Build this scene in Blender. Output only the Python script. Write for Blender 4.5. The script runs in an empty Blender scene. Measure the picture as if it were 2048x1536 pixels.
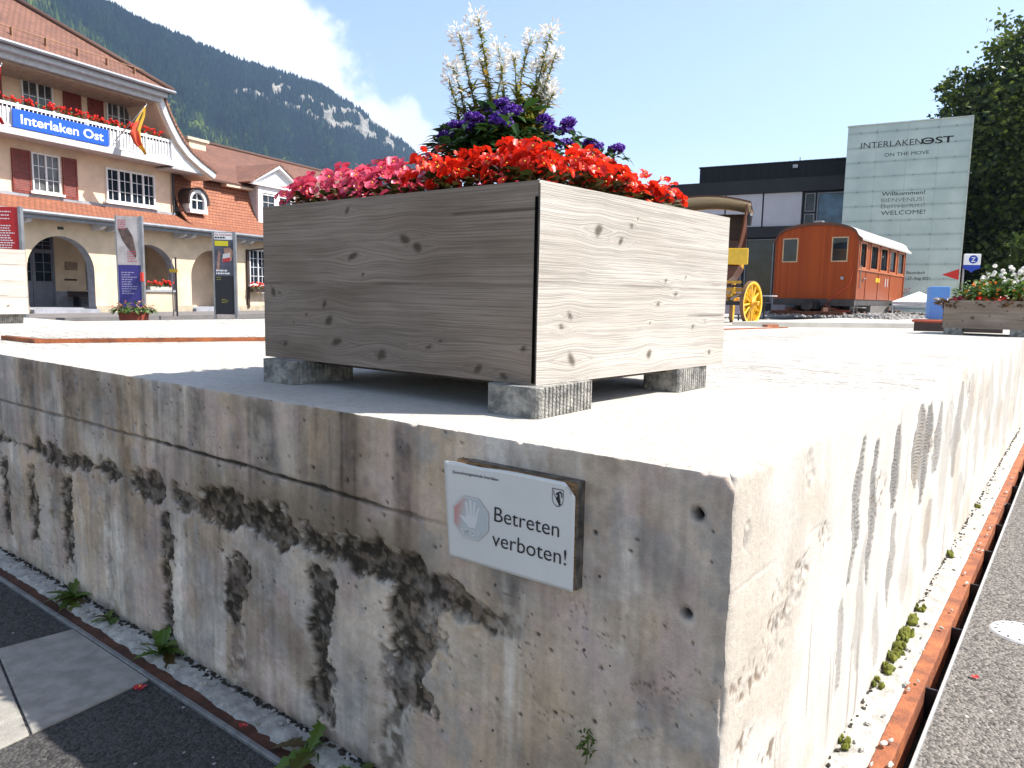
import bpy, math, random
import numpy as np
from mathutils import Vector, Matrix
R = math.radians
random.seed(7)
rng = np.random.default_rng(7)
SC = bpy.context.scene
COL = SC.collection

# ------------------------------------------------------------------ camera, sky, sun, exposure
CAM_F, CAM_PITCH, CAM_ROLL, CAM_H = 1485.0, 6.76, 1.10, 1.115
cam_d = bpy.data.cameras.new('camera')
cam_d.sensor_width = 36.0
cam_d.lens = CAM_F / 2048 * 36
cam_d.clip_start = 0.05
cam_d.clip_end = 30000
cam = bpy.data.objects.new('camera', cam_d)
COL.objects.link(cam)
_p, _r = R(CAM_PITCH), R(CAM_ROLL)
_F = Vector((0, math.cos(_p), -math.sin(_p)))
_r0 = Vector((1, 0, 0)); _u0 = _r0.cross(_F)
_Rt = _r0 * math.cos(_r) + _u0 * math.sin(_r)
_Up = -_r0 * math.sin(_r) + _u0 * math.cos(_r)
mw = Matrix((( _Rt.x, _Up.x, -_F.x, 0), (_Rt.y, _Up.y, -_F.y, 0), (_Rt.z, _Up.z, -_F.z, CAM_H), (0, 0, 0, 1)))
cam.matrix_world = mw
SC.camera = cam
SUN_EL, SUN_AZ = 51.0, 90.0          # azimuth clockwise from +Y
SKY_STRENGTH, SUN_STRENGTH, EXPOSURE = 0.108, 4.4, 1.42
SC.view_settings.view_transform = 'Standard'
SC.view_settings.look = 'None'
SC.view_settings.gamma = 1.0
SC.view_settings.use_curve_mapping = False
SC.view_settings.exposure = EXPOSURE
SC.cycles.use_denoising = True
SC.cycles.max_bounces = 8
SC.cycles.transparent_max_bounces = 12
SC.cycles.sample_clamp_indirect = 6.0

def N(nt, t, **kw):
    n = nt.nodes.new(t)
    for k, v in kw.items():
        if k.startswith('i_'):
            n.inputs[k[2:].replace('_', ' ')].default_value = v
        elif k.startswith('n_'):
            n.inputs[int(k[2:])].default_value = v
        else:
            setattr(n, k, v)
    return n
def L(nt, a, b): nt.links.new(a, b)
def math_(nt, op, a, b=None, c=None, clamp=False):
    n = nt.nodes.new('ShaderNodeMath'); n.operation = op; n.use_clamp = clamp
    for i, x in enumerate((a, b, c)):
        if x is None: continue
        if isinstance(x, (int, float)): n.inputs[i].default_value = x
        else: nt.links.new(x, n.inputs[i])
    return n.outputs[0]
def mixc(nt, fac, a, b, mode='MIX'):
    n = nt.nodes.new('ShaderNodeMix'); n.data_type = 'RGBA'; n.blend_type = mode
    for i, x in ((0, fac), (6, a), (7, b)):
        if isinstance(x, (int, float)): n.inputs[i].default_value = x
        elif isinstance(x, tuple): n.inputs[i].default_value = x if len(x) == 4 else (*x, 1)
        else: nt.links.new(x, n.inputs[i])
    return n.outputs[2]
def ramp(nt, fac, stops):
    n = nt.nodes.new('ShaderNodeValToRGB')
    el = n.color_ramp.elements
    while len(el) < len(stops): el.new(0.5)
    for e, (p, c) in zip(el, stops):
        e.position = p
        e.color = (c, c, c, 1) if isinstance(c, (int, float)) else (*c, 1)
    nt.links.new(fac, n.inputs[0])
    return n.outputs[0]
def smooth(nt, x, a, b):
    n = nt.nodes.new('ShaderNodeMapRange'); n.interpolation_type = 'SMOOTHSTEP'
    nt.links.new(x, n.inputs[0]); n.inputs[1].default_value = a; n.inputs[2].default_value = b
    return n.outputs[0]

world = bpy.data.worlds.new('World'); SC.world = world
world.use_nodes = True
wt = world.node_tree
wt.nodes.clear()
sky = N(wt, 'ShaderNodeTexSky', sky_type='NISHITA', sun_disc=False)
sky.sun_elevation = R(SUN_EL); sky.sun_rotation = R(SUN_AZ)
sky.air_density = 1.0; sky.dust_density = 1.2; sky.ozone_density = 1.0; sky.altitude = 550
tc = N(wt, 'ShaderNodeTexCoord')
# a bank of cloud behind the ridge: directions on one side of a great circle, frayed by noise
_A = Vector((-0.225, 0.92, 0.337)).normalized(); _B = Vector((-0.118, 0.973, 0.195)).normalized()
_n = _B.cross(_A).normalized()
if _n.dot(Vector((-0.5, 0.86, 0.2))) < 0: _n = -_n
dp = N(wt, 'ShaderNodeVectorMath', operation='DOT_PRODUCT'); L(wt, tc.outputs['Generated'], dp.inputs[0]); dp.inputs[1].default_value = _n
nz = N(wt, 'ShaderNodeTexNoise', i_Scale=9.0, i_Detail=7.0, i_Roughness=0.55); L(wt, tc.outputs['Generated'], nz.inputs['Vector'])
nz2 = N(wt, 'ShaderNodeTexNoise', i_Scale=3.0, i_Detail=3.0, i_Roughness=0.5); L(wt, tc.outputs['Generated'], nz2.inputs['Vector'])
s_ = math_(wt, 'ADD', dp.outputs['Value'], math_(wt, 'MULTIPLY', math_(wt, 'SUBTRACT', nz.outputs[0], 0.5), 0.20))
cl = smooth(wt, s_, -0.003, 0.022)
sepd = N(wt, 'ShaderNodeSeparateXYZ'); L(wt, tc.outputs['Generated'], sepd.inputs[0])
cl = math_(wt, 'MULTIPLY', cl, smooth(wt, sepd.outputs[2], 0.62, 0.36))
cl = math_(wt, 'MULTIPLY', cl, smooth(wt, sepd.outputs[1], 0.0, 0.4))
ccol = ramp(wt, nz2.outputs[0], [(0.3, (4.6, 4.7, 4.9)), (0.7, (5.8, 5.8, 5.8))])
skyw = mixc(wt, 1.0, sky.outputs[0], (1.13, 0.985, 0.86), 'MULTIPLY')     # warm balance of the camera
skyc = mixc(wt, cl, skyw, ccol)
bg = N(wt, 'ShaderNodeBackground', i_Strength=SKY_STRENGTH); L(wt, skyc, bg.inputs['Color'])
wo = N(wt, 'ShaderNodeOutputWorld'); L(wt, bg.outputs[0], wo.inputs['Surface'])
sun_d = bpy.data.lights.new('sun', 'SUN'); sun_d.energy = SUN_STRENGTH; sun_d.angle = R(0.53); sun_d.color = (1.0, 0.95, 0.87)
sun = bpy.data.objects.new('sun', sun_d); COL.objects.link(sun)
sun.rotation_euler = (0, R(90 - SUN_EL), 0); sun.location = (60, 0, 60)

# ------------------------------------------------------------------ helpers
def ray(px, py):                      # direction of a pixel of the 2048 x 1536 photograph
    d = _F * CAM_F + _Rt * (px - 1024) - _Up * (py - 768)
    return d
def at(px, py, dist):                 # point at that horizontal distance
    d = ray(px, py); k = dist / math.hypot(d.x, d.y)
    return Vector((0, 0, CAM_H)) + d * k
def at_z(px, py, z):
    d = ray(px, py); return Vector((0, 0, CAM_H)) + d * ((z - CAM_H) / d.z)

class MB:
    def __init__(s): s.v = []; s.f = []; s.m = []; s.uv = {}
    def add(s, vs, fs, m=0):
        o = len(s.v); s.v += [tuple(v) for v in vs]
        s.f += [tuple(i + o for i in f) for f in fs]; s.m += [m] * len(fs)
        return s
    def box(s, x0, x1, y0, y1, z0, z1, m=0):
        return s.add([(x0, y0, z0), (x1, y0, z0), (x1, y1, z0), (x0, y1, z0), (x0, y0, z1), (x1, y0, z1), (x1, y1, z1), (x0, y1, z1)],
                     [(0, 3, 2, 1), (4, 5, 6, 7), (0, 1, 5, 4), (1, 2, 6, 5), (2, 3, 7, 6), (3, 0, 4, 7)], m)
    def rbox(s, c, size, mat, m=0):
        x, y, z = (q / 2 for q in size)
        vs = [Vector(c) + mat @ Vector(p) for p in ((-x, -y, -z), (x, -y, -z), (x, y, -z), (-x, y, -z), (-x, -y, z), (x, -y, z), (x, y, z), (-x, y, z))]
        return s.add(vs, [(0, 3, 2, 1), (4, 5, 6, 7), (0, 1, 5, 4), (1, 2, 6, 5), (2, 3, 7, 6), (3, 0, 4, 7)], m)
    def bar(s, a, b, w, h, m=0):
        a = Vector(a); b = Vector(b); d = (b - a); l = d.length; d.normalize()
        up = Vector((0, 0, 1)) if abs(d.z) < 0.95 else Vector((1, 0, 0))
        x = d.cross(up).normalized(); z = x.cross(d)
        M = Matrix((x, d, z)).transposed()
        return s.rbox((a + b) / 2, (w, l, h), M, m)
    def prism(s, poly, axis, a, b, m=0):
        n = len(poly)
        def P(p, t): return {'x': (t, p[0], p[1]), 'y': (p[0], t, p[1]), 'z': (p[0], p[1], t)}[axis]
        vs = [P(p, a) for p in poly] + [P(p, b) for p in poly]
        fs = [tuple(range(n)), tuple(range(2 * n - 1, n - 1, -1))] + [(i, i + n, (i + 1) % n + n, (i + 1) % n) for i in range(n)]
        return s.add(vs, fs, m)
    def tube(s, pts, r, n=8, m=0):
        pts = [Vector(p) for p in pts]; k = len(pts)
        rs = r if isinstance(r, (list, tuple)) else [r] * k
        vs = []
        ref = None
        for i, p in enumerate(pts):
            d = (pts[min(i + 1, k - 1)] - pts[max(i - 1, 0)]).normalized()
            if ref is None: ref = Vector((0, 0, 1)) if abs(d.z) < 0.9 else Vector((1, 0, 0))
            x = d.cross(ref).normalized(); y = d.cross(x).normalized(); ref = -y if False else ref
            for j in range(n):
                t = 2 * math.pi * j / n
                vs.append(p + (x * math.cos(t) + y * math.sin(t)) * rs[i])
        fs = [(i * n + j, i * n + (j + 1) % n, (i + 1) * n + (j + 1) % n, (i + 1) * n + j) for i in range(k - 1) for j in range(n)]
        fs += [tuple(range(n - 1, -1, -1)), tuple((k - 1) * n + j for j in range(n))]
        return s.add(vs, fs, m)
    def lathe(s, prof, c=(0, 0, 0), n=24, axis='z', m=0):
        vs = []; k = len(prof)
        for r_, h in prof:
            for j in range(n):
                t = 2 * math.pi * j / n; a, b = r_ * math.cos(t), r_ * math.sin(t)
                q = {'z': (a, b, h), 'x': (h, a, b), 'y': (a, h, b)}[axis]
                vs.append((q[0] + c[0], q[1] + c[1], q[2] + c[2]))
        fs = [(i * n + j, i * n + (j + 1) % n, (i + 1) * n + (j + 1) % n, (i + 1) * n + j) for i in range(k - 1) for j in range(n)]
        if prof[0][0] > 1e-6: fs.append(tuple(range(n - 1, -1, -1)))
        if prof[-1][0] > 1e-6: fs.append(tuple((k - 1) * n + j for j in range(n)))
        return s.add(vs, fs, m)
    def blob(s, c, r, seed=0, m=0, sub=(10, 6), amp=0.25):
        q = random.Random(seed); nx, ny = sub; vs = []
        ph = [q.uniform(0, 6.28) for _ in range(4)]
        for i in range(ny + 1):
            th = math.pi * i / ny
            for j in range(nx):
                f = 2 * math.pi * j / nx
                d = Vector((math.sin(th) * math.cos(f), math.sin(th) * math.sin(f), math.cos(th)))
                k = 1 + amp * (math.sin(3 * d.x + ph[0]) * math.sin(3 * d.y + ph[1]) + 0.6 * math.sin(5 * d.z + ph[2]) * math.sin(5 * d.x + ph[3]))
                vs.append((c[0] + d.x * r[0] * k, c[1] + d.y * r[1] * k, c[2] + d.z * r[2] * k))
        fs = [(i * nx + j, (i + 1) * nx + j, (i + 1) * nx + (j + 1) % nx, i * nx + (j + 1) % nx) for i in range(ny) for j in range(nx)]
        return s.add(vs, fs, m)
    def mesh(s, name):
        me = bpy.data.meshes.new(name)
        me.from_pydata(s.v, [], s.f)
        if any(s.m): me.polygons.foreach_set('material_index', s.m)
        return me
    def build(s, name, mat=None, parent=None, smooth_=False, bevel=0, fix=True):
        me = s.mesh(name)
        if fix:
            import bmesh
            bm = bmesh.new(); bm.from_mesh(me); bmesh.ops.recalc_face_normals(bm, faces=bm.faces[:]); bm.to_mesh(me); bm.free()
        return obj(name, me, mat, parent, smooth_, bevel)

def obj(name, me, mat=None, parent=None, smooth_=False, bevel=0):
    for m in (mat if isinstance(mat, (list, tuple)) else [mat]):
        if m is not None: me.materials.append(m)
    if smooth_: me.polygons.foreach_set('use_smooth', [True] * len(me.polygons))
    o = bpy.data.objects.new(name, me); COL.objects.link(o)
    if parent is not None: o.parent = parent
    if bevel:
        b = o.modifiers.new('bevel', 'BEVEL'); b.width = bevel; b.segments = 2; b.limit_method = 'ANGLE'; b.angle_limit = R(40)
    return o
def tag(o, label=None, cat=None, group=None, kind=None):
    if label: o['label'] = label
    if cat: o['category'] = cat
    if group: o['group'] = group
    if kind: o['kind'] = kind
    return o
def thing(name, label, cat, loc=(0, 0, 0), rotz=0, group=None):
    o = bpy.data.objects.new(name, None); COL.objects.link(o)
    o.empty_display_size = 0.2
    o.location = loc; o.rotation_euler = (0, 0, rotz)
    return tag(o, label, cat, group)
def copy_tree(o, parent=None):
    c = o.copy(); COL.objects.link(c)
    if parent is not None: c.parent = parent
    for ch in list(o.children): copy_tree(ch, c)
    return c
def np_mesh(name, V, Fc, n=4):        # fast mesh from arrays
    me = bpy.data.meshes.new(name)
    V = np.asarray(V, np.float32); Fc = np.asarray(Fc, np.int32)
    me.vertices.add(len(V)); me.vertices.foreach_set('co', V.ravel())
    me.loops.add(Fc.size); me.loops.foreach_set('vertex_index', Fc.ravel())
    me.polygons.add(len(Fc)); me.polygons.foreach_set('loop_start', np.arange(len(Fc), dtype=np.int32) * Fc.shape[1])
    me.update(calc_edges=True); me.validate()
    return me
def grid_mesh(name, P, smooth_=True):  # P[i,j,3]
    a, b = P.shape[:2]
    idx = np.arange(a * b).reshape(a, b)
    Fc = np.stack([idx[:-1, :-1], idx[1:, :-1], idx[1:, 1:], idx[:-1, 1:]], -1).reshape(-1, 4)
    me = np_mesh(name, P.reshape(-1, 3), Fc)
    if smooth_: me.polygons.foreach_set('use_smooth', np.ones(len(Fc), bool))
    return me
def col_attr(me, name, C):
    at_ = me.color_attributes.new(name, 'FLOAT_COLOR', 'POINT')
    C = np.asarray(C, np.float32)
    if C.shape[1] == 3: C = np.concatenate([C, np.ones((len(C), 1), np.float32)], 1)
    at_.data.foreach_set('color', C.ravel())
def f_attr(me, name, A):
    at_ = me.attributes.new(name, 'FLOAT', 'POINT'); at_.data.foreach_set('value', np.asarray(A, np.float32).ravel())

def vn(x, y, seed=0):                 # 2D value noise, -1..1
    xi = np.floor(x).astype(np.int64); yi = np.floor(y).astype(np.int64)
    fx = x - xi; fy = y - yi; fx = fx * fx * (3 - 2 * fx); fy = fy * fy * (3 - 2 * fy)
    def h(a, b):
        n = (a * 374761393 + b * 668265263 + seed * 974711) & 0x7fffffff
        n = ((n ^ (n >> 13)) * 1274126177) & 0x7fffffff
        n = n ^ (n >> 16)
        return (n & 0xffff) / 32767.5 - 1
    return (h(xi, yi) * (1 - fx) + h(xi + 1, yi) * fx) * (1 - fy) + (h(xi, yi + 1) * (1 - fx) + h(xi + 1, yi + 1) * fx) * fy
def fbm(x, y, o=4, seed=0, g=0.5):
    t = 0; a = 1; s = 0
    for k in range(o):
        t = t + a * vn(x * 2 ** k + 13.7 * k, y * 2 ** k + 7.3 * k, seed + k); s += a; a *= g
    return t / s
def sstep(x, a, b):
    t = np.clip((x - a) / (b - a), 0, 1); return t * t * (3 - 2 * t)

# ---- text and 2D shapes as flat meshes, x to the right, z up, facing -y
def text_obj(name, body, x, z, y, width=None, cap=None, mat=None, parent=None, bold=0.0, align='LEFT', squash=1.0, thick=0.0005):
    cu = bpy.data.curves.new(name, 'FONT'); cu.body = body; cu.size = 1.0; cu.offset = bold; cu.resolution_u = 4
    cu.extrude = 0.0
    t = bpy.data.objects.new('tmp_text', cu); COL.objects.link(t)
    dg = bpy.context.evaluated_depsgraph_get()
    me = bpy.data.meshes.new_from_object(t.evaluated_get(dg))
    bpy.data.objects.remove(t); bpy.data.curves.remove(cu)
    n = len(me.vertices); co = np.zeros(n * 3, np.float32); me.vertices.foreach_get('co', co); co = co.reshape(-1, 3)
    x0, x1 = co[:, 0].min(), co[:, 0].max()
    sx = sz = None
    if cap: sz = cap / 0.73
    if width: sx = width / (x1 - x0)
    if sx is None: sx = sz * squash
    if sz is None: sz = sx / squash
    w = (x1 - x0) * sx
    off = {'LEFT': 0, 'CENTER': -w / 2, 'RIGHT': -w}[align]
    out = np.zeros_like(co)
    out[:, 0] = (co[:, 0] - x0) * sx + off + x; out[:, 2] = co[:, 1] * sz + z; out[:, 1] = y
    me.vertices.foreach_set('co', out.ravel()); me.update()
    return obj(name, me, mat, parent)
# ------------------------------------------------------------------ materials
def base_mat(name):
    m = bpy.data.materials.new(name); m.use_nodes = True
    nt = m.node_tree; return m, nt, nt.nodes['Principled BSDF']
def mat(name, col, rough=0.6, metal=0.0, var=0.12, vs=4.0, col2=None, bump=0.0, bs=60.0, spec=0.5, stretch=(1, 1, 1), detail=5.0, coat=0.0):
    m, nt, p = base_mat(name)
    tc = N(nt, 'ShaderNodeTexCoord'); mp = N(nt, 'ShaderNodeMapping'); mp.inputs['Scale'].default_value = stretch
    L(nt, tc.outputs['Object'], mp.inputs['Vector'])
    nz = N(nt, 'ShaderNodeTexNoise', i_Scale=vs, i_Detail=detail, i_Roughness=0.6); L(nt, mp.outputs[0], nz.inputs['Vector'])
    c2 = col2 or tuple(c * (1 - 2.2 * var) for c in col)
    c1 = tuple(min(1, c * (1 + 0.6 * var)) for c in col)
    f = smooth(nt, nz.outputs[0], 0.3, 0.7)
    L(nt, mixc(nt, f, c2, c1), p.inputs['Base Color'])
    p.inputs['Roughness'].default_value = rough; p.inputs['Metallic'].default_value = metal
    p.inputs['Specular IOR Level'].default_value = spec; p.inputs['Coat Weight'].default_value = coat
    if bump:
        n2 = N(nt, 'ShaderNodeTexNoise', i_Scale=bs, i_Detail=4.0); L(nt, mp.outputs[0], n2.inputs['Vector'])
        b = N(nt, 'ShaderNodeBump', i_Strength=bump, i_Distance=0.01); L(nt, n2.outputs[0], b.inputs['Height']); L(nt, b.outputs[0], p.inputs['Normal'])
    return m
def leaf_mat(name, c1, c2, trans=0.35, rough=0.5, c3=None):
    m, nt, p = base_mat(name)
    g = N(nt, 'ShaderNodeNewGeometry')
    stops = [(0.0, c1), (1.0, c2)] if c3 is None else [(0.0, c1), (0.6, c2), (1.0, c3)]
    c = ramp(nt, g.outputs['Random Per Island'], stops)
    L(nt, c, p.inputs['Base Color']); p.inputs['Roughness'].default_value = rough
    t = N(nt, 'ShaderNodeBsdfTranslucent'); L(nt, c, t.inputs['Color'])
    mx = N(nt, 'ShaderNodeMixShader', n_0=trans); L(nt, p.outputs[0], mx.inputs[1]); L(nt, t.outputs[0], mx.inputs[2])
    L(nt, mx.outputs[0], nt.nodes['Material Output'].inputs['Surface'])
    return m
def flat(name, col, rough=0.6, spec=0.4): return mat(name, col, rough, var=0.03, vs=20, spec=spec)

def concrete_attr_mat(name, fine=0.42, pores=True):
    m, nt, p = base_mat(name)
    a = N(nt, 'ShaderNodeAttribute', attribute_name='col')
    tc = N(nt, 'ShaderNodeTexCoord')
    n1 = N(nt, 'ShaderNodeTexNoise', i_Scale=70.0, i_Detail=6.0, i_Roughness=0.7); L(nt, tc.outputs['Object'], n1.inputs['Vector'])
    n2 = N(nt, 'ShaderNodeTexNoise', i_Scale=320.0, i_Detail=3.0, i_Roughness=0.7); L(nt, tc.outputs['Object'], n2.inputs['Vector'])
    f = math_(nt, 'ADD', math_(nt, 'MULTIPLY', n1.outputs[0], fine * 1.6), math_(nt, 'MULTIPLY', n2.outputs[0], fine))
    f = math_(nt, 'ADD', f, 1.0 - fine * 1.3)
    cc = N(nt, 'ShaderNodeVectorMath', operation='SCALE'); L(nt, a.outputs['Color'], cc.inputs[0]); L(nt, f, cc.inputs['Scale'])
    c = cc.outputs[0]
    if pores:                                        # scattered air-bubble holes
        vo = N(nt, 'ShaderNodeTexVoronoi', i_Scale=34.0); L(nt, tc.outputs['Object'], vo.inputs['Vector'])
        sp = N(nt, 'ShaderNodeSeparateColor'); L(nt, vo.outputs['Color'], sp.inputs[0])
        rad = math_(nt, 'MULTIPLY', math_(nt, 'SUBTRACT', sp.outputs[0], 0.62), 0.32)
        pit = math_(nt, 'LESS_THAN', vo.outputs['Distance'], rad)
        c = mixc(nt, math_(nt, 'MULTIPLY', pit, 0.85), c, (0.03, 0.027, 0.024))
    L(nt, c, p.inputs['Base Color']); p.inputs['Roughness'].default_value = 0.9; p.inputs['Specular IOR Level'].default_value = 0.2
    b = N(nt, 'ShaderNodeBump', i_Strength=0.5, i_Distance=0.004)
    h = math_(nt, 'ADD', n1.outputs[0], math_(nt, 'MULTIPLY', n2.outputs[0], 0.5)); L(nt, h, b.inputs['Height'])
    L(nt, b.outputs[0], p.inputs['Normal'])
    return m
def wood_attr_mat(name, dark, light):
    # grain runs along attribute 'gx', bends with 'gy'; 'knot' is 1 in a knot
    m, nt, p = base_mat(name)
    gx = N(nt, 'ShaderNodeAttribute', attribute_name='gx'); gy = N(nt, 'ShaderNodeAttribute', attribute_name='gy'); kn = N(nt, 'ShaderNodeAttribute', attribute_name='knot')
    cx = N(nt, 'ShaderNodeCombineXYZ'); L(nt, math_(nt, 'MULTIPLY', gx.outputs['Fac'], 0.8), cx.inputs[0]); L(nt, math_(nt, 'MULTIPLY', gy.outputs['Fac'], 130.0), cx.inputs[1])
    n1 = N(nt, 'ShaderNodeTexNoise', i_Scale=1.0, i_Detail=3.0, i_Roughness=0.6); L(nt, cx.outputs[0], n1.inputs['Vector'])
    c2 = N(nt, 'ShaderNodeCombineXYZ'); L(nt, math_(nt, 'MULTIPLY', gx.outputs['Fac'], 14.0), c2.inputs[0]); L(nt, math_(nt, 'MULTIPLY', gy.outputs['Fac'], 420.0), c2.inputs[1])
    n2 = N(nt, 'ShaderNodeTexNoise', i_Scale=1.0, i_Detail=2.0); L(nt, c2.outputs[0], n2.inputs['Vector'])
    c3 = N(nt, 'ShaderNodeCombineXYZ'); L(nt, math_(nt, 'MULTIPLY', gx.outputs['Fac'], 3.0), c3.inputs[0]); L(nt, math_(nt, 'MULTIPLY', gy.outputs['Fac'], 7.0), c3.inputs[1])
    n3 = N(nt, 'ShaderNodeTexNoise', i_Scale=1.0, i_Detail=4.0); L(nt, c3.outputs[0], n3.inputs['Vector'])
    # thin late-wood lines
    line = smooth(nt, math_(nt, 'ABSOLUTE', math_(nt, 'SUBTRACT', n1.outputs[0], 0.5)), 0.055, 0.0)
    line2 = smooth(nt, math_(nt, 'ABSOLUTE', math_(nt, 'SUBTRACT', n1.outputs[0], 0.6)), 0.03, 0.0)
    c = mixc(nt, smooth(nt, n3.outputs[0], 0.3, 0.7), dark, light)
    c = mixc(nt, math_(nt, 'MULTIPLY', n2.outputs[0], 0.30), c, tuple(x * 0.55 for x in dark))
    c = mixc(nt, math_(nt, 'MULTIPLY', math_(nt, 'MAXIMUM', line, line2), 0.50), c, tuple(x * 0.38 for x in dark))
    lam = N(nt, 'ShaderNodeAttribute', attribute_name='lam'); sc_ = N(nt, 'ShaderNodeVectorMath', operation='SCALE'); L(nt, c, sc_.inputs[0]); L(nt, lam.outputs['Fac'], sc_.inputs['Scale']); c = sc_.outputs[0]
    c = mixc(nt, math_(nt, 'MULTIPLY', kn.outputs['Fac'], 0.8), c, (0.05, 0.035, 0.024))
    L(nt, c, p.inputs['Base Color']); p.inputs['Roughness'].default_value = 0.85; p.inputs['Specular IOR Level'].default_value = 0.25
    b = N(nt, 'ShaderNodeBump', i_Strength=0.35, i_Distance=0.002)
    L(nt, math_(nt, 'SUBTRACT', n2.outputs[0], math_(nt, 'MULTIPLY', line, 0.8)), b.inputs['Height']); L(nt, b.outputs[0], p.inputs['Normal'])
    return m
def asphalt_mat(name, col):
    m, nt, p = base_mat(name)
    tc = N(nt, 'ShaderNodeTexCoord')
    vo = N(nt, 'ShaderNodeTexVoronoi', i_Scale=130.0); L(nt, tc.outputs['Object'], vo.inputs['Vector'])
    sp = N(nt, 'ShaderNodeSeparateColor'); L(nt, vo.outputs['Color'], sp.inputs[0])
    n1 = N(nt, 'ShaderNodeTexNoise', i_Scale=2.0, i_Detail=6.0, i_Roughness=0.65); L(nt, tc.outputs['Object'], n1.inputs['Vector'])
    vo2 = N(nt, 'ShaderNodeTexVoronoi', i_Scale=42.0); L(nt, tc.outputs['Object'], vo2.inputs['Vector'])
    sp2 = N(nt, 'ShaderNodeSeparateColor'); L(nt, vo2.outputs['Color'], sp2.inputs[0])
    c = mixc(nt, sp.outputs[0], tuple(x * 0.35 for x in col), tuple(x * 1.7 for x in col))
    c = mixc(nt, smooth(nt, n1.outputs[0], 0.3, 0.75), c, mixc(nt, 0.5, c, tuple(x * 1.5 for x in col)))
    # the lane beside the bright wall is surfaced with a paler, stonier mix
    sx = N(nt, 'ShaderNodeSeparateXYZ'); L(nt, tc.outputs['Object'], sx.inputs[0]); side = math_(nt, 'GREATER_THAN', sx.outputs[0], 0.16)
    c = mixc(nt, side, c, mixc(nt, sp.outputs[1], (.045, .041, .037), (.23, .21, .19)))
    ch = math_(nt, 'MULTIPLY', math_(nt, 'GREATER_THAN', sp2.outputs[0], 0.95), math_(nt, 'LESS_THAN', vo2.outputs['Distance'], 0.20))
    c = mixc(nt, math_(nt, 'MULTIPLY', ch, 0.8), c, (0.42, 0.40, 0.38))
    L(nt, c, p.inputs['Base Color']); p.inputs['Roughness'].default_value = 0.85; p.inputs['Specular IOR Level'].default_value = 0.3
    b = N(nt, 'ShaderNodeBump', i_Strength=0.9, i_Distance=0.006, invert=True); L(nt, vo.outputs['Distance'], b.inputs['Height']); L(nt, b.outputs[0], p.inputs['Normal'])
    return m
def tile_mat(name, c1, c2, gap, w=0.20, h=0.17):
    m, nt, p = base_mat(name)
    uv = N(nt, 'ShaderNodeUVMap'); 
    br = N(nt, 'ShaderNodeTexBrick', i_Scale=1.0, i_Mortar_Size=0.012, i_Mortar_Smooth=0.3, i_Brick_Width=w, i_Row_Height=h, i_Bias=0.0)
    L(nt, uv.outputs[0], br.inputs['Vector'])
    br.inputs['Color1'].default_value = (*c1, 1); br.inputs['Color2'].default_value = (*c2, 1); br.inputs['Mortar'].default_value = (*gap, 1)
    nz = N(nt, 'ShaderNodeTexNoise', i_Scale=0.9, i_Detail=6.0, i_Roughness=0.65); L(nt, uv.outputs[0], nz.inputs['Vector'])
    c = mixc(nt, math_(nt, 'MULTIPLY', smooth(nt, nz.outputs[0], 0.35, 0.7), 0.55), br.outputs['Color'], tuple(x * 0.6 for x in c2))
    L(nt, c, p.inputs['Base Color']); p.inputs['Roughness'].default_value = 0.8
    sp = N(nt, 'ShaderNodeSeparateXYZ'); L(nt, uv.outputs[0], sp.inputs[0])
    fr = math_(nt, 'FRACT', math_(nt, 'DIVIDE', sp.outputs[1], h))
    hgt = math_(nt, 'SUBTRACT', math_(nt, 'SUBTRACT', 1.0, fr), math_(nt, 'MULTIPLY', br.outputs['Fac'], 0.8))
    b = N(nt, 'ShaderNodeBump', i_Strength=1.0, i_Distance=0.05); L(nt, hgt, b.inputs['Height']); L(nt, b.outputs[0], p.inputs['Normal'])
    return m
def board_mat(name, c1, c2, axis='X', width=0.1, rough=0.5, gap=0.35):
    m, nt, p = base_mat(name)
    tc = N(nt, 'ShaderNodeTexCoord'); sp = N(nt, 'ShaderNodeSeparateXYZ'); L(nt, tc.outputs['Object'], sp.inputs[0])
    a = math_(nt, 'DIVIDE', sp.outputs['XYZ'.index(axis)], width)
    fr = math_(nt, 'FRACT', a); idx = math_(nt, 'FLOOR', a)
    wn = N(nt, 'ShaderNodeTexWhiteNoise', noise_dimensions='1D'); L(nt, idx, wn.inputs['W'])
    mp = N(nt, 'ShaderNodeMapping'); sc = [26, 26, 26]; sc[2] = 1.6; mp.inputs['Scale'].default_value = sc; L(nt, tc.outputs['Object'], mp.inputs[0])
    nz = N(nt, 'ShaderNodeTexNoise', i_Scale=1.0, i_Detail=4.0); L(nt, mp.outputs[0], nz.inputs['Vector'])
    c = mixc(nt, math_(nt, 'MULTIPLY', math_(nt, 'ADD', wn.outputs['Value'], nz.outputs[0]), 0.5), c1, c2)
    e = math_(nt, 'LESS_THAN', math_(nt, 'ABSOLUTE', math_(nt, 'SUBTRACT', fr, 0.5)), 0.47)
    c = mixc(nt, math_(nt, 'MULTIPLY', math_(nt, 'SUBTRACT', 1.0, e), 1 - gap), c, tuple(x * 0.3 for x in c1))
    L(nt, c, p.inputs['Base Color']); p.inputs['Roughness'].default_value = rough; p.inputs['Specular IOR Level'].default_value = 0.25
    b = N(nt, 'ShaderNodeBump', i_Strength=0.6, i_Distance=0.01); L(nt, e, b.inputs['Height']); L(nt, b.outputs[0], p.inputs['Normal'])
    return m
def glass_mat(name, col=(0.012, 0.016, 0.022), rough=0.04):
    return mat(name, col, rough, var=0.3, vs=1.5, spec=0.35)
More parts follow.
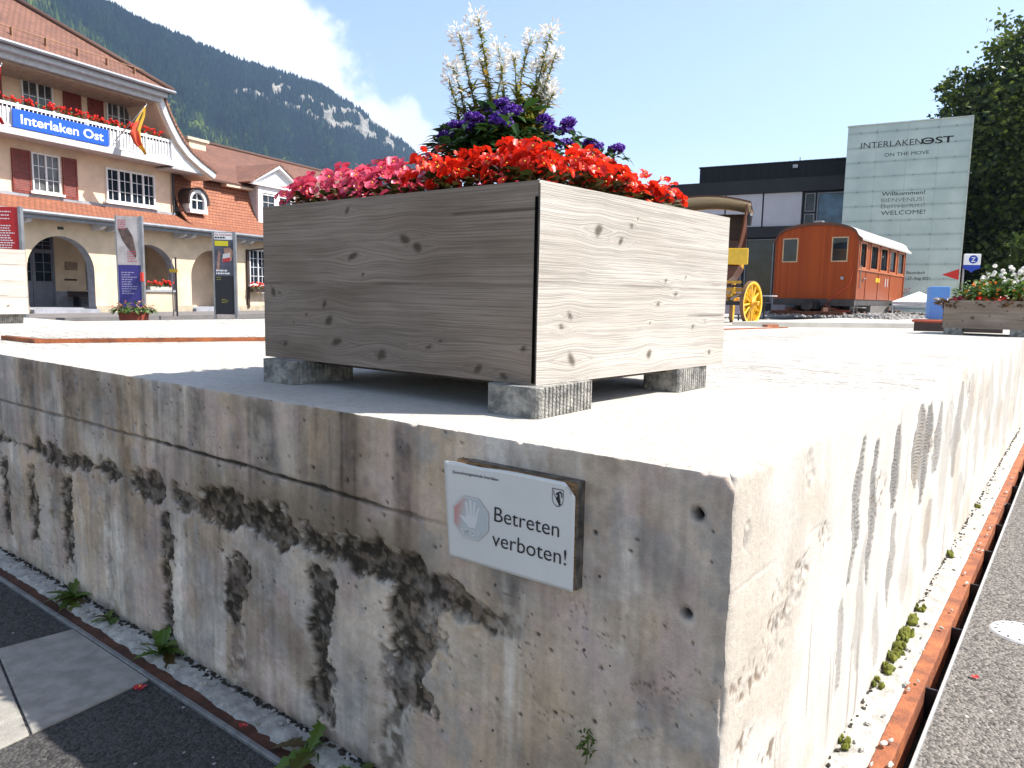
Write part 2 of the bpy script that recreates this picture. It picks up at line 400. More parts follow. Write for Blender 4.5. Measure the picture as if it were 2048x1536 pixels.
def top_mat(name):
    m, nt, p = base_mat(name)
    tc = N(nt, 'ShaderNodeTexCoord')
    n1 = N(nt, 'ShaderNodeTexNoise', i_Scale=1.6, i_Detail=8.0, i_Roughness=0.62); L(nt, tc.outputs['Object'], n1.inputs['Vector'])
    n2 = N(nt, 'ShaderNodeTexNoise', i_Scale=60.0, i_Detail=5.0, i_Roughness=0.7); L(nt, tc.outputs['Object'], n2.inputs['Vector'])
    mp = N(nt, 'ShaderNodeMapping'); mp.inputs['Rotation'].default_value = (0, 0, R(37.6)); mp.inputs['Scale'].default_value = (1.5, 9.0, 1); L(nt, tc.outputs['Object'], mp.inputs[0])
    n3 = N(nt, 'ShaderNodeTexNoise', i_Scale=1.7, i_Detail=7.0, i_Roughness=0.7, i_Distortion=0.4); L(nt, mp.outputs[0], n3.inputs['Vector'])
    n4 = N(nt, 'ShaderNodeTexNoise', i_Scale=0.55, i_Detail=3.0); L(nt, tc.outputs['Object'], n4.inputs['Vector'])
    c = mixc(nt, smooth(nt, n1.outputs[0], 0.3, 0.7), (0.385, 0.366, 0.330), (0.47, 0.452, 0.418))
    c = mixc(nt, math_(nt, 'MULTIPLY', smooth(nt, n2.outputs[0], 0.48, 0.72), 0.55), c, (0.20, 0.185, 0.16))
    gate = smooth(nt, n4.outputs[0], 0.46, 0.62)
    ed = smooth(nt, math_(nt, 'ABSOLUTE', math_(nt, 'SUBTRACT', n3.outputs[0], 0.5)), 0.022, 0.005)
    sy = N(nt, 'ShaderNodeSeparateXYZ'); L(nt, tc.outputs['Object'], sy.inputs[0])
    gate = math_(nt, 'MULTIPLY', gate, smooth(nt, math_(nt, 'SUBTRACT', sy.outputs[1], math_(nt, 'MULTIPLY', sy.outputs[0], .5)), 0.2, 1.8))
    ck = math_(nt, 'MULTIPLY', ed, math_(nt, 'ADD', math_(nt, 'MULTIPLY', gate, 0.9), 0.04))
    pt = math_(nt, 'MULTIPLY', smooth(nt, n3.outputs[0], 0.64, 0.70), 0.5)
    pt = math_(nt, 'MULTIPLY', pt, gate)
    c = mixc(nt, math_(nt, 'MULTIPLY', math_(nt, 'MAXIMUM', ck, pt), 0.85), c, (0.055, 0.05, 0.047))
    L(nt, c, p.inputs['Base Color']); p.inputs['Roughness'].default_value = 0.9; p.inputs['Specular IOR Level'].default_value = 0.2
    b = N(nt, 'ShaderNodeBump', i_Strength=0.3, i_Distance=0.006)
    L(nt, math_(nt, 'SUBTRACT', n2.outputs[0], math_(nt, 'MULTIPLY', ck, 1.5)), b.inputs['Height']); L(nt, b.outputs[0], p.inputs['Normal'])
    return m

CREAM = mat('cream_render', (0.66, 0.52, 0.37), 0.9, var=0.09, vs=1.2, bump=0.2, bs=30)
PEACH = mat('peach_render', (0.74, 0.56, 0.41), 0.9, var=0.09, vs=1.2, bump=0.2, bs=30)
GREYSTONE = mat('blue_grey_stone', (0.30, 0.31, 0.35), 0.85, var=0.12, vs=3)
WHITE = mat('white_paint', (0.74, 0.74, 0.75), 0.5, var=0.05, vs=6)
OFFWHITE = mat('grey_white_paint', (0.50, 0.51, 0.54), 0.6, var=0.08, vs=6)
WBOARD = board_mat('white_boarding', (0.72, 0.72, 0.74), (0.62, 0.62, 0.64), 'X', 0.11, 0.5)
SHUTTER = mat('oxblood_shutter', (0.20, 0.035, 0.022), 0.55, var=0.15, vs=8)
GLASS = glass_mat('window_glass', (0.018, 0.026, 0.038), 0.03)
GLASS2 = glass_mat('curtained_glass', (0.06, 0.075, 0.095), 0.03)
GLASS3 = glass_mat('grey_glass', (0.11, 0.115, 0.12), 0.04)
GLASSB = glass_mat('blue_reflection_glass', (0.07, 0.15, 0.24), 0.03)  # blue reflection put into the pane colour
TILE_UP = tile_mat('brown_roof_tiles', (0.24, 0.105, 0.065), (0.17, 0.075, 0.05), (0.07, 0.035, 0.025))
TILE_LO = tile_mat('orange_roof_tiles', (0.36, 0.13, 0.065), (0.27, 0.095, 0.05), (0.10, 0.04, 0.025))
ZINC = mat('zinc_gutter', (0.22, 0.23, 0.26), 0.5, metal=0.3, var=0.1)
DARKWOOD = mat('dark_stained_wood', (0.045, 0.025, 0.018), 0.6, var=0.2, vs=10)
BLUEDOOR = mat('grey_blue_door', (0.16, 0.17, 0.21), 0.6, var=0.08)
SIGNBLUE = flat('sign_blue', (0.010, 0.085, 0.62), 0.4)
LETTER_W = flat('white_lettering', (0.85, 0.85, 0.85), 0.5)
LETTER_K = flat('black_lettering', (0.018, 0.018, 0.02), 0.6)
LETTER_GY = flat('grey_lettering', (0.16, 0.18, 0.18), 0.6)
LETTER_R = flat('red_lettering', (0.5, 0.06, 0.05), 0.6)
RED = flat('red_panel', (0.52, 0.02, 0.025), 0.45)
PURPLE = flat('violet_panel', (0.06, 0.05, 0.26), 0.45)
BLACKP = flat('black_panel', (0.022, 0.02, 0.028), 0.4)
POSTER = mat('pale_poster', (0.62, 0.56, 0.54), 0.5, var=0.12, vs=3)
STEEL = mat('grey_steel', (0.34, 0.34, 0.36), 0.4, metal=0.7, var=0.1)
DSTEEL = mat('dark_steel', (0.035, 0.035, 0.04), 0.5, metal=0.4, var=0.2)
RUST = mat('corten_rust', (0.34, 0.105, 0.035), 0.85, var=0.2, vs=12, col2=(0.16, 0.05, 0.022), bump=0.4, bs=120)
RUSTD = mat('dark_rust', (0.10, 0.035, 0.018), 0.85, var=0.25, vs=14, bump=0.4, bs=120)
YELLOW = mat('coach_yellow', (0.78, 0.46, 0.015), 0.35, var=0.06, vs=8, coat=0.3)
YELLOWD = mat('coach_yellow_old', (0.66, 0.33, 0.02), 0.45, var=0.12, vs=14)
BROWN = mat('coach_brown', (0.10, 0.028, 0.012), 0.4, var=0.2, vs=6)
CANVAS = mat('cream_lining', (0.55, 0.47, 0.33), 0.8, var=0.08)
VARNISH = board_mat('varnished_boards', (0.40, 0.075, 0.011), (0.23, 0.036, 0.007), 'X', 0.075, 0.55, gap=0.45)
VARNISH_Y = board_mat('varnished_side_boards', (0.28, 0.060, 0.009), (0.19, 0.036, 0.006), 'Y', 0.075, 0.45, gap=0.45)
CHARCOAL = mat('charcoal_cladding', (0.010, 0.0105, 0.013), 0.6, var=0.15, vs=1)
PANELGREY = mat('pale_facade_panel', (0.50, 0.49, 0.53), 0.6, var=0.03, vs=2)
BLUEPAINT = mat('sky_blue_paint', (0.10, 0.30, 0.72), 0.5, var=0.04)
TENT = mat('white_tent_fabric', (0.78, 0.78, 0.80), 0.7, var=0.03)
BLOCK = mat('weathered_concrete_block', (0.33, 0.315, 0.285), 0.95, var=0.3, vs=30, bump=0.9, bs=160, col2=(0.12, 0.12, 0.115))
SOIL = mat('dark_soil', (0.03, 0.02, 0.014), 0.95, var=0.3, vs=30, bump=0.6, bs=60)
BARK = mat('tree_bark', (0.06, 0.045, 0.035), 0.9, var=0.25, vs=8, stretch=(1, 1, 0.2), bump=0.6, bs=20)
CONC_A = concrete_attr_mat('stained_concrete')
TOP = top_mat('worn_concrete_top')
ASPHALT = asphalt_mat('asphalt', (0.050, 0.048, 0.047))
STRIP = mat('pale_mortar_strip', (0.45, 0.43, 0.39), 0.95, var=0.2, vs=25, bump=0.6, bs=120)
PAVER = mat('concrete_paver', (0.30, 0.285, 0.255), 0.9, var=0.12, vs=18, bump=0.3, bs=220)
# ------------------------------------------------------------------ the place: ground, platform, drain
ZP = 0.845                                    # platform top above the asphalt
ZQ = 0.55                                     # lower plaza behind it
TH = R(37.6)
CORNER = Vector((0.34876, 1.11546, 0.0))
PF = (CORNER.x, CORNER.y, 0.0)
def PL(u, v, z=0.0):                          # platform frame (u along the bright wall, v along the shaded wall) -> world
    return Vector((CORNER.x + u * math.sin(TH) - v * math.cos(TH), CORNER.y + u * math.cos(TH) + v * math.sin(TH), z))
def local(me_or_obj): me_or_obj.location = PF; me_or_obj.rotation_euler = (0, 0, -TH); return me_or_obj

# ground: one sheet with an opening where platform, plaza and drain channel are let into it
gx = [-9000, -7.2, -0.05, 0.165, 9000]; gy = [-9000, -0.128, 0.05, 46, 9000]
mb = MB()
for i in range(4):
    for j in range(4):
        if (i, j) in ((1, 1), (2, 1), (2, 2)): continue
        mb.add([(gx[i], gy[j], 0), (gx[i + 1], gy[j], 0), (gx[i + 1], gy[j + 1], 0), (gx[i], gy[j + 1], 0)], [(0, 1, 2, 3)])
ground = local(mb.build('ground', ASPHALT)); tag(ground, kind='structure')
mb = MB(); mb.box(-7.2, 0.165, -0.128, 46, -0.30, -0.11)
chan = local(mb.build('channel_bed', SOIL)); tag(chan, kind='structure')

# plaza behind, a little lower than the platform
mb = MB(); mb.prism([(-0.02, 7.5), (-0.02, 46), (-22, 46), (-9.6, 12), (-5.6, 6.2), (-3.9, 6.5), (-2.2, 6.6), (-0.7, 7.3)], 'z', -0.2, ZQ)
plaza = local(mb.build('plaza', TOP)); tag(plaza, kind='structure')
# pale paving band meeting the shaded wall
mb = MB()
a, b, c_, d = (-2.135, -0.128), (-1.635, -0.128), (-1.598, -0.440), (-2.165, -0.335)
mb.prism([a, b, c_, d], 'z', -0.05, 0.006)
e1, e2 = (-1.598 , -0.446), (-2.165, -0.341)
mb.prism([e2, e1, (-1.55, -0.80), (-2.21, -0.72)], 'z', -0.05, 0.005)
pv = local(mb.build('pavement', PAVER, bevel=0.003)); tag(pv, kind='structure')

# ---- platform
plat = local(thing('concrete_platform', 'raised pale concrete platform with stained crumbling side walls', 'platform'))
plat.location = PF
def spacing(a, b, s0, k):
    out = [a]
    while out[-1] < b: out.append(out[-1] + s0 * (1 + k * out[-1]))
    out[-1] = b
    return np.array(out)
VL = spacing(0, 7.2, 0.0034, 0.75); UR = spacing(0, 7.55, 0.0036, 1.0)
ZS = np.concatenate([np.linspace(-0.06, 0.82, 232)[:-1], np.linspace(0.82, ZP, 11)])
def corner_d(z):
    a = 0.003 + 0.006 * np.abs(fbm(z * 22, z * 0 + 3.3, 4, 5)) + 0.010 * sstep(fbm(z * 9, z * 0 + 1.7, 2, 6), 0.25, 0.6) + 0.012 * sstep(z, ZP - 0.03, ZP)
    b = 0.003 + 0.005 * np.abs(fbm(z * 25, z * 0 + 8.1, 4, 9)) + 0.010 * sstep(fbm(z * 9, z * 0 + 1.7, 2, 6), 0.25, 0.6) + 0.010 * sstep(z, ZP - 0.03, ZP)
    return a, b
def edge_chip(t, seed):
    return 0.0015 + 0.003 * np.abs(fbm(t * 40, t * 0 + 2.2, 4, seed)) + 0.004 * sstep(fbm(t * 17, t * 0 + 5.1, 4, seed + 3, .7), 0.38, 0.6)
def assemble(T, Z, disp, seed):
    """T along the wall, disp = depth into the wall (m) -> along-shift, inward, z"""
    fade = 1 - np.exp(-T / 0.02)
    a, b = corner_d(Z)
    inner, along = (b, a) if seed == 0 else (a, b)
    ch = edge_chip(T, 40 + seed) * fade + 0.006 * (1 - fade)
    tz = np.exp(-(ZP - Z) / 0.006)
    inward = disp * fade * (1 - tz * 0.8) + ch * 1.2 * tz * fade + inner * np.exp(-T / 0.012)
    al = along * np.exp(-T / 0.012)
    return al, inward, Z - ch * tz
# --- shaded wall
T, Z = np.meshgrid(VL, ZS, indexing='ij')
n_big = fbm(T * 1.7, Z * 2.2, 4, 11); n_med = fbm(T * 9, Z * 9, 5, 12); n_fine = fbm(T * 45, Z * 45, 4, 13)
streak = fbm(T * 13 + 0.8 * fbm(T * 3, Z * 2, 2, 19), Z * 1.0, 5, 14, .62) * (.55 + .9 * sstep(fbm(T * 1.9, Z * 1.2, 3, 20), -.3, .4)); streak2 = fbm(T * 70, Z * 3.0, 3, 15)
rag = fbm(T * 17, Z * 17, 6, 16, 0.68)
zc = 0.508 + 0.022 * fbm(T * 2.3, T * 0 + 4, 2, 17) - 0.02 * sstep(T, 0.8, 0.45)
hw = (0.036 + 0.024 * fbm(T * 3.1, T * 0 + 9, 3, 18)) * (0.35 + 0.65 * sstep(T, 0.36, 0.62)) * (1 - 0.45 * sstep(T, 2.0, 2.9))
gap = 1 - 0.9 * np.maximum(np.exp(-((T - 2.0) / 0.05) ** 2), np.exp(-((T - 1.74) / 0.03) ** 2))
dzb = Z - zc
band = sstep(hw * gap + 0.050 * rag - np.where(dzb > 0, dzb * .75, -dzb), -0.003, np.where(dzb > 0, .016, .005)) * sstep(T, .36, .52)
patch = np.zeros_like(T)
for v0, zt, zb, w, k in ((1.765, .46, .04, .036, 1.0), (1.39, .385, .19, .050, 1.0), (1.385, .22, .03, .04, .45), (1.02, .455, .06, .048, 1.0), (.70, .51, .20, .070, 1.0), (.76, .32, .02, .04, .6),
                         (2.79, .43, .12, .045, .9), (2.47, .43, .10, .042, .95), (3.07, .45, .10, .045, .95), (2.15, .42, .02, .022, .35), (2.62, .40, .25, .02, .4), (3.4, .44, .1, .04, .8), (3.8, .44, .1, .03, .8)):
    x = np.abs(T - v0 + 0.012 * fbm(Z * 11, Z * 0 + v0, 3, 21)) / w
    zz = np.minimum((zt - Z), (Z - zb)) / 0.05
    patch = np.maximum(patch, k * sstep(np.minimum(1 - x, zz) + 1.25 * rag, 0.02, 0.14))
rough = np.maximum(band, patch)
flaky = sstep(fbm(T * 5, Z * 7, 5, 23), 0.12, 0.35) * sstep(0.50 - Z, -0.02, 0.06) * sstep(1.0 - T, 0.0, 0.5)
joint_z = 0.655 - 0.012 * sstep(1.4 - T, 0, .8) + 0.003 * fbm(T * 9, T * 0, 3, 24)
jd = np.abs(Z - joint_z - 0.003 * rag)
joint = sstep(0.0065 + 0.003 * fbm(T * 30, T * 0 + 1, 3, 25) - jd, 0, 0.004) * sstep(T, 0.50, 0.8)
base = np.array([0.50, 0.415, 0.335]); warm = np.array([0.50, 0.365, 0.24]); cool = np.array([0.44, 0.41, 0.395]); pale = np.array([0.68, 0.61, 0.53])
def lerp(a, b, f): return a + (b - a) * f[..., None]
C = np.broadcast_to(base, T.shape + (3,)).copy()
C = lerp(C, warm, sstep(fbm(T * 5, Z * 2.4, 4, 31), -0.05, 0.45) * 0.75)
C = lerp(C, cool, sstep(fbm(T * 4 + 9, Z * 3, 4, 32), 0.0, 0.4) * 0.45)
C = lerp(C, pale, sstep(streak, 0.10, 0.5) * 0.7)
C = lerp(C, np.array([0.50, 0.375, 0.33]), sstep(fbm(T * 11, Z * 9, 4, 38), .05, .4) * .6)
C = lerp(C, np.array([0.30, 0.215, 0.14]), sstep(fbm(T * 6 + 2, Z * 5, 5, 44, .62), .10, .45) * .55)
C = lerp(C, np.array([0.33, 0.31, 0.295]), sstep(fbm(T * 15 + 4, Z * 10, 5, 39, .6), .08, .42) * .55)
C *= (1 + 0.42 * n_med + 0.20 * streak2 + 0.18 * n_big + 0.15 * n_fine)[..., None]
run = sstep(fbm(T * 11, Z * 0.35, 4, 33), 0.08, 0.42) * sstep(0.85 - Z, -0.05, 0.05)
C *= (1 - 0.42 * run * sstep(Z, 0.42, 0.56) * (0.6 + 0.8 * sstep(rag, -.3, .4)))[..., None]
stain = np.zeros_like(T)                       # brown water stains running down from the rim
for v0, w, zb, k in ((.92, .045, .50, 1.0), (1.08, .028, .54, .8), (1.00, .06, .48, .65), (.70, .02, .60, .45), (1.66, .012, .66, .4), (1.36, .02, .62, .3), (.36, .05, .70, .2), (2.2, .03, .7, .25)):
    stain = np.maximum(stain, k * np.exp(-((T - v0 + 0.012 * streak) / w) ** 2) * sstep(Z, zb - .06, zb + .05) * (0.55 + 0.6 * sstep(streak2 + rag * 0.4, -0.3, 0.4)))
C = lerp(C, np.array([0.085, 0.064, 0.044]), np.clip(stain * 1.15, 0, 1) * .9)
C = lerp(C, np.array([0.19, 0.145, 0.10]), sstep(zc + 0.12 - Z, -0.06, 0.08) * sstep(Z, zc - .02, zc + .04) * sstep(T, .45, .8) * sstep(1.9 - T, 0, .5) * 0.75)
speck = sstep(fbm(T * 70, Z * 70, 4, 35), 0.12, 0.42)
dk = np.clip(rough * (0.70 + 0.40 * sstep(-n_fine, -0.25, 0.25)), 0, 1)
C = lerp(C, np.array([0.022, 0.017, 0.012])[None, None] * (1 + 5.0 * speck[..., None]), dk * 0.94)
C = lerp(C, pale * 0.95, flaky * 0.45 * sstep(rag, -0.1, 0.3))
vein = fbm(T * 7 + .6 * rag, Z * 7, 5, 42, .6); crk = sstep(.010 - np.abs(vein), 0, .008) * sstep(fbm(T * 3.1, Z * 3.1, 3, 43), .0, .25) * sstep(.62 - Z, 0, .1)
C = lerp(C, np.array([0.09, 0.075, 0.06]), crk * .75)
rim = rough * (1 - rough) * 4 * sstep(n_fine, 0.0, 0.4)
C = lerp(C, pale, rim * 0.5)
C = lerp(C, np.array([0.03, 0.026, 0.022]), joint * (0.45 + 0.5 * sstep(T, .6, 1.0) * sstep(2.0 - T, 0, .3)))
damp = sstep(0.05 - Z + 0.03 * rag, 0, 0.05)
C = lerp(C, np.array([0.12, 0.105, 0.085]), damp * 0.6)
fl = sstep(fbm(T * 6 + 3, Z * 6, 3, 36), 0.15, 0.3)
disp = 0.002 * crk + 0.0016 * sstep(vein, 0, .03) * sstep(.6 - Z, 0, .1) + 0.0012 * n_med + 0.0035 * np.abs(n_big) * 0.5 + rough * (0.006 + 0.012 * np.abs(n_fine) + 0.008 * (n_med + 0.3)) + joint * 0.007 - flaky * 0.004 * (0.5 + n_fine) + 0.0022 * fl * sstep(.5 - Z, 0, .1)
for hv, hz, r_ in ((.061, .774, .0085), (.073, .605, .0075)):
    dd = np.hypot(T - hv, Z - hz)
    disp += 0.03 * sstep(r_ * 1.15 - dd, 0, 0.003); disp += 0.004 * sstep(0.019 + 0.006 * rag - dd, 0, 0.004)
    C = lerp(C, np.array([0.012, 0.011, 0.010]), sstep(r_ * 1.2 - dd, 0, 0.003))
    C = lerp(C, np.array([0.22, 0.215, 0.21]), sstep(0.018 + 0.008 * rag - dd, 0, 0.004) * (1 - sstep(r_ * 1.2 - dd, 0, 0.003)) * 0.6)
hq = random.Random(3)
for _ in range(260):                           # bubble holes pressed into the face
    v0, z0, r_ = hq.uniform(0, 2.6) ** 1.0, hq.uniform(.3, .84), hq.uniform(.0018, .0042)
    i0, i1 = np.searchsorted(VL, [v0 - .012, v0 + .012]); j0, j1 = np.searchsorted(ZS, [z0 - .012, z0 + .012])
    dd = np.hypot(T[i0:i1, j0:j1] - v0, Z[i0:i1, j0:j1] - z0); k = sstep(r_ * 1.3 - dd, 0, .002)
    disp[i0:i1, j0:j1] += 0.006 * k
    C[i0:i1, j0:j1] = lerp(C[i0:i1, j0:j1], np.array([0.035, 0.03, 0.027]), k * .9)
al, inw, zz = assemble(T, Z, disp, 0)
P = np.stack([-T - al * 1.0, inw, zz], -1)
me = grid_mesh('shaded_wall', P); col_attr(me, 'col', np.clip(C, 0.01, 0.9).reshape(-1, 3))
me.flip_normals()
o = obj('side_wall', me, CONC_A, plat); o['label'] = 'shaded side wall with dark honeycombed patches and a casting joint'
topL = P[:, -1].copy()
# --- sunlit wall
T, Z = np.meshgrid(UR, ZS, indexing='ij')
n_big = fbm(T * 1.7, Z * 2.2, 4, 51); n_med = fbm(T * 9, Z * 9, 5, 52); n_fine = fbm(T * 45, Z * 45, 4, 53); rag = fbm(T * 14, Z * 14, 5, 56, 0.6)
streak = fbm(T * 18, Z * 0.9, 4, 54)
C = np.broadcast_to(np.array([0.52, 0.495, 0.455]), T.shape + (3,)).copy()
C *= (1 + 0.10 * n_med + 0.10 * streak + 0.06 * n_big)[..., None]
comb = np.zeros_like(T); scar = np.zeros_like(T); ridge = np.zeros_like(T)
for u0, zt, zb, w, k, f in ((.80, .79, .42, .035, 1, 1), (.99, .76, .36, .050, 1, 1), (.93, .52, .12, .050, .8, 0), (.76, .42, .16, .03, .7, 1), (1.27, .77, .50, .04, 1, 1), (1.30, .50, .2, .05, .8, 1), (1.62, .79, .5, .06, 1, 1), (1.78, .78, .42, .07, 1, 1), (1.62, .42, .12, .05, .7, 0),
                            (2.05, .76, .48, .06, .9, 1), (2.3, .78, .2, .06, .6, 0), (2.6, .8, .35, .08, .8, 1), (3.0, .8, .5, .09, .9, 0), (3.4, .8, .2, .08, .8, 0), (3.9, .8, .3, .10, .8, 0), (4.5, .8, .2, .1, .7, 0), (5.2, .8, .1, .12, .7, 0), (6.0, .8, .2, .12, .7, 0), (2.0, .4, .1, .06, .7, 1), (2.8, .35, .05, .08, .7, 0), (1.12, .3, .05, .03, .5, 1)):
    sz_ = np.clip((zt - Z) / (zt - zb), 0, 1); lens = np.sin(np.pi * np.clip(sz_ * .9 + .05, 0, 1)) ** .8 * (.6 + .5 * fbm(Z * 9, Z * 0 + 3 * u0, 3, 59))
    x = (T - u0 + 0.06 * fbm(Z * 4, Z * 0 + u0, 3, 57) * (1 + .3 * u0) + .10 * (Z - .5) * math.sin(7 * u0)) / (w * 2.2 * np.maximum(lens, .08) * (1 + .15 * u0)) + 0.35 * rag
    zz = np.minimum(zt - Z, Z - zb) / 0.08
    q = k * (1 if f else .55) * sstep(np.minimum(1 - np.abs(x), zz) + 0.35 * rag, 0.02, 0.22)
    if f:
        rr = np.sin((Z + 0.030 * (x + .3) ** 2 + 0.012 * n_big) / 0.0105 * 2 * np.pi)
        ridge = np.where(q > comb, rr, ridge); 
    comb = np.maximum(comb, q)
for u0, z0, ru, rz in ((.40, .79, .035, .055), (2.35, .70, .05, .05), (2.85, .74, .10, .08), (.36, .56, .09, .05), (.30, .50, .10, .06), (1.95, .6, .08, .08), (.06, .74, .02, .03)):
    scar = np.maximum(scar, sstep(1 - np.hypot((T - u0) / ru, (Z - z0) / rz) + 0.9 * rag, 0.15, 0.5))
C = lerp(C, np.array([0.13, 0.125, 0.12]), np.clip(comb * (0.75 + 0.25 * streak), 0, 1) * (1 - 0.0 * ridge))  # shade between the comb ridges put into the colour as grey
C = lerp(C, np.array([0.33, 0.26, 0.19]), sstep(fbm(T * 3, Z * 3, 4, 58), 0.1, 0.4) * 0.4)
tan_ = np.zeros_like(T)
for u0, z0, ru, rz in ((.36, .585, .16, .035), (.26, .53, .12, .035), (.12, .47, .12, .05), (.10, .36, .10, .05), (1.05, .60, .10, .06), (1.9, .62, .2, .06), (.55, .62, .08, .05), (.2, .25, .12, .05)):
    tan_ = np.maximum(tan_, sstep(1 - np.hypot((T - u0) / ru, (Z - z0) / rz) + .9 * rag, .1, .5))
spk = sstep(fbm(T * 75, Z * 60, 4, 60), .10, .32)
C = lerp(C, np.array([0.16, 0.115, 0.08]), tan_ * spk * .85)
lns = sstep(fbm(T * 60, Z * 1.3, 4, 62), .30, .5) * sstep(fbm(T * 4, Z * 3, 3, 63), 0, .3)
C = lerp(C, np.array([0.17, 0.15, 0.135]), lns * .6)
C = lerp(C, np.array([0.16, 0.15, 0.14]), scar * 0.45 * sstep(n_fine, -0.2, 0.3))
C = lerp(C, np.array([0.24, 0.20, 0.15]), sstep(0.04 - Z + 0.02 * rag, 0, 0.04) * 0.6)
jz = 0.655 - 0.008 * T
joint = sstep(0.004 - np.abs(Z - jz - .002 * rag), 0, .003)
disp = 0.0012 * n_med + 0.002 * np.abs(n_big) + comb * 0.003 + comb * 0.0024 * ridge + scar * (0.001 + 0.003 * np.abs(n_fine) + .003 * rag) + tan_ * (.0008 + .002 * np.abs(n_fine) + .0015 * spk) + joint * 0.0012 * sstep(n_med, -.2, .3) + 0.0014 * np.abs(streak)
al, inw, zz = assemble(T, Z, disp, 1)
P = np.stack([-inw, T + al, zz], -1)
me = grid_mesh('sunlit_wall', P); col_attr(me, 'col', np.clip(C, 0.01, 0.9).reshape(-1, 3))
o = obj('side_wall', me, concrete_attr_mat('bright_concrete', 0.34, False), plat); o['label'] = 'sunlit side wall with combed trowel marks'
topR = P[:, -1].copy()
# --- top slab: rim strips that share the walls' upper rows, then one flat field
inL = topL.copy(); inL[:, 1] = 0.022; inL[:, 2] = ZP; inL[:, 0] = np.minimum(inL[:, 0], -0.022)
inR = topR.copy(); inR[:, 0] = -0.022; inR[:, 2] = ZP; inR[:, 1] = np.maximum(inR[:, 1], 0.022)
mb = MB()
nL, nR = len(topL), len(topR)
mb.add(list(topL) + list(inL), [(i, i + 1, nL + i + 1, nL + i) for i in range(nL - 1)])
mb.add(list(topR) + list(inR), [(i + 1, i, nR + i, nR + i + 1) for i in range(nR - 1)])
ring = [tuple(p) for p in inL[::-1]] + [tuple(p) for p in inR[1:]]
rear = [(-0.8, 7.32), (-2.3, 6.62), (-3.9, 6.55), (-4.9, 5.0), (-6.05, 3.7), (-6.05, 1.5), (-7.2, 1.45)]
field = ring + [(x, y, ZP) for x, y in rear]
mb.add(field, [tuple(range(len(field)))])
rr = [(inR[-1][0], inR[-1][1])] + rear + [(inL[-1][0], inL[-1][1])]
for (x0, y0), (x1, y1) in zip(rr[:-1], rr[1:]):
    mb.add([(x0, y0, ZP), (x1, y1, ZP), (x1, y1, -0.2), (x0, y0, -0.2)], [(0, 1, 2, 3)])
mb.build('top_slab', TOP, plat)

# ---- drain along the foot of both walls
dr = local(thing('drain_channel', 'rusty drainage channel with mortar bed along the foot of the concrete walls', 'drain')); dr.location = PF
def strip_grid(name, rows, t, z0, amp, m, seed, side):
    # rows: offsets from the wall, ragged edge on the far side
    A, B = np.meshgrid(t, np.linspace(0, 1, 9), indexing='ij')
    off = rows[0] + (rows[1] - rows[0]) * B
    off = off - 0.010 * sstep(B, .7, 1) * np.abs(fbm(A * 14, B * 0, 4, seed)) * 1.5
    z = z0 + amp * fbm(A * 30, off * 60, 4, seed + 1) - 0.012 * sstep(B, 0.8, 1.0)
    P = np.stack([-A, -off, z], -1) if side == 0 else np.stack([off, A, z], -1)
    me = grid_mesh(name, P)
    if side == 1: me.flip_normals()
    return obj(name, me, m, dr)
strip_grid('mortar_strip', (-0.03, 0.088), np.linspace(-0.02, 7.2, 1000), 0.012, 0.006, STRIP, 61, 0)
strip_grid('mortar_strip', (-0.03, 0.086), np.linspace(-0.088, 20, 1400), 0.016, 0.004, STRIP, 63, 1)
mb = MB(); mb.box(-7.2, 0.06, -0.108, -0.070, -0.1, 0.004); mb.build('rust_rail', RUSTD, dr, bevel=0.002)
mb = MB(); mb.box(-7.2, 0.165, -0.127, -0.113, -0.1, 0.010); mb.build('edge_rail', mat('galvanised_edge', (0.26, 0.27, 0.28), 0.5, metal=0.5, var=.15, vs=30), dr, bevel=0.002)
mb = MB(); mb.box(0.078, 0.121, -0.07, 20, -0.1, 0.010); mb.build('rust_rail', RUST, dr, bevel=0.003)
mb = MB(); mb.box(0.158, 0.166, -0.112, 20, -0.1, 0.014); mb.build('edge_rail', mat('bright_edge', (0.55, 0.55, 0.55), 0.4, metal=0.5, var=.1, vs=30), dr, bevel=0.002)
for k in range(14):
    mb = MB(); mb.box(0.1215, 0.1575, 0.25 + k * 0.52, 0.258 + k * 0.52, -0.1, -0.004); mb.build('crossbar', DSTEEL, dr)
# ------------------------------------------------------------------ planters
PETAL_P = leaf_mat('pink_petals', (0.62, 0.035, 0.10), (0.80, 0.13, 0.22), 0.4, 0.4, (0.55, 0.015, 0.05))
PETAL_R = leaf_mat('red_petals', (0.60, 0.012, 0.008), (0.74, 0.036, 0.012), 0.35, 0.4, (0.45, 0.006, 0.008))
PETAL_C = flat('yellow_stamens', (0.75, 0.45, 0.03), 0.6)
LEAF_B = leaf_mat('begonia_leaves', (0.030, 0.05, 0.012), (0.075, 0.05, 0.015), 0.25, 0.35)
LEAF_H = leaf_mat('heliotrope_leaves', (0.015, 0.045, 0.012), (0.04, 0.10, 0.02), 0.25, 0.4)
VIOLET = leaf_mat('violet_florets', (0.055, 0.012, 0.22), (0.13, 0.035, 0.42), 0.25, 0.6)
LEAF_C = leaf_mat('spider_flower_leaves', (0.10, 0.16, 0.025), (0.24, 0.24, 0.035), 0.4, 0.5, (0.40, 0.22, 0.03))
STEM_C = mat('spider_flower_stem', (0.10, 0.15, 0.03), 0.6, var=.2, vs=30)
WHITEPET = leaf_mat('white_petals', (0.72, 0.70, 0.66), (0.85, 0.84, 0.82), 0.4, 0.5)
LEAF_G = leaf_mat('geranium_leaves', (0.03, 0.07, 0.012), (0.08, 0.16, 0.02), 0.3, 0.5)
PETAL_G = leaf_mat('geranium_petals', (0.72, 0.02, 0.02), (0.85, 0.06, 0.03), 0.3, 0.5)

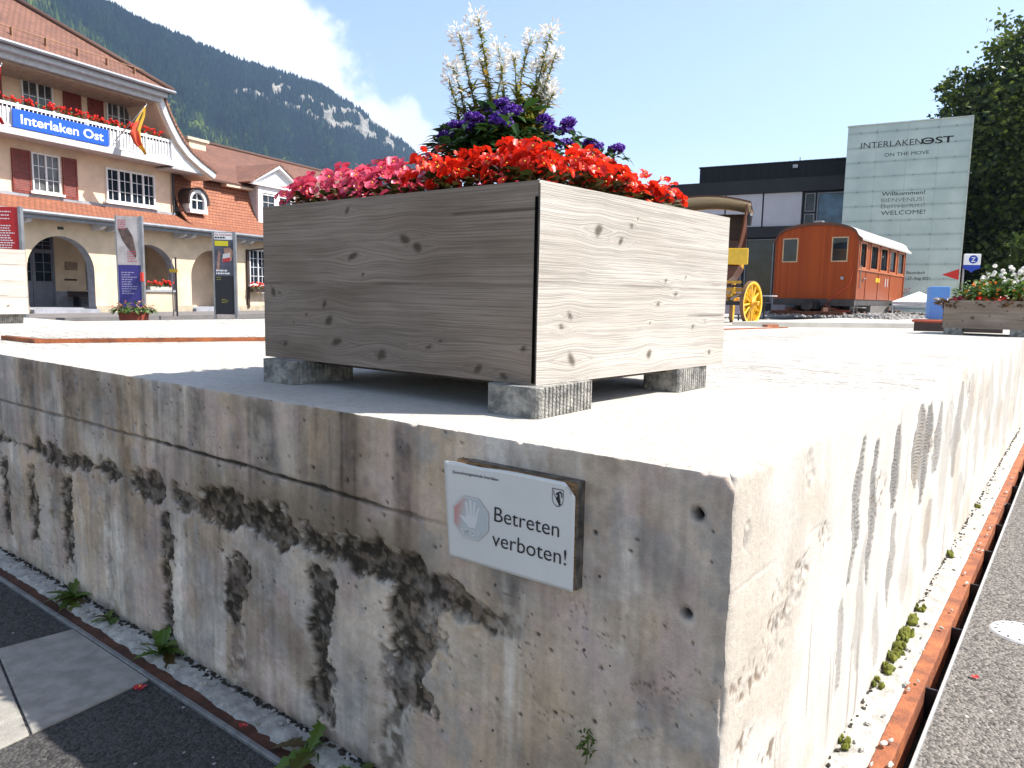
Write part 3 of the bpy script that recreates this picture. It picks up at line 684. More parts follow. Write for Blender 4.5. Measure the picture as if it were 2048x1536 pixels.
WOOD_L = wood_attr_mat('weathered_fir_shaded', (0.235, 0.180, 0.138), (0.340, 0.275, 0.222))  # shade put into the wood colour, for the faces away from the sun
WOOD_R = wood_attr_mat('weathered_fir_sunlit', (0.51, 0.465, 0.415), (0.62, 0.575, 0.525))  # the same wood, sunlight put into its colour as a paler tone

def panel_obj(a, b, z0, z1, thick, m, parent, seed, knots, gap=0.0, name='side_panel'):
    """board from a to b (outer face on the right of a->b as seen from outside), a, b plan points"""
    a = Vector((*a, 0)); b = Vector((*b, 0)); d = (b - a); W = d.length; d.normalize()
    out = Vector((d.y, -d.x, 0))
    xs = np.linspace(0, W, max(20, int(W / 0.006))); zs = np.linspace(z0, z1, max(12, int((z1 - z0) / 0.006)))
    X, Zz = np.meshgrid(xs, zs, indexing='ij')
    q = random.Random(seed)
    gy = Zz + 0.006 * fbm(X * 1.1, Zz * 3, 3, seed) ; kn = np.zeros_like(X)
    for kx, kz, kr in knots:
        dx = X - kx * W; dz = Zz - (z0 + kz * (z1 - z0))
        gy = gy + np.sign(dz) * -0.9 * kr * np.exp(-(dx / (kr * 3.0)) ** 2) * np.exp(-np.abs(dz) / (kr * 2.5))
        ang = q.uniform(-1.1, 1.1); ex = dx * math.cos(ang) + dz * math.sin(ang); ez = -dx * math.sin(ang) + dz * math.cos(ang)
        rr = np.hypot(ex / 1.25, ez / q.uniform(.55, .95))
        rr = rr * (1 + 0.35 * fbm(X * 60, Zz * 60, 2, seed + 5))
        kn = np.maximum(kn, sstep(kr * 0.62 - rr, -kr * 0.35, kr * 0.2))
    # glued strips: tone and grain jump a little from one to the next
    lz = (Zz - z0) / (z1 - z0) * max(2, round((z1 - z0) / .112)) + .06 * np.sin(X * 0 + seed); li = np.floor(lz); lam = 1 + .16 * np.sin(li * 12.9898 + seed * 4.1) ; sgx = li * 3.7
    kn = np.maximum(kn, (.25 + .5 * sstep(fbm(X * 5, li * 3.1, 3, seed + 8), -.1, .4)) * sstep(.0016 - np.abs(lz - np.round(lz)) * .112, -.001, .0012) * (np.abs(lz - np.round(lz)) < .1) * (np.round(lz) > .5) * (np.round(lz) < round((z1 - z0) / .112) - .3))
    # a few drying checks
    for _ in range(3):
        zz0 = q.uniform(z0 + .05, z1 - .05); x0 = q.choice([0, W]); 
        kn = np.maximum(kn, 0.9 * sstep(0.0022 - np.abs(Zz - zz0 - .004 * fbm(X * 6, X * 0, 2, seed)), 0, .002) * sstep(q.uniform(.12, .3) * W - np.abs(X - x0), 0, .03))
    warp = 0.0015 * fbm(X * 3, Zz * 4, 2, seed + 9)
    P = np.zeros(X.shape + (3,))
    Xs = X.copy()
    if gap:
        sl = sstep(X, 0.10, 0.0); Xs = X + gap * sl * (Zz < z1 - 0.035)
    P[..., 0] = a.x + d.x * Xs + out.x * (0.0032 + warp); P[..., 1] = a.y + d.y * Xs + out.y * (0.0032 + warp); P[..., 2] = Zz
    me = grid_mesh(name, P)
    nv0 = X.size
    # body behind the face
    mbx = MB(); g = gap
    bx = []
    for (t, o_) in ((g, 0), (W, 0), (W, -thick), (g, -thick)):
        p = a + d * t + out * o_; bx.append((p.x, p.y))
    mbx.prism(bx, 'z', z0, z1 - (0.034 if gap else 0))
    if gap:
        p0 = a; tp = [a, a + d * W, a + d * W - out * thick, a - out * thick]
        mbx.prism([(p.x, p.y) for p in tp], 'z', z1 - 0.0335, z1)
    me2 = mbx.mesh('b')
    V = np.concatenate([P.reshape(-1, 3), np.array(mbx.v)])
    # merge by hand
    import bmesh
    bm = bmesh.new(); bm.from_mesh(me)
    vs = [bm.verts.new(v) for v in mbx.v]
    for f in mbx.f: bm.faces.new([vs[i] for i in f])
    bm.to_mesh(me); bm.free(); bpy.data.meshes.remove(me2)
    nv = len(me.vertices)
    ext = np.array(mbx.v)
    f_attr(me, 'lam', np.concatenate([lam.ravel(), np.ones(len(ext))]))
    gxv = np.concatenate([(X + sgx).ravel(), (ext - np.array(a)) @ np.array(d)]); gyv = np.concatenate([gy.ravel(), ext[:, 2]]); knv = np.concatenate([kn.ravel(), np.zeros(len(ext))])
    f_attr(me, 'gx', gxv + seed * 3.1); f_attr(me, 'gy', gyv + seed * 0.7); f_attr(me, 'knot', knv)
    return obj(name, me, m, parent)

def rand_knots(n, seed):
    q = random.Random(seed); return [(q.uniform(.04, .96), q.uniform(.05, .95), q.uniform(.007, .017)) for _ in range(n)]
def concrete_block(name_label, u, v, du, dv, h, z=ZP, rot=0.0, group='concrete blocks under the planters'):
    """ribbed block, platform frame, u/v of its centre"""
    o = MB(); P2 = []
    rr = .015
    x, y = dv / 2, du / 2
    pts = []
    for cx, cy, a0 in ((x - rr, -y + rr, -90), (x - rr, y - rr, 0), (-x + rr, y - rr, 90), (-x + rr, -y + rr, 180)):
        for k in range(4): t = R(a0 + 30 * k); pts.append((cx + rr * math.cos(t), cy + rr * math.sin(t)))
    # ribs on the face turned to the sun (+x)
    n = max(6, int(du / 0.016)); ribs = []
    for k in range(n):
        y0 = -y + rr + (du - 2 * rr) * k / n; y1 = -y + rr + (du - 2 * rr) * (k + 1) / n; w = (y1 - y0)
        ribs += [(x, y0 + .08 * w), (x, y0 + .72 * w), (x - .004, y0 + .78 * w), (x - .004, y0 + .96 * w)]
    out = []
    for i, p in enumerate(pts):
        if i == 4: out += ribs
        out.append(p)
    o.prism(out, 'z', 0, h)
    b = o.build('concrete_block', BLOCK, None, bevel=0.0025)
    w = PL(u, v, z); b.location = w; b.rotation_euler = (0, 0, -TH + rot)
    tag(b, name_label, 'block', group)
    return b

ZB = ZP + 0.07
pA, pL_, pR_ = (-.572, .256), (-1.607, .261), (-.503, 1.168)       # near, far-left and right corner of the box (x = -v, y = u)
pB = (-1.535, 1.172)
ZT = 1.3683
box = local(thing('wooden_planter', 'large square planter of knotty grey boards raised on concrete blocks', 'planter')); box.location = PF
kl = [(1 - .64, .70, .017), (1 - .595, .745, .020), (1 - .40, .66, .022), (.955, .44, .017), (.925, .435, .010), (.72, .37, .013), (.70, .27, .020), (.67, .135, .022), (.90, .10, .010), (.49, .08, .022), (.32, .15, .012), (.16, .06, .016), (.085, .03, .015), (.62, .93, .013), (.03, .18, .010), (.28, .19, .007), (.80, .30, .007), (.56, .55, .007), (.40, .15, .006), (.86, .24, .006)]
kl = [(1 - x, z, r) for x, z, r in kl]
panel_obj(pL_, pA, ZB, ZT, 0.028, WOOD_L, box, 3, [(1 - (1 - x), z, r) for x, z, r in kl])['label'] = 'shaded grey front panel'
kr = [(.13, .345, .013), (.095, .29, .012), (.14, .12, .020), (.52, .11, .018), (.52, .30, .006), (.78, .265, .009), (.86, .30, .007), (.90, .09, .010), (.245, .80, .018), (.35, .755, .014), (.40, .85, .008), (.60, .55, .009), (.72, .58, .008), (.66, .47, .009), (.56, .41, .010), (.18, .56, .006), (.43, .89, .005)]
panel_obj(pA, pR_, ZB, ZT, 0.028, WOOD_R, box, 4, kr)['label'] = 'sunlit side panel in a lightened wood tone'
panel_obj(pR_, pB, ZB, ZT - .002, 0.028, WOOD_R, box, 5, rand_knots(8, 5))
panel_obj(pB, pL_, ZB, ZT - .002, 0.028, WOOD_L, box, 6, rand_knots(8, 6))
mb = MB(); mb.prism([(-1.56, .30), (-.60, .30), (-.54, 1.13), (-1.5, 1.13)], 'z', ZB - .012, ZB + .02); mb.build('base_board', DARKWOOD, box)
mb = MB()
Xg, Yg = np.meshgrid(np.linspace(-1.58, -.55, 24), np.linspace(.285, 1.14, 22), indexing='ij')
ed = np.minimum(np.minimum(Xg + 1.58, -.55 - Xg), np.minimum(Yg - .285, 1.14 - Yg))
Xg = Xg - np.maximum(0, Xg - (-.615 + (Yg - .256) * .075)); Zg = ZT - .035 + 0.110 * np.clip(ed / .35, 0, 1) ** .8 + .012 * fbm(Xg * 9, Yg * 9, 3, 3)
me = grid_mesh('soil', np.stack([Xg, Yg, Zg], -1)); obj('soil', me, SOIL, box)
def soil_z(x, y):
    e = min(x + 1.58, -.55 - x, y - .285, 1.14 - y); return ZT - .035 + 0.110 * min(1, max(0, e) / .35) ** .8
# thin black box stands in for the shade of a slot between the panels
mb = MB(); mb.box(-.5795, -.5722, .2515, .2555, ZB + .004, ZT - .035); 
mb.build('corner_slot_shade', flat('black_slot_shade', (0.004, 0.004, 0.004), 1.0, 0.0), box)

concrete_block('ribbed grey block under the near corner of the big planter', .335, .610, .235, .150, .0695)
concrete_block('dark shaded block under the left end of the big planter', .325, 1.48, .235, .150, .0695)
concrete_block('ribbed block under the right end of the sunlit planter panel', .990, .575, .205, .12, .0695)

# ---- flowers: blossoms and leaves
def blossom_mesh(seed, s=1.0, petal=0):
    q = random.Random(seed); m = MB()
    for k in range(4):
        big = k % 2 == 0
        a = k * math.pi / 2 + q.uniform(-.2, .2); L_ = s * (.0165 if big else .0115) * q.uniform(.85, 1.15); W_ = s * (.0145 if big else .007) * q.uniform(.9, 1.1)
        lift = q.uniform(.15, .7); pts = []
        nseg = 7
        pts.append((0, 0, 0))
        rim = []
        for j in range(nseg + 1):
            t = -1 + 2 * j / nseg
            r_ = L_ * (0.35 + 0.65 * math.sqrt(max(0, 1 - (abs(t)) ** 2.2)))
            x = r_; y = t * W_
            z = lift * x * .6 + q.uniform(-.0012, .0012) + .0015 * math.cos(t * 3)
            rim.append((x * math.cos(a) - y * math.sin(a), x * math.sin(a) + y * math.cos(a), z))
        mid = (L_ * .55 * math.cos(a), L_ * .55 * math.sin(a), lift * L_ * .3 - .002)
        o = len(pts)
        vs = [(0, 0, 0), mid] + rim
        fs = [(1, 2 + j, 3 + j) for j in range(nseg)] + [(0, 2, 1), (0, 1, 2 + nseg)]
        m.add(vs, fs, 0)
    m.blob((0, 0, .003 * s), (.0028 * s, .0028 * s, .003 * s), seed, 1, (6, 4), 0)
    return m
BLO = {'p': [], 'r': []}
for k in range(5):
    for key, pm in (('p', PETAL_P), ('r', PETAL_R)):
        m_ = blossom_mesh(100 + k, .92); me = m_.mesh('begonia_blossom'); me.materials.append(pm); me.materials.append(PETAL_C); me.polygons.foreach_set('use_smooth', [True] * len(me.polygons))
        BLO[key].append(me)
def leaf_shape(m, c, d, nrm, l, w, curl=.25, seg=4, mi=0):
    d = Vector(d).normalized(); nrm = Vector(nrm).normalized(); s = d.cross(nrm).normalized(); nrm = s.cross(d)
    vs = []; c = Vector(c)
    for i in range(seg + 1):
        t = i / seg; ww = w * (math.sin(math.pi * (0.08 + 0.92 * t) ** .8) if i < seg else 0.0) * .5
        p = c + d * (l * t) - nrm * (curl * l * t * t)
        vs += [p - s * ww + nrm * ww * .25, p, p + s * ww + nrm * ww * .25]
    fs = []
    for i in range(seg):
        o = i * 3; fs += [(o, o + 1, o + 4, o + 3), (o + 1, o + 2, o + 5, o + 4)]
    m.add(vs, fs, mi)
def foliage_mesh(seed, n, rad, h, l, w, mtl, name='foliage'):
    q = random.Random(seed); m = MB()
    for _ in range(n):
        a = q.uniform(0, 6.28); r_ = rad * math.sqrt(q.random()); z = q.uniform(0, h)
        leaf_shape(m, (r_ * math.cos(a), r_ * math.sin(a), z), (math.cos(a), math.sin(a), q.uniform(.2, 1.2)), (q.uniform(-.4, .4), q.uniform(-.4, .4), 1), l * q.uniform(.7, 1.2), w * q.uniform(.8, 1.2), q.uniform(.1, .5), 3)
    me = m.mesh(name); me.materials.append(mtl); return me
FOL = [foliage_mesh(200 + k, 17, .030, .060, .028, .026, LEAF_B) for k in range(4)]
def begonia(key, w, q, nb):
    lab = 'pink begonia in bloom on the left side of the big planter' if key == 'p' else 'scarlet begonia in bloom on the right side of the big planter'
    t = thing('begonia_plant', lab, 'begonia', w, q.uniform(0, 6.28), 'pink begonias in the big planter' if key == 'p' else 'scarlet begonias in the big planter')
    s = q.uniform(.88, 1.10); t.scale = (s, s, s * q.uniform(.85, 1.08) * (.80 if w.x > .30 else 1.0))
    o = bpy.data.objects.new('foliage', q.choice(FOL)); COL.objects.link(o); o.parent = t
    for _ in range(nb):
        a = q.uniform(0, 6.28); r_ = .064 * math.sqrt(q.random()); z = .030 + .085 * (1 - (r_ / .070) ** 2) + q.uniform(-.018, .014)
        b = bpy.data.objects.new('blossom', q.choice(BLO[key])); COL.objects.link(b); b.parent = t
        b.location = (r_ * math.cos(a), r_ * math.sin(a), z)
        out = Vector((math.cos(a) * r_ * 14, math.sin(a) * r_ * 14, q.uniform(.3, 1.1))); out += Vector((q.uniform(-.5, .5), q.uniform(-.5, .5), 0))
        b.rotation_euler = (out.to_track_quat('Z', 'Y') @ Vector((0, 0, 1)).rotation_difference(Vector((0, 0, 1)))).to_euler()
        k = q.uniform(.85, 1.25); b.scale = (k, k, k)
q = random.Random(21)
cnt = 0
pts_b = []
yy = .30
while yy < 1.14:
    xx = -1.56
    while xx < -.545:
        x = xx + q.uniform(-.025, .025); y = yy + q.uniform(-.02, .02)
        xx += .083
        x = min(max(x, -1.535), -.625 + (y - .3) * .07); y = min(max(y, .325), 1.05)
        rc = math.hypot(x + 1.05, y - .71)
        if rc < .21: continue
        if y > .93 and x > -.72: continue
        if y > .78 and x < -1.25: continue                  # far corner, nothing of it shows
        pts_b.append((x, y))
    yy += .083
for x, y in pts_b:
    v = -x
    pink = (v + q.uniform(-.07, .07) + .12 * (y - .3) > 1.04) or (q.random() < .015)
    begonia('p' if pink else 'r', PL(y, v, soil_z(x, y) - .004), q, 12 if (y < .6 or x > -.85) else 9)

# heliotrope around the centre
def heliotrope(u, v, s, seed, label, lean=(0, 0)):
    q = random.Random(seed)
    t = thing('heliotrope_plant', label, 'heliotrope', PL(u, v, soil_z(-v, u) + .025), q.uniform(0, 6), 'violet heliotropes round the white flowers')
    m = MB()
    for _ in range(120):
        a = q.uniform(0, 6.28); r_ = .10 * s * math.sqrt(q.random()); z = q.uniform(.02, .17) * s
        leaf_shape(m, (r_ * math.cos(a), r_ * math.sin(a), z), (math.cos(a), math.sin(a), q.uniform(-.4, .5)), (q.uniform(-.3, .3), q.uniform(-.3, .3), 1), .062 * s * q.uniform(.6, 1.15), .026 * s * q.uniform(.8, 1.2), q.uniform(.1, .6), 4)
    me = m.mesh('foliage'); me.materials.append(LEAF_H); obj('foliage', me, None, t)
    for k in range(4):
        a = q.uniform(0, 6.28); r_ = .085 * s * q.uniform(.2, 1); cz = .185 * s * q.uniform(.85, 1.1)
        m = MB()
        for _ in range(90):
            b = q.uniform(0, 6.28); rr = .042 * s * math.sqrt(q.random()); fz = .016 * s * (1 - (rr / (.045 * s)) ** 2) + q.uniform(-.006, .006)
            fx, fy = r_ * math.cos(a) + rr * math.cos(b), r_ * math.sin(a) + rr * math.sin(b) * .75
            d = Vector((q.uniform(-1, 1), q.uniform(-1, 1), q.uniform(.2, 1))).normalized(); e = d.orthogonal().normalized() * .0048; g = d.cross(e)
            c = Vector((fx, fy, cz + fz)); m.add([c - e - g, c + e - g, c + e + g, c - e + g, c + d * .003], [(0, 1, 4), (1, 2, 4), (2, 3, 4), (3, 0, 4)])
        me = m.mesh('flower_head'); me.materials.append(VIOLET); obj('flower_head', me, None, t)
hl = 'violet heliotrope %s'
for u, v, s, k, w in ((.55, 1.02, .8, 1, 'facing the front board, below the white flowers'), (.58, .90, .8, 2, 'just right of the white flower stems'), (.64, 1.16, .8, 3, 'on the left flank of the green mound'), (.70, .82, .75, 4, 'above the scarlet begonias on the right flank'),
                      (.72, 1.03, 1.05, 5, 'standing highest, straight under the white flowers'), (.90, .98, .8, 6, 'half hidden at the back of the mound'), (.84, .76, .65, 7, 'low and small, farthest right of the violet ones'), (.66, 1.0, 1.05, 8, 'in the middle of the dark mound'), (.60, 1.12, .7, 9, 'low behind the pink begonias')):
    heliotrope(u, v, s, k, hl % w)
# white spider flowers: (photo position of the flower head, foot in the planter)
def cleome(px, py, dist, foot_u, foot_v, seed, label, size=1.0):
    q = random.Random(seed)
    foot = PL(foot_u, foot_v, ZT + .10); head = at(px, py, dist)
    t = thing('spider_flower', label, 'spider flower', foot, 0, 'white spider flowers on tall stems')
    d = head - foot; n = 9; pts = []
    bend = Vector((d.x * .35, d.y * .35, 0))
    for i in range(n):
        s = i / (n - 1); pts.append(d * s - bend * math.sin(math.pi * s) * .35 + Vector((q.uniform(-.003, .003), q.uniform(-.003, .003), 0)))
    m = MB(); m.tube(pts, [.0038 - .0018 * i / (n - 1) for i in range(n)], 6); m.build('stem', STEM_C, t, True)
    m = MB()
    def along(s):
        f = s * (n - 1); i = min(n - 2, int(f)); return pts[i].lerp(pts[i + 1], f - i)
    for k in range(int(430 * size)):                 # small leaves packed up the stem
        s = q.uniform(.05, .96) if k % 3 else q.uniform(.15, .64); a = q.uniform(0, 6.28)
        l = (.066 if (s < .40 or (k % 9 == 0 and s < .66)) else .020) * q.uniform(.6, 1.2)
        leaf_shape(m, along(s), (math.cos(a), math.sin(a), q.uniform(-.2, 1.1)), (0, 0, 1), l, l * (.17 if l > .035 else .30), q.uniform(.1, .5), 3)
    me = m.mesh('leaves'); me.materials.append(LEAF_C); obj('leaves', me, None, t)
    m = MB(); top = pts[-1]; ax = (pts[-1] - pts[-2]).normalized()
    R0 = .033 * size
    for k in range(int(85 * size)):                  # petals and long stamens
        a = q.uniform(0, 6.28); e = q.uniform(-.5, 1.0)
        dd = Vector((math.cos(a), math.sin(a), e)).normalized(); c = top - ax * q.uniform(-.006, .035) * size + dd * R0 * q.uniform(.35, .9)
        leaf_shape(m, c, dd + Vector((0, 0, .3)), (q.uniform(-1, 1), q.uniform(-1, 1), q.uniform(-1, 1)), 0.0135 * q.uniform(.7, 1.3), .0070, q.uniform(-.3, .5), 3)
    for k in range(44):
        a = q.uniform(0, 6.28); dd = Vector((math.cos(a), math.sin(a), q.uniform(-.3, .6))).normalized(); c = top - ax * q.uniform(0, .06)
        e = dd.orthogonal().normalized() * .0006; m.add([c - e, c + e, c + dd * .045 * q.uniform(.8, 1.3)], [(0, 1, 2)])
    me = m.mesh('flower_head'); me.materials.append(WHITEPET); obj('flower_head', me, None, t)
cl_ = 'white spider flower %s'
for args in ((955, 30, 2.30, .71, 1.06, 1, cl_ % 'on the tallest stem of the clump', 1.25), (915, 62, 2.28, .70, 1.10, 2, cl_ % 'left of the tallest one and a little lower', 1.1), (1104, 58, 2.32, .72, .98, 3, cl_ % 'highest on the right side of the clump', .95), (1063, 70, 2.30, .68, 1.00, 4, cl_ % 'inside the highest one on the right', .9),
             (998, 92, 2.34, .74, 1.04, 5, cl_ % 'in the gap between the two tall groups', 1.0), (905, 125, 2.27, .68, 1.12, 6, cl_ % 'at mid height on the left edge', .95), (897, 155, 2.26, .67, 1.13, 7, cl_ % 'lowest on the left edge', .8), (960, 115, 2.36, .76, 1.06, 8, cl_ % 'half way up the tallest stem', .9),
             (1095, 110, 2.36, .74, .96, 9, cl_ % 'at mid height on the right', 1.0), (1112, 105, 2.30, .70, .95, 10, cl_ % 'on the outer right edge at mid height', .8), (1098, 165, 2.28, .70, .96, 11, cl_ % 'low on the right side', .8), (1110, 182, 2.26, .68, .93, 12, cl_ % 'lowest on the right edge', .75), (1027, 108, 2.38, .78, 1.02, 13, cl_ % 'with a small head right of the gap', .6), (1005, 128, 2.24, .64, 1.03, 14, cl_ % 'small and green in the middle of the clump', .55), (1075, 125, 2.38, .78, .98, 15, cl_ % 'behind the right group', .8)):
    cleome(*args)
# ---- two more planters
def simple_planter(label, u0, u1, v0, v1, z0, z1, mF, mS, seed):
    t = local(thing('wooden_planter', label, 'planter')); t.location = PF
    a, l_, r_, b = (-v0, u0), (-v1, u0), (-v0, u1), (-v1, u1)
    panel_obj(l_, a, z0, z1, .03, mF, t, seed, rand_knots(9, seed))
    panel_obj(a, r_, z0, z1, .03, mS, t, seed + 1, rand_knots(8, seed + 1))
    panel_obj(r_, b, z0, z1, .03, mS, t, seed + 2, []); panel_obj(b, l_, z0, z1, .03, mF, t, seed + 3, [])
    mb = MB(); mb.box(-v1 + .03, -v0 - .03, u0 + .03, u1 - .03, z1 - .09, z1 - .03); mb.build('soil', SOIL, t)
    return t
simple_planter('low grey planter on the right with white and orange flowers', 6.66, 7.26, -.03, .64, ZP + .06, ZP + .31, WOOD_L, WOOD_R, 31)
concrete_block('block under the left end of the low grey planter', 6.72, .555, .12, .15, .0595)
concrete_block('block under the right end of the low grey planter', 6.72, .060, .12, .13, .0595)
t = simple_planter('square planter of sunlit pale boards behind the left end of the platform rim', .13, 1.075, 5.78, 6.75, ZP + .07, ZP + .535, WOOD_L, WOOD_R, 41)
concrete_block('block under the right end of the planter at the far left', .96, 5.90, .20, .15, .0695)
concrete_block('block under the hidden end of the planter at the far left', .30, 5.90, .20, .15, .0695)
# ------------------------------------------------------------------ station building on the left
S_LOC = (-17.3775, 26.8705, 0.0); S_ROT = R(90 - 24.762)
SM = Matrix.Translation(S_LOC) @ Matrix.Rotation(S_ROT, 4, 'Z')
st = thing('station_building', 'cream station building with arcade, balcony, red shutters and tiled roofs', 'building', S_LOC, S_ROT)
def uv_strip(name, rows, m, parent, x0, x1, close=None):
    """roof skin: rows = (y, z) profile from eave to ridge, swept along x; uv in metres"""
    mb_ = MB(); vs = []; ls = [0.0]
    for (y0, z0), (y1, z1) in zip(rows[:-1], rows[1:]): ls.append(ls[-1] + math.hypot(y1 - y0, z1 - z0))
    for y, z in rows: vs += [(x0, y, z), (x1, y, z)]
    n = len(rows); fs = [(2 * i, 2 * i + 1, 2 * i + 3, 2 * i + 2) for i in range(n - 1)]
    # underside
    vs += [(x, y, z - .09) for (x, y, z) in vs]; o = 2 * n
    fs += [(o + 2 * i + 2, o + 2 * i + 3, o + 2 * i + 1, o + 2 * i) for i in range(n - 1)]
    fs += [(0, o, o + 1, 1)] + [(2 * i + 1, o + 2 * i + 1, o + 2 * i + 3, 2 * i + 3) for i in range(n - 1)] + [(2 * i + 2, o + 2 * i + 2, o + 2 * i, 2 * i) for i in range(n - 1)]
    me = bpy.data.meshes.new(name); me.from_pydata(vs, [], fs)
    uvl = me.uv_layers.new(name='UVMap')
    for p in me.polygons:
        for li in p.loop_indices:
            vi = me.loops[li].vertex_index % (2 * n); uvl.data[li].uv = (vs[vi][0], ls[vi // 2])
    return obj(name, me, m, parent)
def uv_poly(name, tris, m, parent, thick=0.08):
    """planar roof polygons with uv laid along their own slope; tris = list of 3D polygons"""
    vs = []; fs = []; uvs = []
    for poly in tris:
        P = [Vector(p) for p in poly]; nrm = (P[1] - P[0]).cross(P[2] - P[0]).normalized()
        if nrm.z < 0: P = P[::-1]; nrm = -nrm
        hx = Vector((0, 0, 1)).cross(nrm); hx = hx.normalized() if hx.length > 1e-4 else Vector((1, 0, 0)); up = nrm.cross(hx)
        o = len(vs); k = len(P)
        vs += P + [p - nrm * thick for p in P]; uvs += [(p.dot(hx), p.dot(up)) for p in P] * 2
        fs += [tuple(range(o, o + k)), tuple(range(o + 2 * k - 1, o + k - 1, -1))] + [(o + i, o + k + i, o + k + (i + 1) % k, o + (i + 1) % k) for i in range(k)]
    me = bpy.data.meshes.new(name); me.from_pydata([tuple(v) for v in vs], [], fs); uvl = me.uv_layers.new(name='UVMap')
    for p in me.polygons:
        for li in p.loop_indices: uvl.data[li].uv = uvs[me.loops[li].vertex_index]
    return obj(name, me, m, parent)
def arch_wall(mb_, x0, x1, z0, z1, y, th, arches):
    segs = []; xa = x0
    def q(a, b, za, zb): mb_.add([(a, y, za), (b, y, za), (b, y, zb), (a, y, zb)], [(0, 1, 2, 3)])
    for cx, r_, sp in arches:
        q(xa, cx - r_, z0, z1); xa = cx + r_
        n = 20; arc = [(cx - r_ * math.cos(math.pi * i / n), sp + r_ * .97 * math.sin(math.pi * i / n)) for i in range(n + 1)]
        for (ax, az), (bx, bz) in zip(arc[:-1], arc[1:]):
            mb_.add([(ax, y, az), (bx, y, bz), (bx, y, z1), (ax, y, z1)], [(0, 1, 2, 3)])
        path = [(cx - r_, z0)] + arc + [(cx + r_, z0)]
        for (ax, az), (bx, bz) in zip(path[:-1], path[1:]):
            mb_.add([(ax, y, az), (bx, y, bz), (bx, y + th, bz), (ax, y + th, az)], [(3, 2, 1, 0)], 1)
    q(xa, x1, z0, z1)
def window(parent, x0, x1, z0, z1, y, cols, rows_, name='window', fr=.055, m=None, depth=.09, sill=True, arch=False):
    m = m or WHITE
    f = MB(); w = x1 - x0; h = z1 - z0
    f.box(x0, x0 + fr, y - depth, y, z0, z1); f.box(x1 - fr, x1, y - depth, y, z0, z1)
    f.box(x0 + fr, x1 - fr, y - depth, y, z1 - fr, z1); f.box(x0 + fr, x1 - fr, y - depth, y, z0, z0 + fr)
    for c in range(1, cols):
        xc = x0 + w * c / cols; f.box(xc - fr * .55, xc + fr * .55, y - depth + .006, y - .002, z0 + fr, z1 - fr)
    for c in range(cols):
        xa, xb = x0 + w * c / cols + fr * .6, x0 + w * (c + 1) / cols - fr * .6; xm = (xa + xb) / 2
        f.box(xm - .011, xm + .011, y - .05, y - .004, z0 + fr, z1 - fr)
        for r_ in range(1, rows_):
            zc_ = z0 + h * r_ / rows_; f.box(xa, xm - .011, y - .048, y - .004, zc_ - .011, zc_ + .011); f.box(xm + .011, xb, y - .048, y - .004, zc_ - .011, zc_ + .011)
    o = f.build(name, m, parent)
    g = MB(); g.box(x0 + fr * .5, x1 - fr * .5, y - .03, y - .005, z0 + fr * .5, z1 - fr * .5); g.build('pane', (GLASS, GLASS2, GLASS, GLASS3)[int(abs(x0 * 7 + z0 * 3)) % 4], o)
    if sill:
        s_ = MB(); s_.box(x0 - .12, x1 + .12, y - .16, y + .01, z0 - .09, z0 - .002); s_.build('sill', WHITE, o)
    return o
def shutter(parent, x0, x1, z0, z1, y):
    f = MB(); f.box(x0, x1, y - .05, y - .012, z0, z1)
    n = int((z1 - z0 - .16) / .06)
    for k in range(n):
        zc_ = z0 + .10 + k * .06; f.add([(x0 + .07, y - .062, zc_), (x1 - .07, y - .062, zc_), (x1 - .07, y - .0505, zc_ + .05), (x0 + .07, y - .0505, zc_ + .05)], [(0, 1, 2, 3)])
    for a, b, c, d in ((x0, x0 + .06, z0, z1), (x1 - .06, x1, z0, z1), (x0 + .06, x1 - .06, z1 - .07, z1), (x0 + .06, x1 - .06, z0, z0 + .08), (x0 + .06, x1 - .06, (z0 + z1) / 2 - .04, (z0 + z1) / 2 + .04)):
        f.box(a, b, y - .075, y - .0505, c, d)
    return f.build('shutter', SHUTTER, parent)

mb = MB(); mb.box(-9, 27, -4.2, 0.1, -.1, .16)
walk = mb.build('pavement', mat('grey_pavement', (0.16, 0.15, 0.15), .9, var=.1, vs=2)); walk.location = S_LOC; walk.rotation_euler = (0, 0, S_ROT); tag(walk, kind='structure')
# ground floor
mb = MB()
arch_wall(mb, -8, 10.15, .16, 3.62, 0, .42, [(-6.3, 1.30, 1.72), (-2.45, 1.30, 1.72), (1.22, 1.30, 1.74), (5.0, 1.33, 1.66), (8.45, 1.29, 1.68)])
mb.box(10.15, 27, 0, .4, .16, 3.62)
mb.build('arcade_wall', [CREAM, GREYSTONE], st, fix=False)
mb = MB(); mb.box(-8, 27, -.05, -.002, .16, .46); 
PST = mat('plinth_stone', (0.42, 0.36, 0.27), .9, var=.1)
for xa, xb in ((-5.0, -3.75), (-1.15, -.08), (2.52, 3.67), (6.33, 7.16), (9.74, 26)):
    b_ = MB(); b_.box(xa, xb, -.045, -.003, .16, .42); b_.build('plinth', PST, st)
mb = MB(); mb.box(-8, 10.6, 2.8, 3.1, .16, 3.62); mb.box(10.15, 10.4, .42, 2.8, .16, 3.62); mb.box(-8, 10.6, .42, 2.8, 3.50, 3.62); mb.build('arcade_back_wall', CREAM, st)
mb = MB(); mb.box(-8, 10.15, .42, 2.8, .16, .34); 
for cx in (-6.3, -2.45, 1.22, 8.45): mb.box(cx - 1.28, cx + 1.28, -.25, .42, .16, .30)
mb.build('arcade_floor', GREYSTONE, st)
mb = MB(); mb.box(2.7, 10.15, 2.74, 2.798, .34, .95); mb.build('wainscot', GREYSTONE, st)
# parapet with sill in the second arch
mb = MB(); mb.box(4.1, 6.33, .10, .38, .16, 1.0); mb.build('parapet', CREAM, st); mb = MB(); mb.box(4.0, 6.33, .02, .44, 1.0, 1.08); mb.build('parapet_coping', GREYSTONE, st)
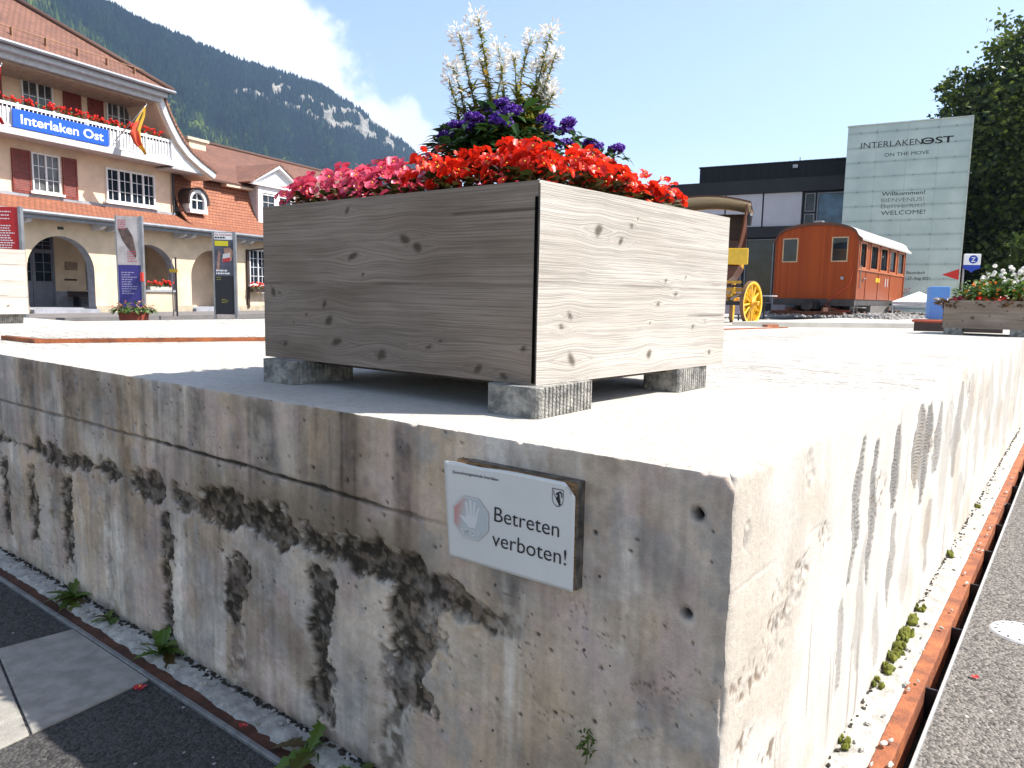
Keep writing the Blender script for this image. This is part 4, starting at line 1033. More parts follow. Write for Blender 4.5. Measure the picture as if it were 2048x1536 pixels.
# door in first arch
d_ = MB(); d_.box(1.0, 2.72, 2.70, 2.797, .34, 3.15); d_.box(1.0, 1.08, 2.66, 2.70, .34, 3.15); d_.box(2.64, 2.72, 2.66, 2.70, .34, 3.15); d_.box(1.82, 1.9, 2.66, 2.70, .34, 3.15); d_.box(1.08, 2.64, 2.66, 2.70, 2.50, 2.58)
dr_ = d_.build('door', BLUEDOOR, st)
for xa, xb, za, zb in ((1.14, 1.76, 1.35, 2.45), (1.96, 2.58, 1.35, 2.45), (1.14, 1.76, 2.62, 3.08), (1.96, 2.58, 2.62, 3.08)):
    g = MB(); g.box(xa, xb, 2.685, 2.699, za, zb); g.build('pane', GLASS, dr_)
    g = MB(); g.box((xa + xb) / 2 - .015, (xa + xb) / 2 + .015, 2.665, 2.684, za, zb)
    for k in (1, 2): 
        zz_ = za + (zb - za) * k / 3; g.box(xa, (xa + xb) / 2 - .016, 2.667, 2.684, zz_ - .012, zz_ + .012); g.box((xa + xb) / 2 + .016, xb, 2.667, 2.684, zz_ - .012, zz_ + .012)
    g.build('glazing_bar', BLUEDOOR, dr_)
window(st, 4.15, 4.45, 1.0, 2.3, 2.79, 1, 3, m=GREYSTONE)
window(st, 7.55, 8.5, .9, 2.75, 2.79, 2, 3)
window(st, 5.6, 6.3, 1.0, 2.6, 2.79, 1, 3)
window(st, -2.9, -1.9, 1.0, 2.6, 2.79, 2, 3)
mb = MB(); mb.box(3.24, 3.76, 2.74, 2.796, 1.83, 2.16); o = mb.build('notice_board', mat('notice', (.28, .2, .14), .6), st)
mb = MB(); mb.box(3.2, 3.72, 2.76, 2.796, 1.40, 1.47); mb.build('notice_board', DARKWOOD, st)
mb = MB(); mb.box(10.35, 10.9, 2.74, 2.796, 1.2, 2.66); mb.box(9.2, 9.9, 2.74, 2.796, 1.25, 2.6); mb.build('notice_board', mat('orange_board', (.30, .085, .03), .6), st)
mb = MB(); mb.box(1.12, 1.34, -.03, -.002, 3.24, 3.34); mb.build('number_plate', DSTEEL, st)
# ground floor windows of the wing
for xa in (10.62, 14.2, 17.8, 21.4): window(st, xa, xa + 1.15, 1.42, 3.12, 0, 2, 4)
for xa in (10.52, 11.82): 
    mb = MB(); mb.box(xa - .07, xa + .06, -.10, -.002, .3, 3.1); mb.build('awning_post', DARKWOOD, st)
mb = MB(); mb.bar((10.5, -.1, 3.05), (12.1, -.9, 3.35), .08, .08); mb.bar((11.9, -.1, 3.05), (12.9, -.9, 3.35), .08, .08); mb.build('awning_arm', DARKWOOD, st)
# lower roof: skirt in front of the main block, then the steep lower slope of the wing
sk = [(-.78, 3.72), (-.35, 3.86), (.15, 4.06), (.895, 4.42)]
uv_strip('skirt_roof', sk, TILE_LO, st, -8.2, 7.24)
wl_ = [(-.78, 3.72), (-.35, 3.86), (.15, 4.10), (.55, 4.52), (.85, 5.05), (1.1, 5.7), (1.28, 6.36)]
uv_strip('wing_lower_roof', wl_, TILE_LO, st, 7.24, 27)
uv_strip('wing_roof', [(.82, 6.30), (1.3, 6.52), (6.0, 9.10)], TILE_UP, st, 9.2, 27)
uv_strip('wing_roof', [(6.0, 9.09), (11, 6.3)], TILE_UP, st, 9.2, 27)
mb = MB(); mb.tube([(9.4, 6.0, 9.13), (27, 6.0, 9.13)], .11, 8); mb.build('ridge_tiles', TILE_UP, st, True)
mb = MB(); mb.box(10.2, 27, .84, 1.26, 6.1, 6.28); mb.box(7.24, 27, 1.5, 10.5, .2, 6.0); mb.build('wing_wall', PEACH, st)
mb = MB(); mb.tube([(-8.2, -.84, 3.70), (27, -.84, 3.70)], .075, 8); mb.box(-8.2, 27, -.76, -.70, 3.50, 3.68); mb.build('gutter', ZINC, st)
mb = MB(); mb.box(-8.2, 27, -.74, 0, 3.60, 3.63); mb.build('eave_soffit', OFFWHITE, st)
for cx in (-4.6, -3.9, -.9, -.3, 2.55, 3.15, 6.35, 6.85, 9.75, 10.3, 13.2, 13.8):
    mb = MB(); mb.prism([(-.66, 3.58), (-.66, 3.44), (-.5, 3.36), (-.005, 3.30), (-.005, 3.58)], 'x', cx - .09, cx + .09); mb.build('bracket', OFFWHITE, st)
mb = MB(); mb.tube([(7.05, .8, 4.5), (7.05, .8, 6.2)], .05, 8); mb.build('downpipe', DSTEEL, st)
# upper floors of the gabled block
mb = MB(); mb.box(-8, 7.2, .9, 10, 4.30, 6.40); mb.box(-8, 6.3, 1.7, 10, 6.40, 9.2); mb.build('upper_wall', PEACH, st)
mb = MB(); mb.box(-8, 7.21, .84, .899, 4.38, 4.50); mb.build('string_course', GREYSTONE, st)
for xa, xb in ((.13, .80), (2.02, 2.60)): shutter(st, xa, xb, 4.50, 6.05, .9)
window(st, .83, 1.90, 4.62, 6.03, .9, 2, 3)
window(st, 3.82, 6.12, 4.62, 5.96, .9, 4, 3, fr=.07)
for xa in (-6.2, -3.4): window(st, xa, xa + 1.1, 4.62, 6.03, .9, 2, 3)
# second floor, set back behind the balcony
def w17(s): return s
for xa, xb in ((.05, .62), (1.3, 2.0),): pass
for xa, xb in ((-.35, .42), (2.75, 3.48), (3.78, 4.45), (5.86, 6.28)): shutter(st, xa, xb, 6.6, 8.95, 1.7)
for xa, xb in ((1.02, 2.42), (4.48, 5.80)): window(st, xa + .1, xb - .1, 6.6, 8.78, 1.7, 2, 4)
mb = MB(); mb.box(-8, 6.30, -.02, 1.7, 8.72, 8.80); mb.build('balcony_ceiling', mat('peach_soffit', (.5, .37, .27), .9), st)
# balcony
bal = MB(); bal.box(-8, 6.32, -.10, 1.7, 6.38, 6.50); bal.box(-8, 6.32, -.16, -.10, 6.34, 6.56); bo = bal.build('balcony', OFFWHITE, st)
rb = MB(); rb.box(-8, 6.3, -.08, -.03, 7.32, 7.42); rb.box(-8, 6.3, -.07, -.04, 6.60, 6.66)
for k in range(0, 96):
    x = -8 + k * .15; rb.box(x, x + .035, -.065, -.045, 6.66, 7.32)
for k in range(0, 12): x = -7.9 + k * 1.29; rb.box(x, x + .07, -.09, -.02, 6.5, 7.46)
rb.box(-8, 6.3, -.02, .0, 6.5, 7.25)
rb.build('railing', WHITE, bo)
# boarded flare of the gable and its curved barge board
cv = [(5.62, 9.30), (5.84, 8.84), (6.05, 8.40), (6.32, 7.95), (6.66, 7.48), (7.12, 7.06), (7.70, 6.72), (8.50, 6.36)]
def offs(c, d):
    out = []
    for i, (x, z) in enumerate(c):
        a = Vector(c[max(i - 1, 0)]); b = Vector(c[min(i + 1, len(c) - 1)]); t = (b - a).normalized(); out.append((x - t.y * d * -1, z + t.x * d * -1) if False else (x + t.y * d, z - t.x * d))
    return out
inner = offs(cv, .26)
mb = MB()
for i in range(len(cv) - 1): mb.prism([cv[i], cv[i + 1], inner[i + 1], inner[i]], 'y', -.28, -.14)
mb.build('barge_board', WHITE, st)
pan = [(6.24, 6.34)] + [(6.24, 7.62)] + [p for p in inner if p[1] < 7.62 and p[0] > 6.24] + [(8.3, 6.30), (6.3, 6.26)]
mb = MB(); mb.prism(pan, 'y', -.12, -.02); mb.build('boarded_panel', WBOARD, st)
mb = MB(); mb.prism([(6.24, 6.24), (8.4, 6.24), (8.4, 6.30), (6.24, 6.30)], 'y', -.12, 1.0); mb.build('flare_soffit', OFFWHITE, st)
mb = MB()
for i in range(len(cv) - 1):                         # reveal between barge board and set-back wall
    mb.prism([inner[i], inner[i + 1], offs(cv, .34)[i + 1], offs(cv, .34)[i]], 'y', -.14, 1.7)
mb.build('gable_reveal', PEACH, st)
rows = offs(cv, -.10)
mb = MB(); vs = []
skin = []
for i in range(len(rows) - 1):
    (xa, za), (xb, zb) = rows[i], rows[i + 1]
    skin.append([(xa, -.34, za), (xa, 10, za), (xb, 10, zb), (xb, -.34, zb)])
uv_poly('gable_roof', skin, TILE_UP, st, .10)
# half hip and main roof above
E0 = Vector((5.98, -.62, 9.26)); Hp = Vector((2.1, 3.3, 12.1))
uv_poly('hip_roof', [[(-12, -.62, 9.26), tuple(E0), tuple(Hp), (-8.2, 3.3, 12.1)], [tuple(E0), (5.9, 10, 9.3), (2.1, 10, 12.1), tuple(Hp)], [(-8.2, 3.3, 12.1), tuple(Hp), (2.1, 10, 12.1), (-1, 10, 14.3), (-1, 6.6, 14.3), (-5, 6.6, 14.3)]][:2], TILE_UP, st, .12)
uv_poly('hip_roof', [[(-8.2, 3.3, 12.1), tuple(Hp), (-1, 6.5, 14.4), (-5, 6.5, 14.4)]], TILE_UP, st, .12)
mb = MB(); mb.tube([tuple(E0 + Vector((0, 0, .03))), tuple(Hp + Vector((0, 0, .03)))], .13, 8); mb.build('hip_tiles', TILE_UP, st, True)
mb = MB(); mb.tube([(-12, -.70, 9.22), (6.0, -.70, 9.22)], .08, 8); mb.build('gutter', ZINC, st)
mb = MB(); mb.box(-12, 5.75, -.56, -.30, 8.98, 9.16); mb.box(-12, 5.65, -.30, -.12, 8.78, 9.10); mb.build('cornice', OFFWHITE, st)
mb = MB(); mb.tube([(-12, .0, 9.95), (5.1, .0, 9.95)], .016, 6)
for k in range(14): x = -11 + k * 1.2; mb.box(x, x + .03, -.1, .02, 9.6, 9.95)
mb.build('snow_guard', mat('ochre_snow_guard', (.30, .15, .07), .6), st)
# chimney
mb = MB(); mb.box(11.5, 12.6, 4.7, 5.4, 7.2, 8.78); ch = mb.build('chimney', CREAM, st); mb = MB(); mb.box(11.35, 12.75, 4.6, 5.5, 8.78, 8.93); mb.build('chimney_cap', mat('cap_stone', (.5, .45, .36), .9), ch)
# arched dormer
n = 16; cx, r_ = 7.98, .40
def archpts(r, zc, zb): return [(cx - r, zb)] + [(cx - r * math.cos(math.pi * i / n), zc + r * math.sin(math.pi * i / n)) for i in range(n + 1)] + [(cx + r, zb)]
mb = MB(); A = archpts(.50, 5.10, 4.62); B = archpts(.36, 5.10, 4.74)
for i in range(len(A) - 1): mb.prism([A[i], A[i + 1], B[i + 1], B[i]], 'y', .32, .52)
mb.prism([(cx - .50, 4.55), (cx + .50, 4.55), (cx + .50, 4.72), (cx - .50, 4.72)], 'y', .28, .53)
mb.box(cx - .02, cx + .02, .40, .45, 4.74, 5.44); mb.box(cx - .36, cx - .02, .40, .45, 5.12, 5.16); mb.box(cx + .02, cx + .36, .40, .45, 5.12, 5.16)
dm = mb.build('arched_dormer', WHITE, st)
mb = MB(); mb.prism(B, 'y', .46, .50); mb.build('pane', GLASS, dm)
mb = MB(); A = archpts(.60, 5.10, 4.95); B = archpts(.505, 5.10, 4.95)
for i in range(len(A) - 1): mb.prism([A[i], A[i + 1], B[i + 1], B[i]], 'y', .26, 1.6)
mb.build('dormer_roof', DARKWOOD, dm)
mb = MB(); mb.box(cx - .49, cx - .42, .52, 1.2, 4.6, 5.3); mb.box(cx + .42, cx + .49, .52, 1.2, 4.6, 5.3); mb.build('dormer_cheek', OFFWHITE, dm)
# pedimented dormers
for dx in (-.3, 7.1):
    xa, xb = 12.25 + dx, 14.95 + dx; yf = .55
    mb = MB(); mb.box(xa, xa + .28, yf, yf + .12, 4.55, 6.45); mb.box(xb - .28, xb, yf, yf + .12, 4.55, 6.45); mb.box(xa + .28, xb - .28, yf, yf + .12, 6.05, 6.45); mb.box(xa + .28, xb - .28, yf, yf + .12, 4.55, 4.80); mb.box(13.46 + dx, 13.74 + dx, yf, yf + .12, 4.8, 6.05)
    mb.prism([(xa - .55, 6.45), (xb + .55, 6.45), ((xa + xb) / 2, 7.42)], 'y', yf + .02, yf + .10)
    dm = mb.build('gabled_dormer', WHITE, st)
    cxm = (xa + xb) / 2
    mb = MB(); mb.prism([(xa - .75, 6.42), (xa - .55, 6.42), (cxm, 7.38), (cxm, 7.60)], 'y', yf - .2, yf + .02); mb.prism([(xb + .75, 6.42), (cxm, 7.60), (cxm, 7.38), (xb + .55, 6.42)], 'y', yf - .2, yf + .02); mb.box(xa - .7, xb + .7, yf - .14, yf, 6.36, 6.46); mb.build('pediment', WHITE, dm)
    uv_poly('dormer_roof', [[(xa - .78, yf - .24, 6.44), (xa - .78, 3.6, 6.44), (cxm, 4.2, 7.64), (cxm, yf - .24, 7.64)], [(xb + .78, yf - .24, 6.44), (xb + .78, 3.6, 6.44), (cxm, 4.2, 7.64), (cxm, yf - .24, 7.64)]], TILE_UP, dm, .08)
    mb = MB(); mb.box(xa, xa + .1, yf + .12, 2.2, 4.6, 6.4); mb.box(xb - .1, xb, yf + .12, 2.2, 4.6, 6.4); mb.build('dormer_cheek', OFFWHITE, dm)
    window(dm, xa + .28, 13.46 + dx, 4.8, 6.0, yf + .1, 1, 3, sill=False); window(dm, 13.74 + dx, xb - .28, 4.8, 6.0, yf + .1, 1, 3, sill=False)
# ---- what hangs on or stands by the building
def on_station(o, x, y, z, rot=0.0): o.location = SM @ Vector((x, y, z)); o.rotation_euler = (0, 0, S_ROT + rot); return o
sg = on_station(thing('station_sign', 'blue sign with white station name on the white balcony', 'sign'), 0, 0, 0)
mb = MB(); mb.add([(-.36, -.16, 6.60), (3.27, -.16, 6.60), (3.27, -.16, 7.22), (-.36, -.16, 7.22), (-.36, -.10, 6.60), (3.27, -.10, 6.60), (3.27, -.10, 7.22), (-.36, -.10, 7.22)], [(0, 1, 2, 3), (1, 5, 6, 2), (4, 0, 3, 7), (3, 2, 6, 7), (5, 4, 7, 6), (4, 5, 1, 0)])
mb.build('panel', SIGNBLUE, sg)
text_obj('lettering', 'Interlaken Ost', -.10, 6.755, -.164, width=3.14, cap=.33, mat=LETTER_W, parent=sg, bold=.014)
PETALS = leaf_mat('balcony_petals', (0.70, 0.02, 0.015), (0.85, 0.05, 0.03), .3, .5)
def geranium_mesh(w, d, h, seed, npet, nl, blooms=.012):
    q = random.Random(seed); a = MB(); b = MB()
    for _ in range(nl): leaf_shape(b, (q.uniform(-w / 2, w / 2), q.uniform(-d / 2, d / 2), q.uniform(0, h * .7)), (q.uniform(-1, 1), q.uniform(-1, .6), q.uniform(-.6, .6)), (q.uniform(-.5, .5), -.4, 1), .09 * q.uniform(.7, 1.3), .085, .3, 2)
    for _ in range(npet):
        c = Vector((q.uniform(-w / 2, w / 2), q.uniform(-d / 2 - .06, d / 2), q.uniform(.25, 1.0) * h)); s = q.uniform(.035, .06)
        for _ in range(12):
            d_ = Vector((q.uniform(-1, 1), q.uniform(-1, 1), q.uniform(-1, 1))).normalized(); e = d_.orthogonal().normalized() * s * .45; g = d_.cross(e); cc = c + d_ * s * .9
            a.add([cc - e - g, cc + e - g, cc + e + g, cc - e + g], [(0, 1, 2, 3)])
    m1 = a.mesh('blossoms'); m1.materials.append(PETALS); m2 = b.mesh('leaves'); m2.materials.append(LEAF_G); return m1, m2
GM = [geranium_mesh(1.05, .22, .30, 70 + k, 34, 70) for k in range(3)]
def flower_box(x, y, z, label, group, k, w=1.05, boxm=None):
    t = on_station(thing('flower_box', label, 'flower box', group=group), x, y, z)
    m = MB(); m.box(-w / 2, w / 2, -.1, .1, -.16, 0); m.build('box', boxm or DARKWOOD, t)
    m1, m2 = GM[k % 3]
    for nm, me in (('blossoms', m1), ('leaves', m2)):
        o = bpy.data.objects.new(nm, me); COL.objects.link(o); o.parent = t; o.scale = (w / 1.05, 1, 1)
    return t
bl = ['box of red geraniums %s on the balcony rail' % s for s in ('at the left picture edge', 'above the first letters of the blue sign', 'above the middle of the blue sign', 'above the end of the blue sign', 'right of the blue sign', 'behind the flag', 'at the right end')]
for k, x in enumerate((-1.2, .05, 1.25, 2.4, 3.45, 4.5, 5.35)): flower_box(x, .10, 7.42, bl[k], 'geraniums along the balcony rail', k)
fb = mat('pale_box', (.5, .47, .42), .8)
flower_box(5.62, .12, 1.22, 'geranium box on the parapet in the second arch', 'geraniums on the ground floor', 1, 1.15, fb)
flower_box(4.45, .12, 1.22, 'geranium box half hidden behind the violet info pillar', 'geraniums on the ground floor', 2, .7, fb)
flower_box(11.2, -.25, 1.22, 'geranium box below the ground floor window beside the big planter', 'geraniums on the ground floor', 0, 1.3, DARKWOOD)
# flags
def flag(x, z, label, cols, side=1):
    t = on_station(thing('flag', label, 'flag', group='flags on the balcony'), x, -.15, z)
    m = MB(); m.tube([(-.45, 0, 0), (.28, -.95, 1.45)], .02, 6); m.lathe([(.0, -.04), (.035, 0), (0, .04)], (.28, -.95, 1.47), 8); m.build('pole', STEEL, t, True)
    n_ = 30; A, B = np.meshgrid(np.linspace(0, 1, n_), np.linspace(0, 1, 14), indexing='ij')
    # limp cloth: a down its length, b across from pole side to fly
    ks = [0, .25, .5, .75, 1]; Lx = np.interp(A, ks, [.24, -.10, -.36, -.12, .40]); Rx = np.interp(A, ks, [.27, .26, .12, .24, .46])
    X = Lx + (Rx - Lx) * B; Zc = np.interp(A, ks, [1.40, .92, .38, -.02, -.38]) + .22 * (B - .5) * np.sin(A * 3.1); Y = -.92 + .30 * A + .07 * np.sin(B * 11 + A * 4) * (A + .15)
    me = grid_mesh('cloth', np.stack([X, Y, Zc], -1))
    Cc = np.zeros((n_, 14, 3)); 
    for i in range(n_):
        for j in range(14): Cc[i, j] = cols(A[i, j], B[i, j])
    col_attr(me, 'col', Cc.reshape(-1, 3))
    m_, nt, p = base_mat('flag_cloth'); a_ = N(nt, 'ShaderNodeAttribute', attribute_name='col'); L(nt, a_.outputs['Color'], p.inputs['Base Color']); p.inputs['Roughness'].default_value = .8
    tr = N(nt, 'ShaderNodeBsdfTranslucent'); L(nt, a_.outputs['Color'], tr.inputs['Color']); mx = N(nt, 'ShaderNodeMixShader', n_0=.35); L(nt, p.outputs[0], mx.inputs[1]); L(nt, tr.outputs[0], mx.inputs[2]); L(nt, mx.outputs[0], nt.nodes['Material Output'].inputs[0])
    o = obj('cloth', me, m_, t); s_ = o.modifiers.new('thick', 'SOLIDIFY'); s_.thickness = .006
    return t
def bern(a, b):
    if a > .82: return (.72, .45, .05)
    if a < .30 or (a < .5 and b > .55): return (.04, .03, .015) if .3 < b < .62 and a > .12 else (.72, .47, .05)
    return (.70, .12, .06) if b < .75 else (.74, .42, .07)
flag(3.98, 6.85, 'yellow, black and red flag hanging folded in front of the balcony', bern)
flag(-1.50, 6.86, 'red flag at the left picture edge, only its tip in view', lambda a, b: (.62, .02, .03))
# bench in the first arch
t = on_station(thing('bench', 'dark bench under the first arch of the arcade', 'bench'), 3.9, 2.35, .34)
m = MB(); m.box(-.75, .75, -.2, .2, .40, .46); m.build('seat', DARKWOOD, t); m = MB(); m.box(-.75, .75, .18, .22, .5, .62); m.build('backrest', DARKWOOD, t)
for x in (-.5, .5):
    m = MB(); m.box(x - .03, x + .03, -.16, .21, 0, .4); m.box(x - .03, x + .03, .19, .22, .4, .55); m.build('leg', DSTEEL, t)
# ------------------------------------------------------------------ info pillars and small street things on the left
def pillar(px, base_px, dist, label, w, rot, z1):
    p = at(px, base_px, dist); t = thing('info_pillar', label, 'info pillar', (p.x, p.y, 0), rot, 'printed info pillars in front of the station'); return t
def lines(m, x0, x1, z0, z1, n, y, seed, lh=.030):
    q = random.Random(seed)
    for k in range(n):
        z = z1 - (z1 - z0) * k / max(1, n - 1); x = x0
        xe = x0 + (x1 - x0) * q.uniform(.55, 1.0)
        while x < xe:
            w = q.uniform(.03, .09); m.add([(x, y, z), (min(x + w, xe), y, z), (min(x + w, xe), y, z + lh), (x, y, z + lh)], [(0, 1, 2, 3)]); x += w + .018
def frame(t, w, h, z0, leg=.06, m=STEEL, d=.16):
    f = MB(); f.box(w / 2 - .005, w / 2 + .07, -d / 2, d / 2, 0, h); f.box(-w / 2 - .04, -w / 2 + .005, -d / 2, d / 2, 0, h); f.build('post', m, t)
# violet pillar
t = pillar(265, 638, 26.4, 'tall pillar with a pale portrait poster above a violet text panel', .70, R(8), 3.3)
frame(t, .68, 3.36, 0)
f = MB(); f.box(-.335, .335, -.07, .07, 1.85, 3.34); f.build('upper_panel', POSTER, t)
f = MB(); f.box(-.335, .335, -.07, .07, .45, 1.845); f.build('lower_panel', PURPLE, t)
f = MB(); lines(f, -.25, .22, .95, 1.6, 10, -.072, 5); f.build('lettering', flat('lilac_lettering', (.45, .42, .62)), t)
f = MB(); lines(f, -.3, -.02, 2.95, 3.2, 5, -.072, 6, .035); lines(f, -.05, .3, 1.95, 2.25, 5, -.072, 7, .035); f.build('lettering', flat('rose_lettering', (.55, .12, .16)), t)
f = MB(); f.add([(-.30, -.0715, 2.95), (-.02, -.0715, 3.0), (.12, -.0715, 2.75), (.22, -.0715, 2.2), (.20, -.0715, 2.05), (.02, -.0715, 2.3), (-.18, -.0715, 2.6)], [(0, 6, 5, 4, 3, 2, 1)]); f.build('portrait', mat('portrait_print', (.16, .10, .085), .5, var=.25, vs=7), t)
f = MB(); f.box(.345, .42, -.2, -.085, 1.35, 1.62); f.build('red_tag', flat('signal_red', (.7, .05, .03)), t)
# black pillar
t = pillar(452, 638, 25.8, 'black info pillar with a colourful vote poster at the top', .62, R(8), 3.1)
frame(t, .60, 2.98, 0, m=STEEL)
f = MB(); f.box(-.295, .295, -.07, .07, 1.58, 2.96); f.build('upper_panel', mat('dark_poster', (.10, .10, .14), .5, var=.25, vs=3), t)
f = MB(); f.box(-.295, .295, -.07, .07, .35, 1.575); f.build('lower_panel', BLACKP, t)
f = MB(); f.box(-.28, .28, -.074, -.0702, 2.72, 2.94); f.build('headline_field', LETTER_W, t)
text_obj('lettering', 'Das Covid-Gesetz', -.26, 2.85, -.076, width=.52, cap=.06, mat=LETTER_R, parent=t, bold=.02)
f = MB(); lines(f, -.26, .24, 2.76, 2.76, 1, -.076, 3, .05); f.build('lettering', LETTER_K, t)
f = MB(); f.box(-.27, .14, -.074, -.0702, 2.52, 2.68); f.build('yellow_field', flat('acid_yellow', (.72, .62, .03)), t)
f = MB(); f.add([(.0, -.0715, 2.45), (.20, -.0715, 2.48), (.28, -.0715, 2.35), (.25, -.0715, 2.1), (.16, -.0715, 2.02), (.02, -.0715, 2.3)], [(0, 5, 4, 3, 2, 1)]); f.add([(-.24, -.0715, 1.7), (-.15, -.0715, 1.75), (-.10, -.0715, 2.3), (-.16, -.0715, 2.4)], [(0, 1, 2, 3)]); f.build('hand_print', mat('skin_print', (.45, .25, .18), .5, var=.2, vs=6), t)
f = MB(); f.add([(-.05, -.0725, 2.02), (.18, -.0725, 2.07), (.20, -.0725, 2.32), (-.03, -.0725, 2.27)], [(0, 1, 2, 3)]); f.build('card_print', flat('card_white', (.6, .58, .58)), t)
f = MB(); f.add([(-.04, -.0735, 2.0), (.19, -.0735, 2.05), (.195, -.0735, 2.17), (-.035, -.0735, 2.12)], [(0, 1, 2, 3)]); f.build('card_print', flat('card_red', (.5, .05, .05)), t)
f = MB(); lines(f, -.25, .2, 1.63, 1.72, 2, -.0725, 9, .05); f.build('lettering', LETTER_W, t)
f = MB(); lines(f, -.1, .14, .72, .82, 3, -.072, 8, .02); lines(f, -.24, .0, 1.45, 1.52, 2, -.072, 18, .02); f.build('lettering', flat('olive_lettering', (.30, .30, .05)), t)
# red pillar
t = pillar(27, 640, 26.5, 'red info panel with white text behind the planter at the far left', .70, R(6), 3.4)
frame(t, .66, 3.42, 0)
f = MB(); f.box(-.32, .32, -.07, .07, .5, 3.40); f.build('panel', RED, t)
f = MB(); lines(f, -.24, .14, 3.05, 3.25, 3, -.072, 15); lines(f, -.24, .25, 2.15, 2.85, 11, -.072, 16); f.build('lettering', LETTER_W, t)
# bucket of plants at the foot of the violet pillar
p = at(268, 634, 25.2); t = thing('plant_tub', 'rust red tub of leafy plants at the foot of the violet pillar', 'plant tub', (p.x, p.y, 0))
m = MB(); m.lathe([(.36, 0), (.42, .35), (.44, .42), (.40, .42), (.38, .36), (0, .36)], n=20); m.build('tub', mat('rust_red_tub', (.30, .06, .035), .7, var=.1), t)
q = random.Random(4); m = MB(); m2 = MB()
for _ in range(240):
    a = q.uniform(0, 6.28); r_ = .62 * math.sqrt(q.random()); leaf_shape(m, (r_ * math.cos(a), r_ * math.sin(a), .42 + q.uniform(0, .38) * (1 - r_ / .75)), (math.cos(a), math.sin(a), q.uniform(-.6, .6)), (0, 0, 1), .13, .10, .4, 2)
for _ in range(70):
    a = q.uniform(0, 6.28); r_ = .62 * math.sqrt(q.random()); leaf_shape(m2, (r_ * math.cos(a), r_ * math.sin(a), .52 + q.uniform(0, .35) * (1 - r_ / .75)), (math.cos(a), math.sin(a), .2), (q.uniform(-1, 1), q.uniform(-1, 1), 1), .07, .07, .1, 2)
me = m.mesh('leaves'); me.materials.append(LEAF_G); obj('leaves', me, None, t); me = m2.mesh('blossoms'); me.materials.append(leaf_mat('mixed_petals', (.65, .08, .05), (.8, .5, .4))); obj('blossoms', me, None, t)
# slim barrier post with yellow markers
p = at(352, 630, 29.5); t = thing('marker_post', 'slim double post with a small yellow marker between the arches', 'post', (p.x, p.y, .16))
m = MB(); m.tube([(-.09, 0, 0), (-.09, 0, 2.05)], .022, 6); m.build('post', STEEL, t); m = MB(); m.tube([(.05, 0, 0), (.05, 0, 2.1)], .03, 6); m.build('post', DSTEEL, t); m = MB(); m.box(-.17, .13, -.04, -.02, 1.56, 1.68); m.build('marker', YELLOW, t)
# railing under the last window
t = on_station(thing('railing', 'thin white railing under the ground floor window beside the big planter', 'railing'), 10.6, -.9, .16)
m = MB()
for k in range(14): m.tube([(k * .16, 0, 0), (k * .16, 0, .86)], .010, 5)
m.build('balusters', OFFWHITE, t); m = MB(); m.tube([(-.1, 0, .87), (2.2, 0, .87)], .018, 6); m.build('handrail', OFFWHITE, t)

# ------------------------------------------------------------------ rust-edged deck plates on the platform and plaza
t = local(thing('deck_plate', 'wide pale deck plate with a rusty edge lying left of the big planter', 'deck plate')); t.location = PF
poly = [(-3.58, .322), (-3.92, .30), (-4.45, .62), (-2.75, 2.75), (-1.9, 2.3)]
poly = [(-3.585, .322), (-2.40, 2.70), (-2.75, 2.90), (-3.95, .30)]
A_, B_ = Vector((-3.585, .322)), Vector((-2.30, 3.05)); D_ = Vector((-.365, -.022))
e0, e1, e2, e3 = A_, B_, B_ + D_ * 1.0, A_ + D_
m = MB(); m.prism([tuple(e0), tuple(e1), tuple(e2), tuple(e3)], 'z', ZP + .001, ZP + .0215); m.build('rust_edge', RUST, t)
i0, i1, i2, i3 = (e0 + (e2 - e0).normalized() * .03, e1 + (e3 - e1).normalized() * .02, e2 + (e0 - e2).normalized() * .03, e3 + (e1 - e3).normalized() * .02)
m = MB(); m.prism([tuple(i0), tuple(i1), tuple(i2), tuple(i3)], 'z', ZP + .0217, ZP + .024); m.build('deck', TOP, t)
t = local(thing('edging_strip', 'rusty edging strip let into the platform near the coach wheel', 'edging strip')); t.location = PF
m = MB(); m.bar((-2.45, 4.2, ZP + .004), (-2.02, 6.60, ZP + .004), .05, .012); m.build('strip', RUST, t)
a = at_z(1530, 655.2, ZQ); b = at_z(1755, 646.5, ZQ)
t = thing('edging_strip', 'rusty edging strip in front of the gravel under the railway car', 'edging strip', a)
m = MB(); m.bar((0, 0, .03), tuple(b - a + Vector((0, 0, .03))), .12, .06); m.build('strip', RUST, t)

# ------------------------------------------------------------------ NO ENTRY notice on the shaded wall
def wall_pt(v, z, out=0.0): return Vector((-v, -out, z))
t = local(thing('warning_notice', 'white laminated no-entry notice on a board screwed to the shaded wall', 'notice')); t.location = PF
SX0, SX1, SZ0, SZ1 = -.5735, -.2800, .5915, .7895       # local x left..right, z
sw, sh = SX1 - SX0, SZ1 - SZ0
PLY = mat('plywood_edge', (.30, .17, .08), .8, var=.3, vs=40, stretch=(1, 1, 6), bump=.3)
m = MB(); m.box(SX0 + .012, SX1 + .004, -.017, .004, SZ0 + .004, SZ1 + .003); m.build('board', PLY, t, bevel=.001)
m = MB(); m.box(SX0 + .04, SX1 + .0075, -.019, -.002, SZ1 + .0032, SZ1 + .005); m.box(SX1 + .0042, SX1 + .0075, -.019, .004, SZ0 + .006, SZ1 + .0032); m.build('metal_edge', mat('tarnished_edge', (.16, .145, .13), .5, metal=.5, var=.3, vs=40), t)
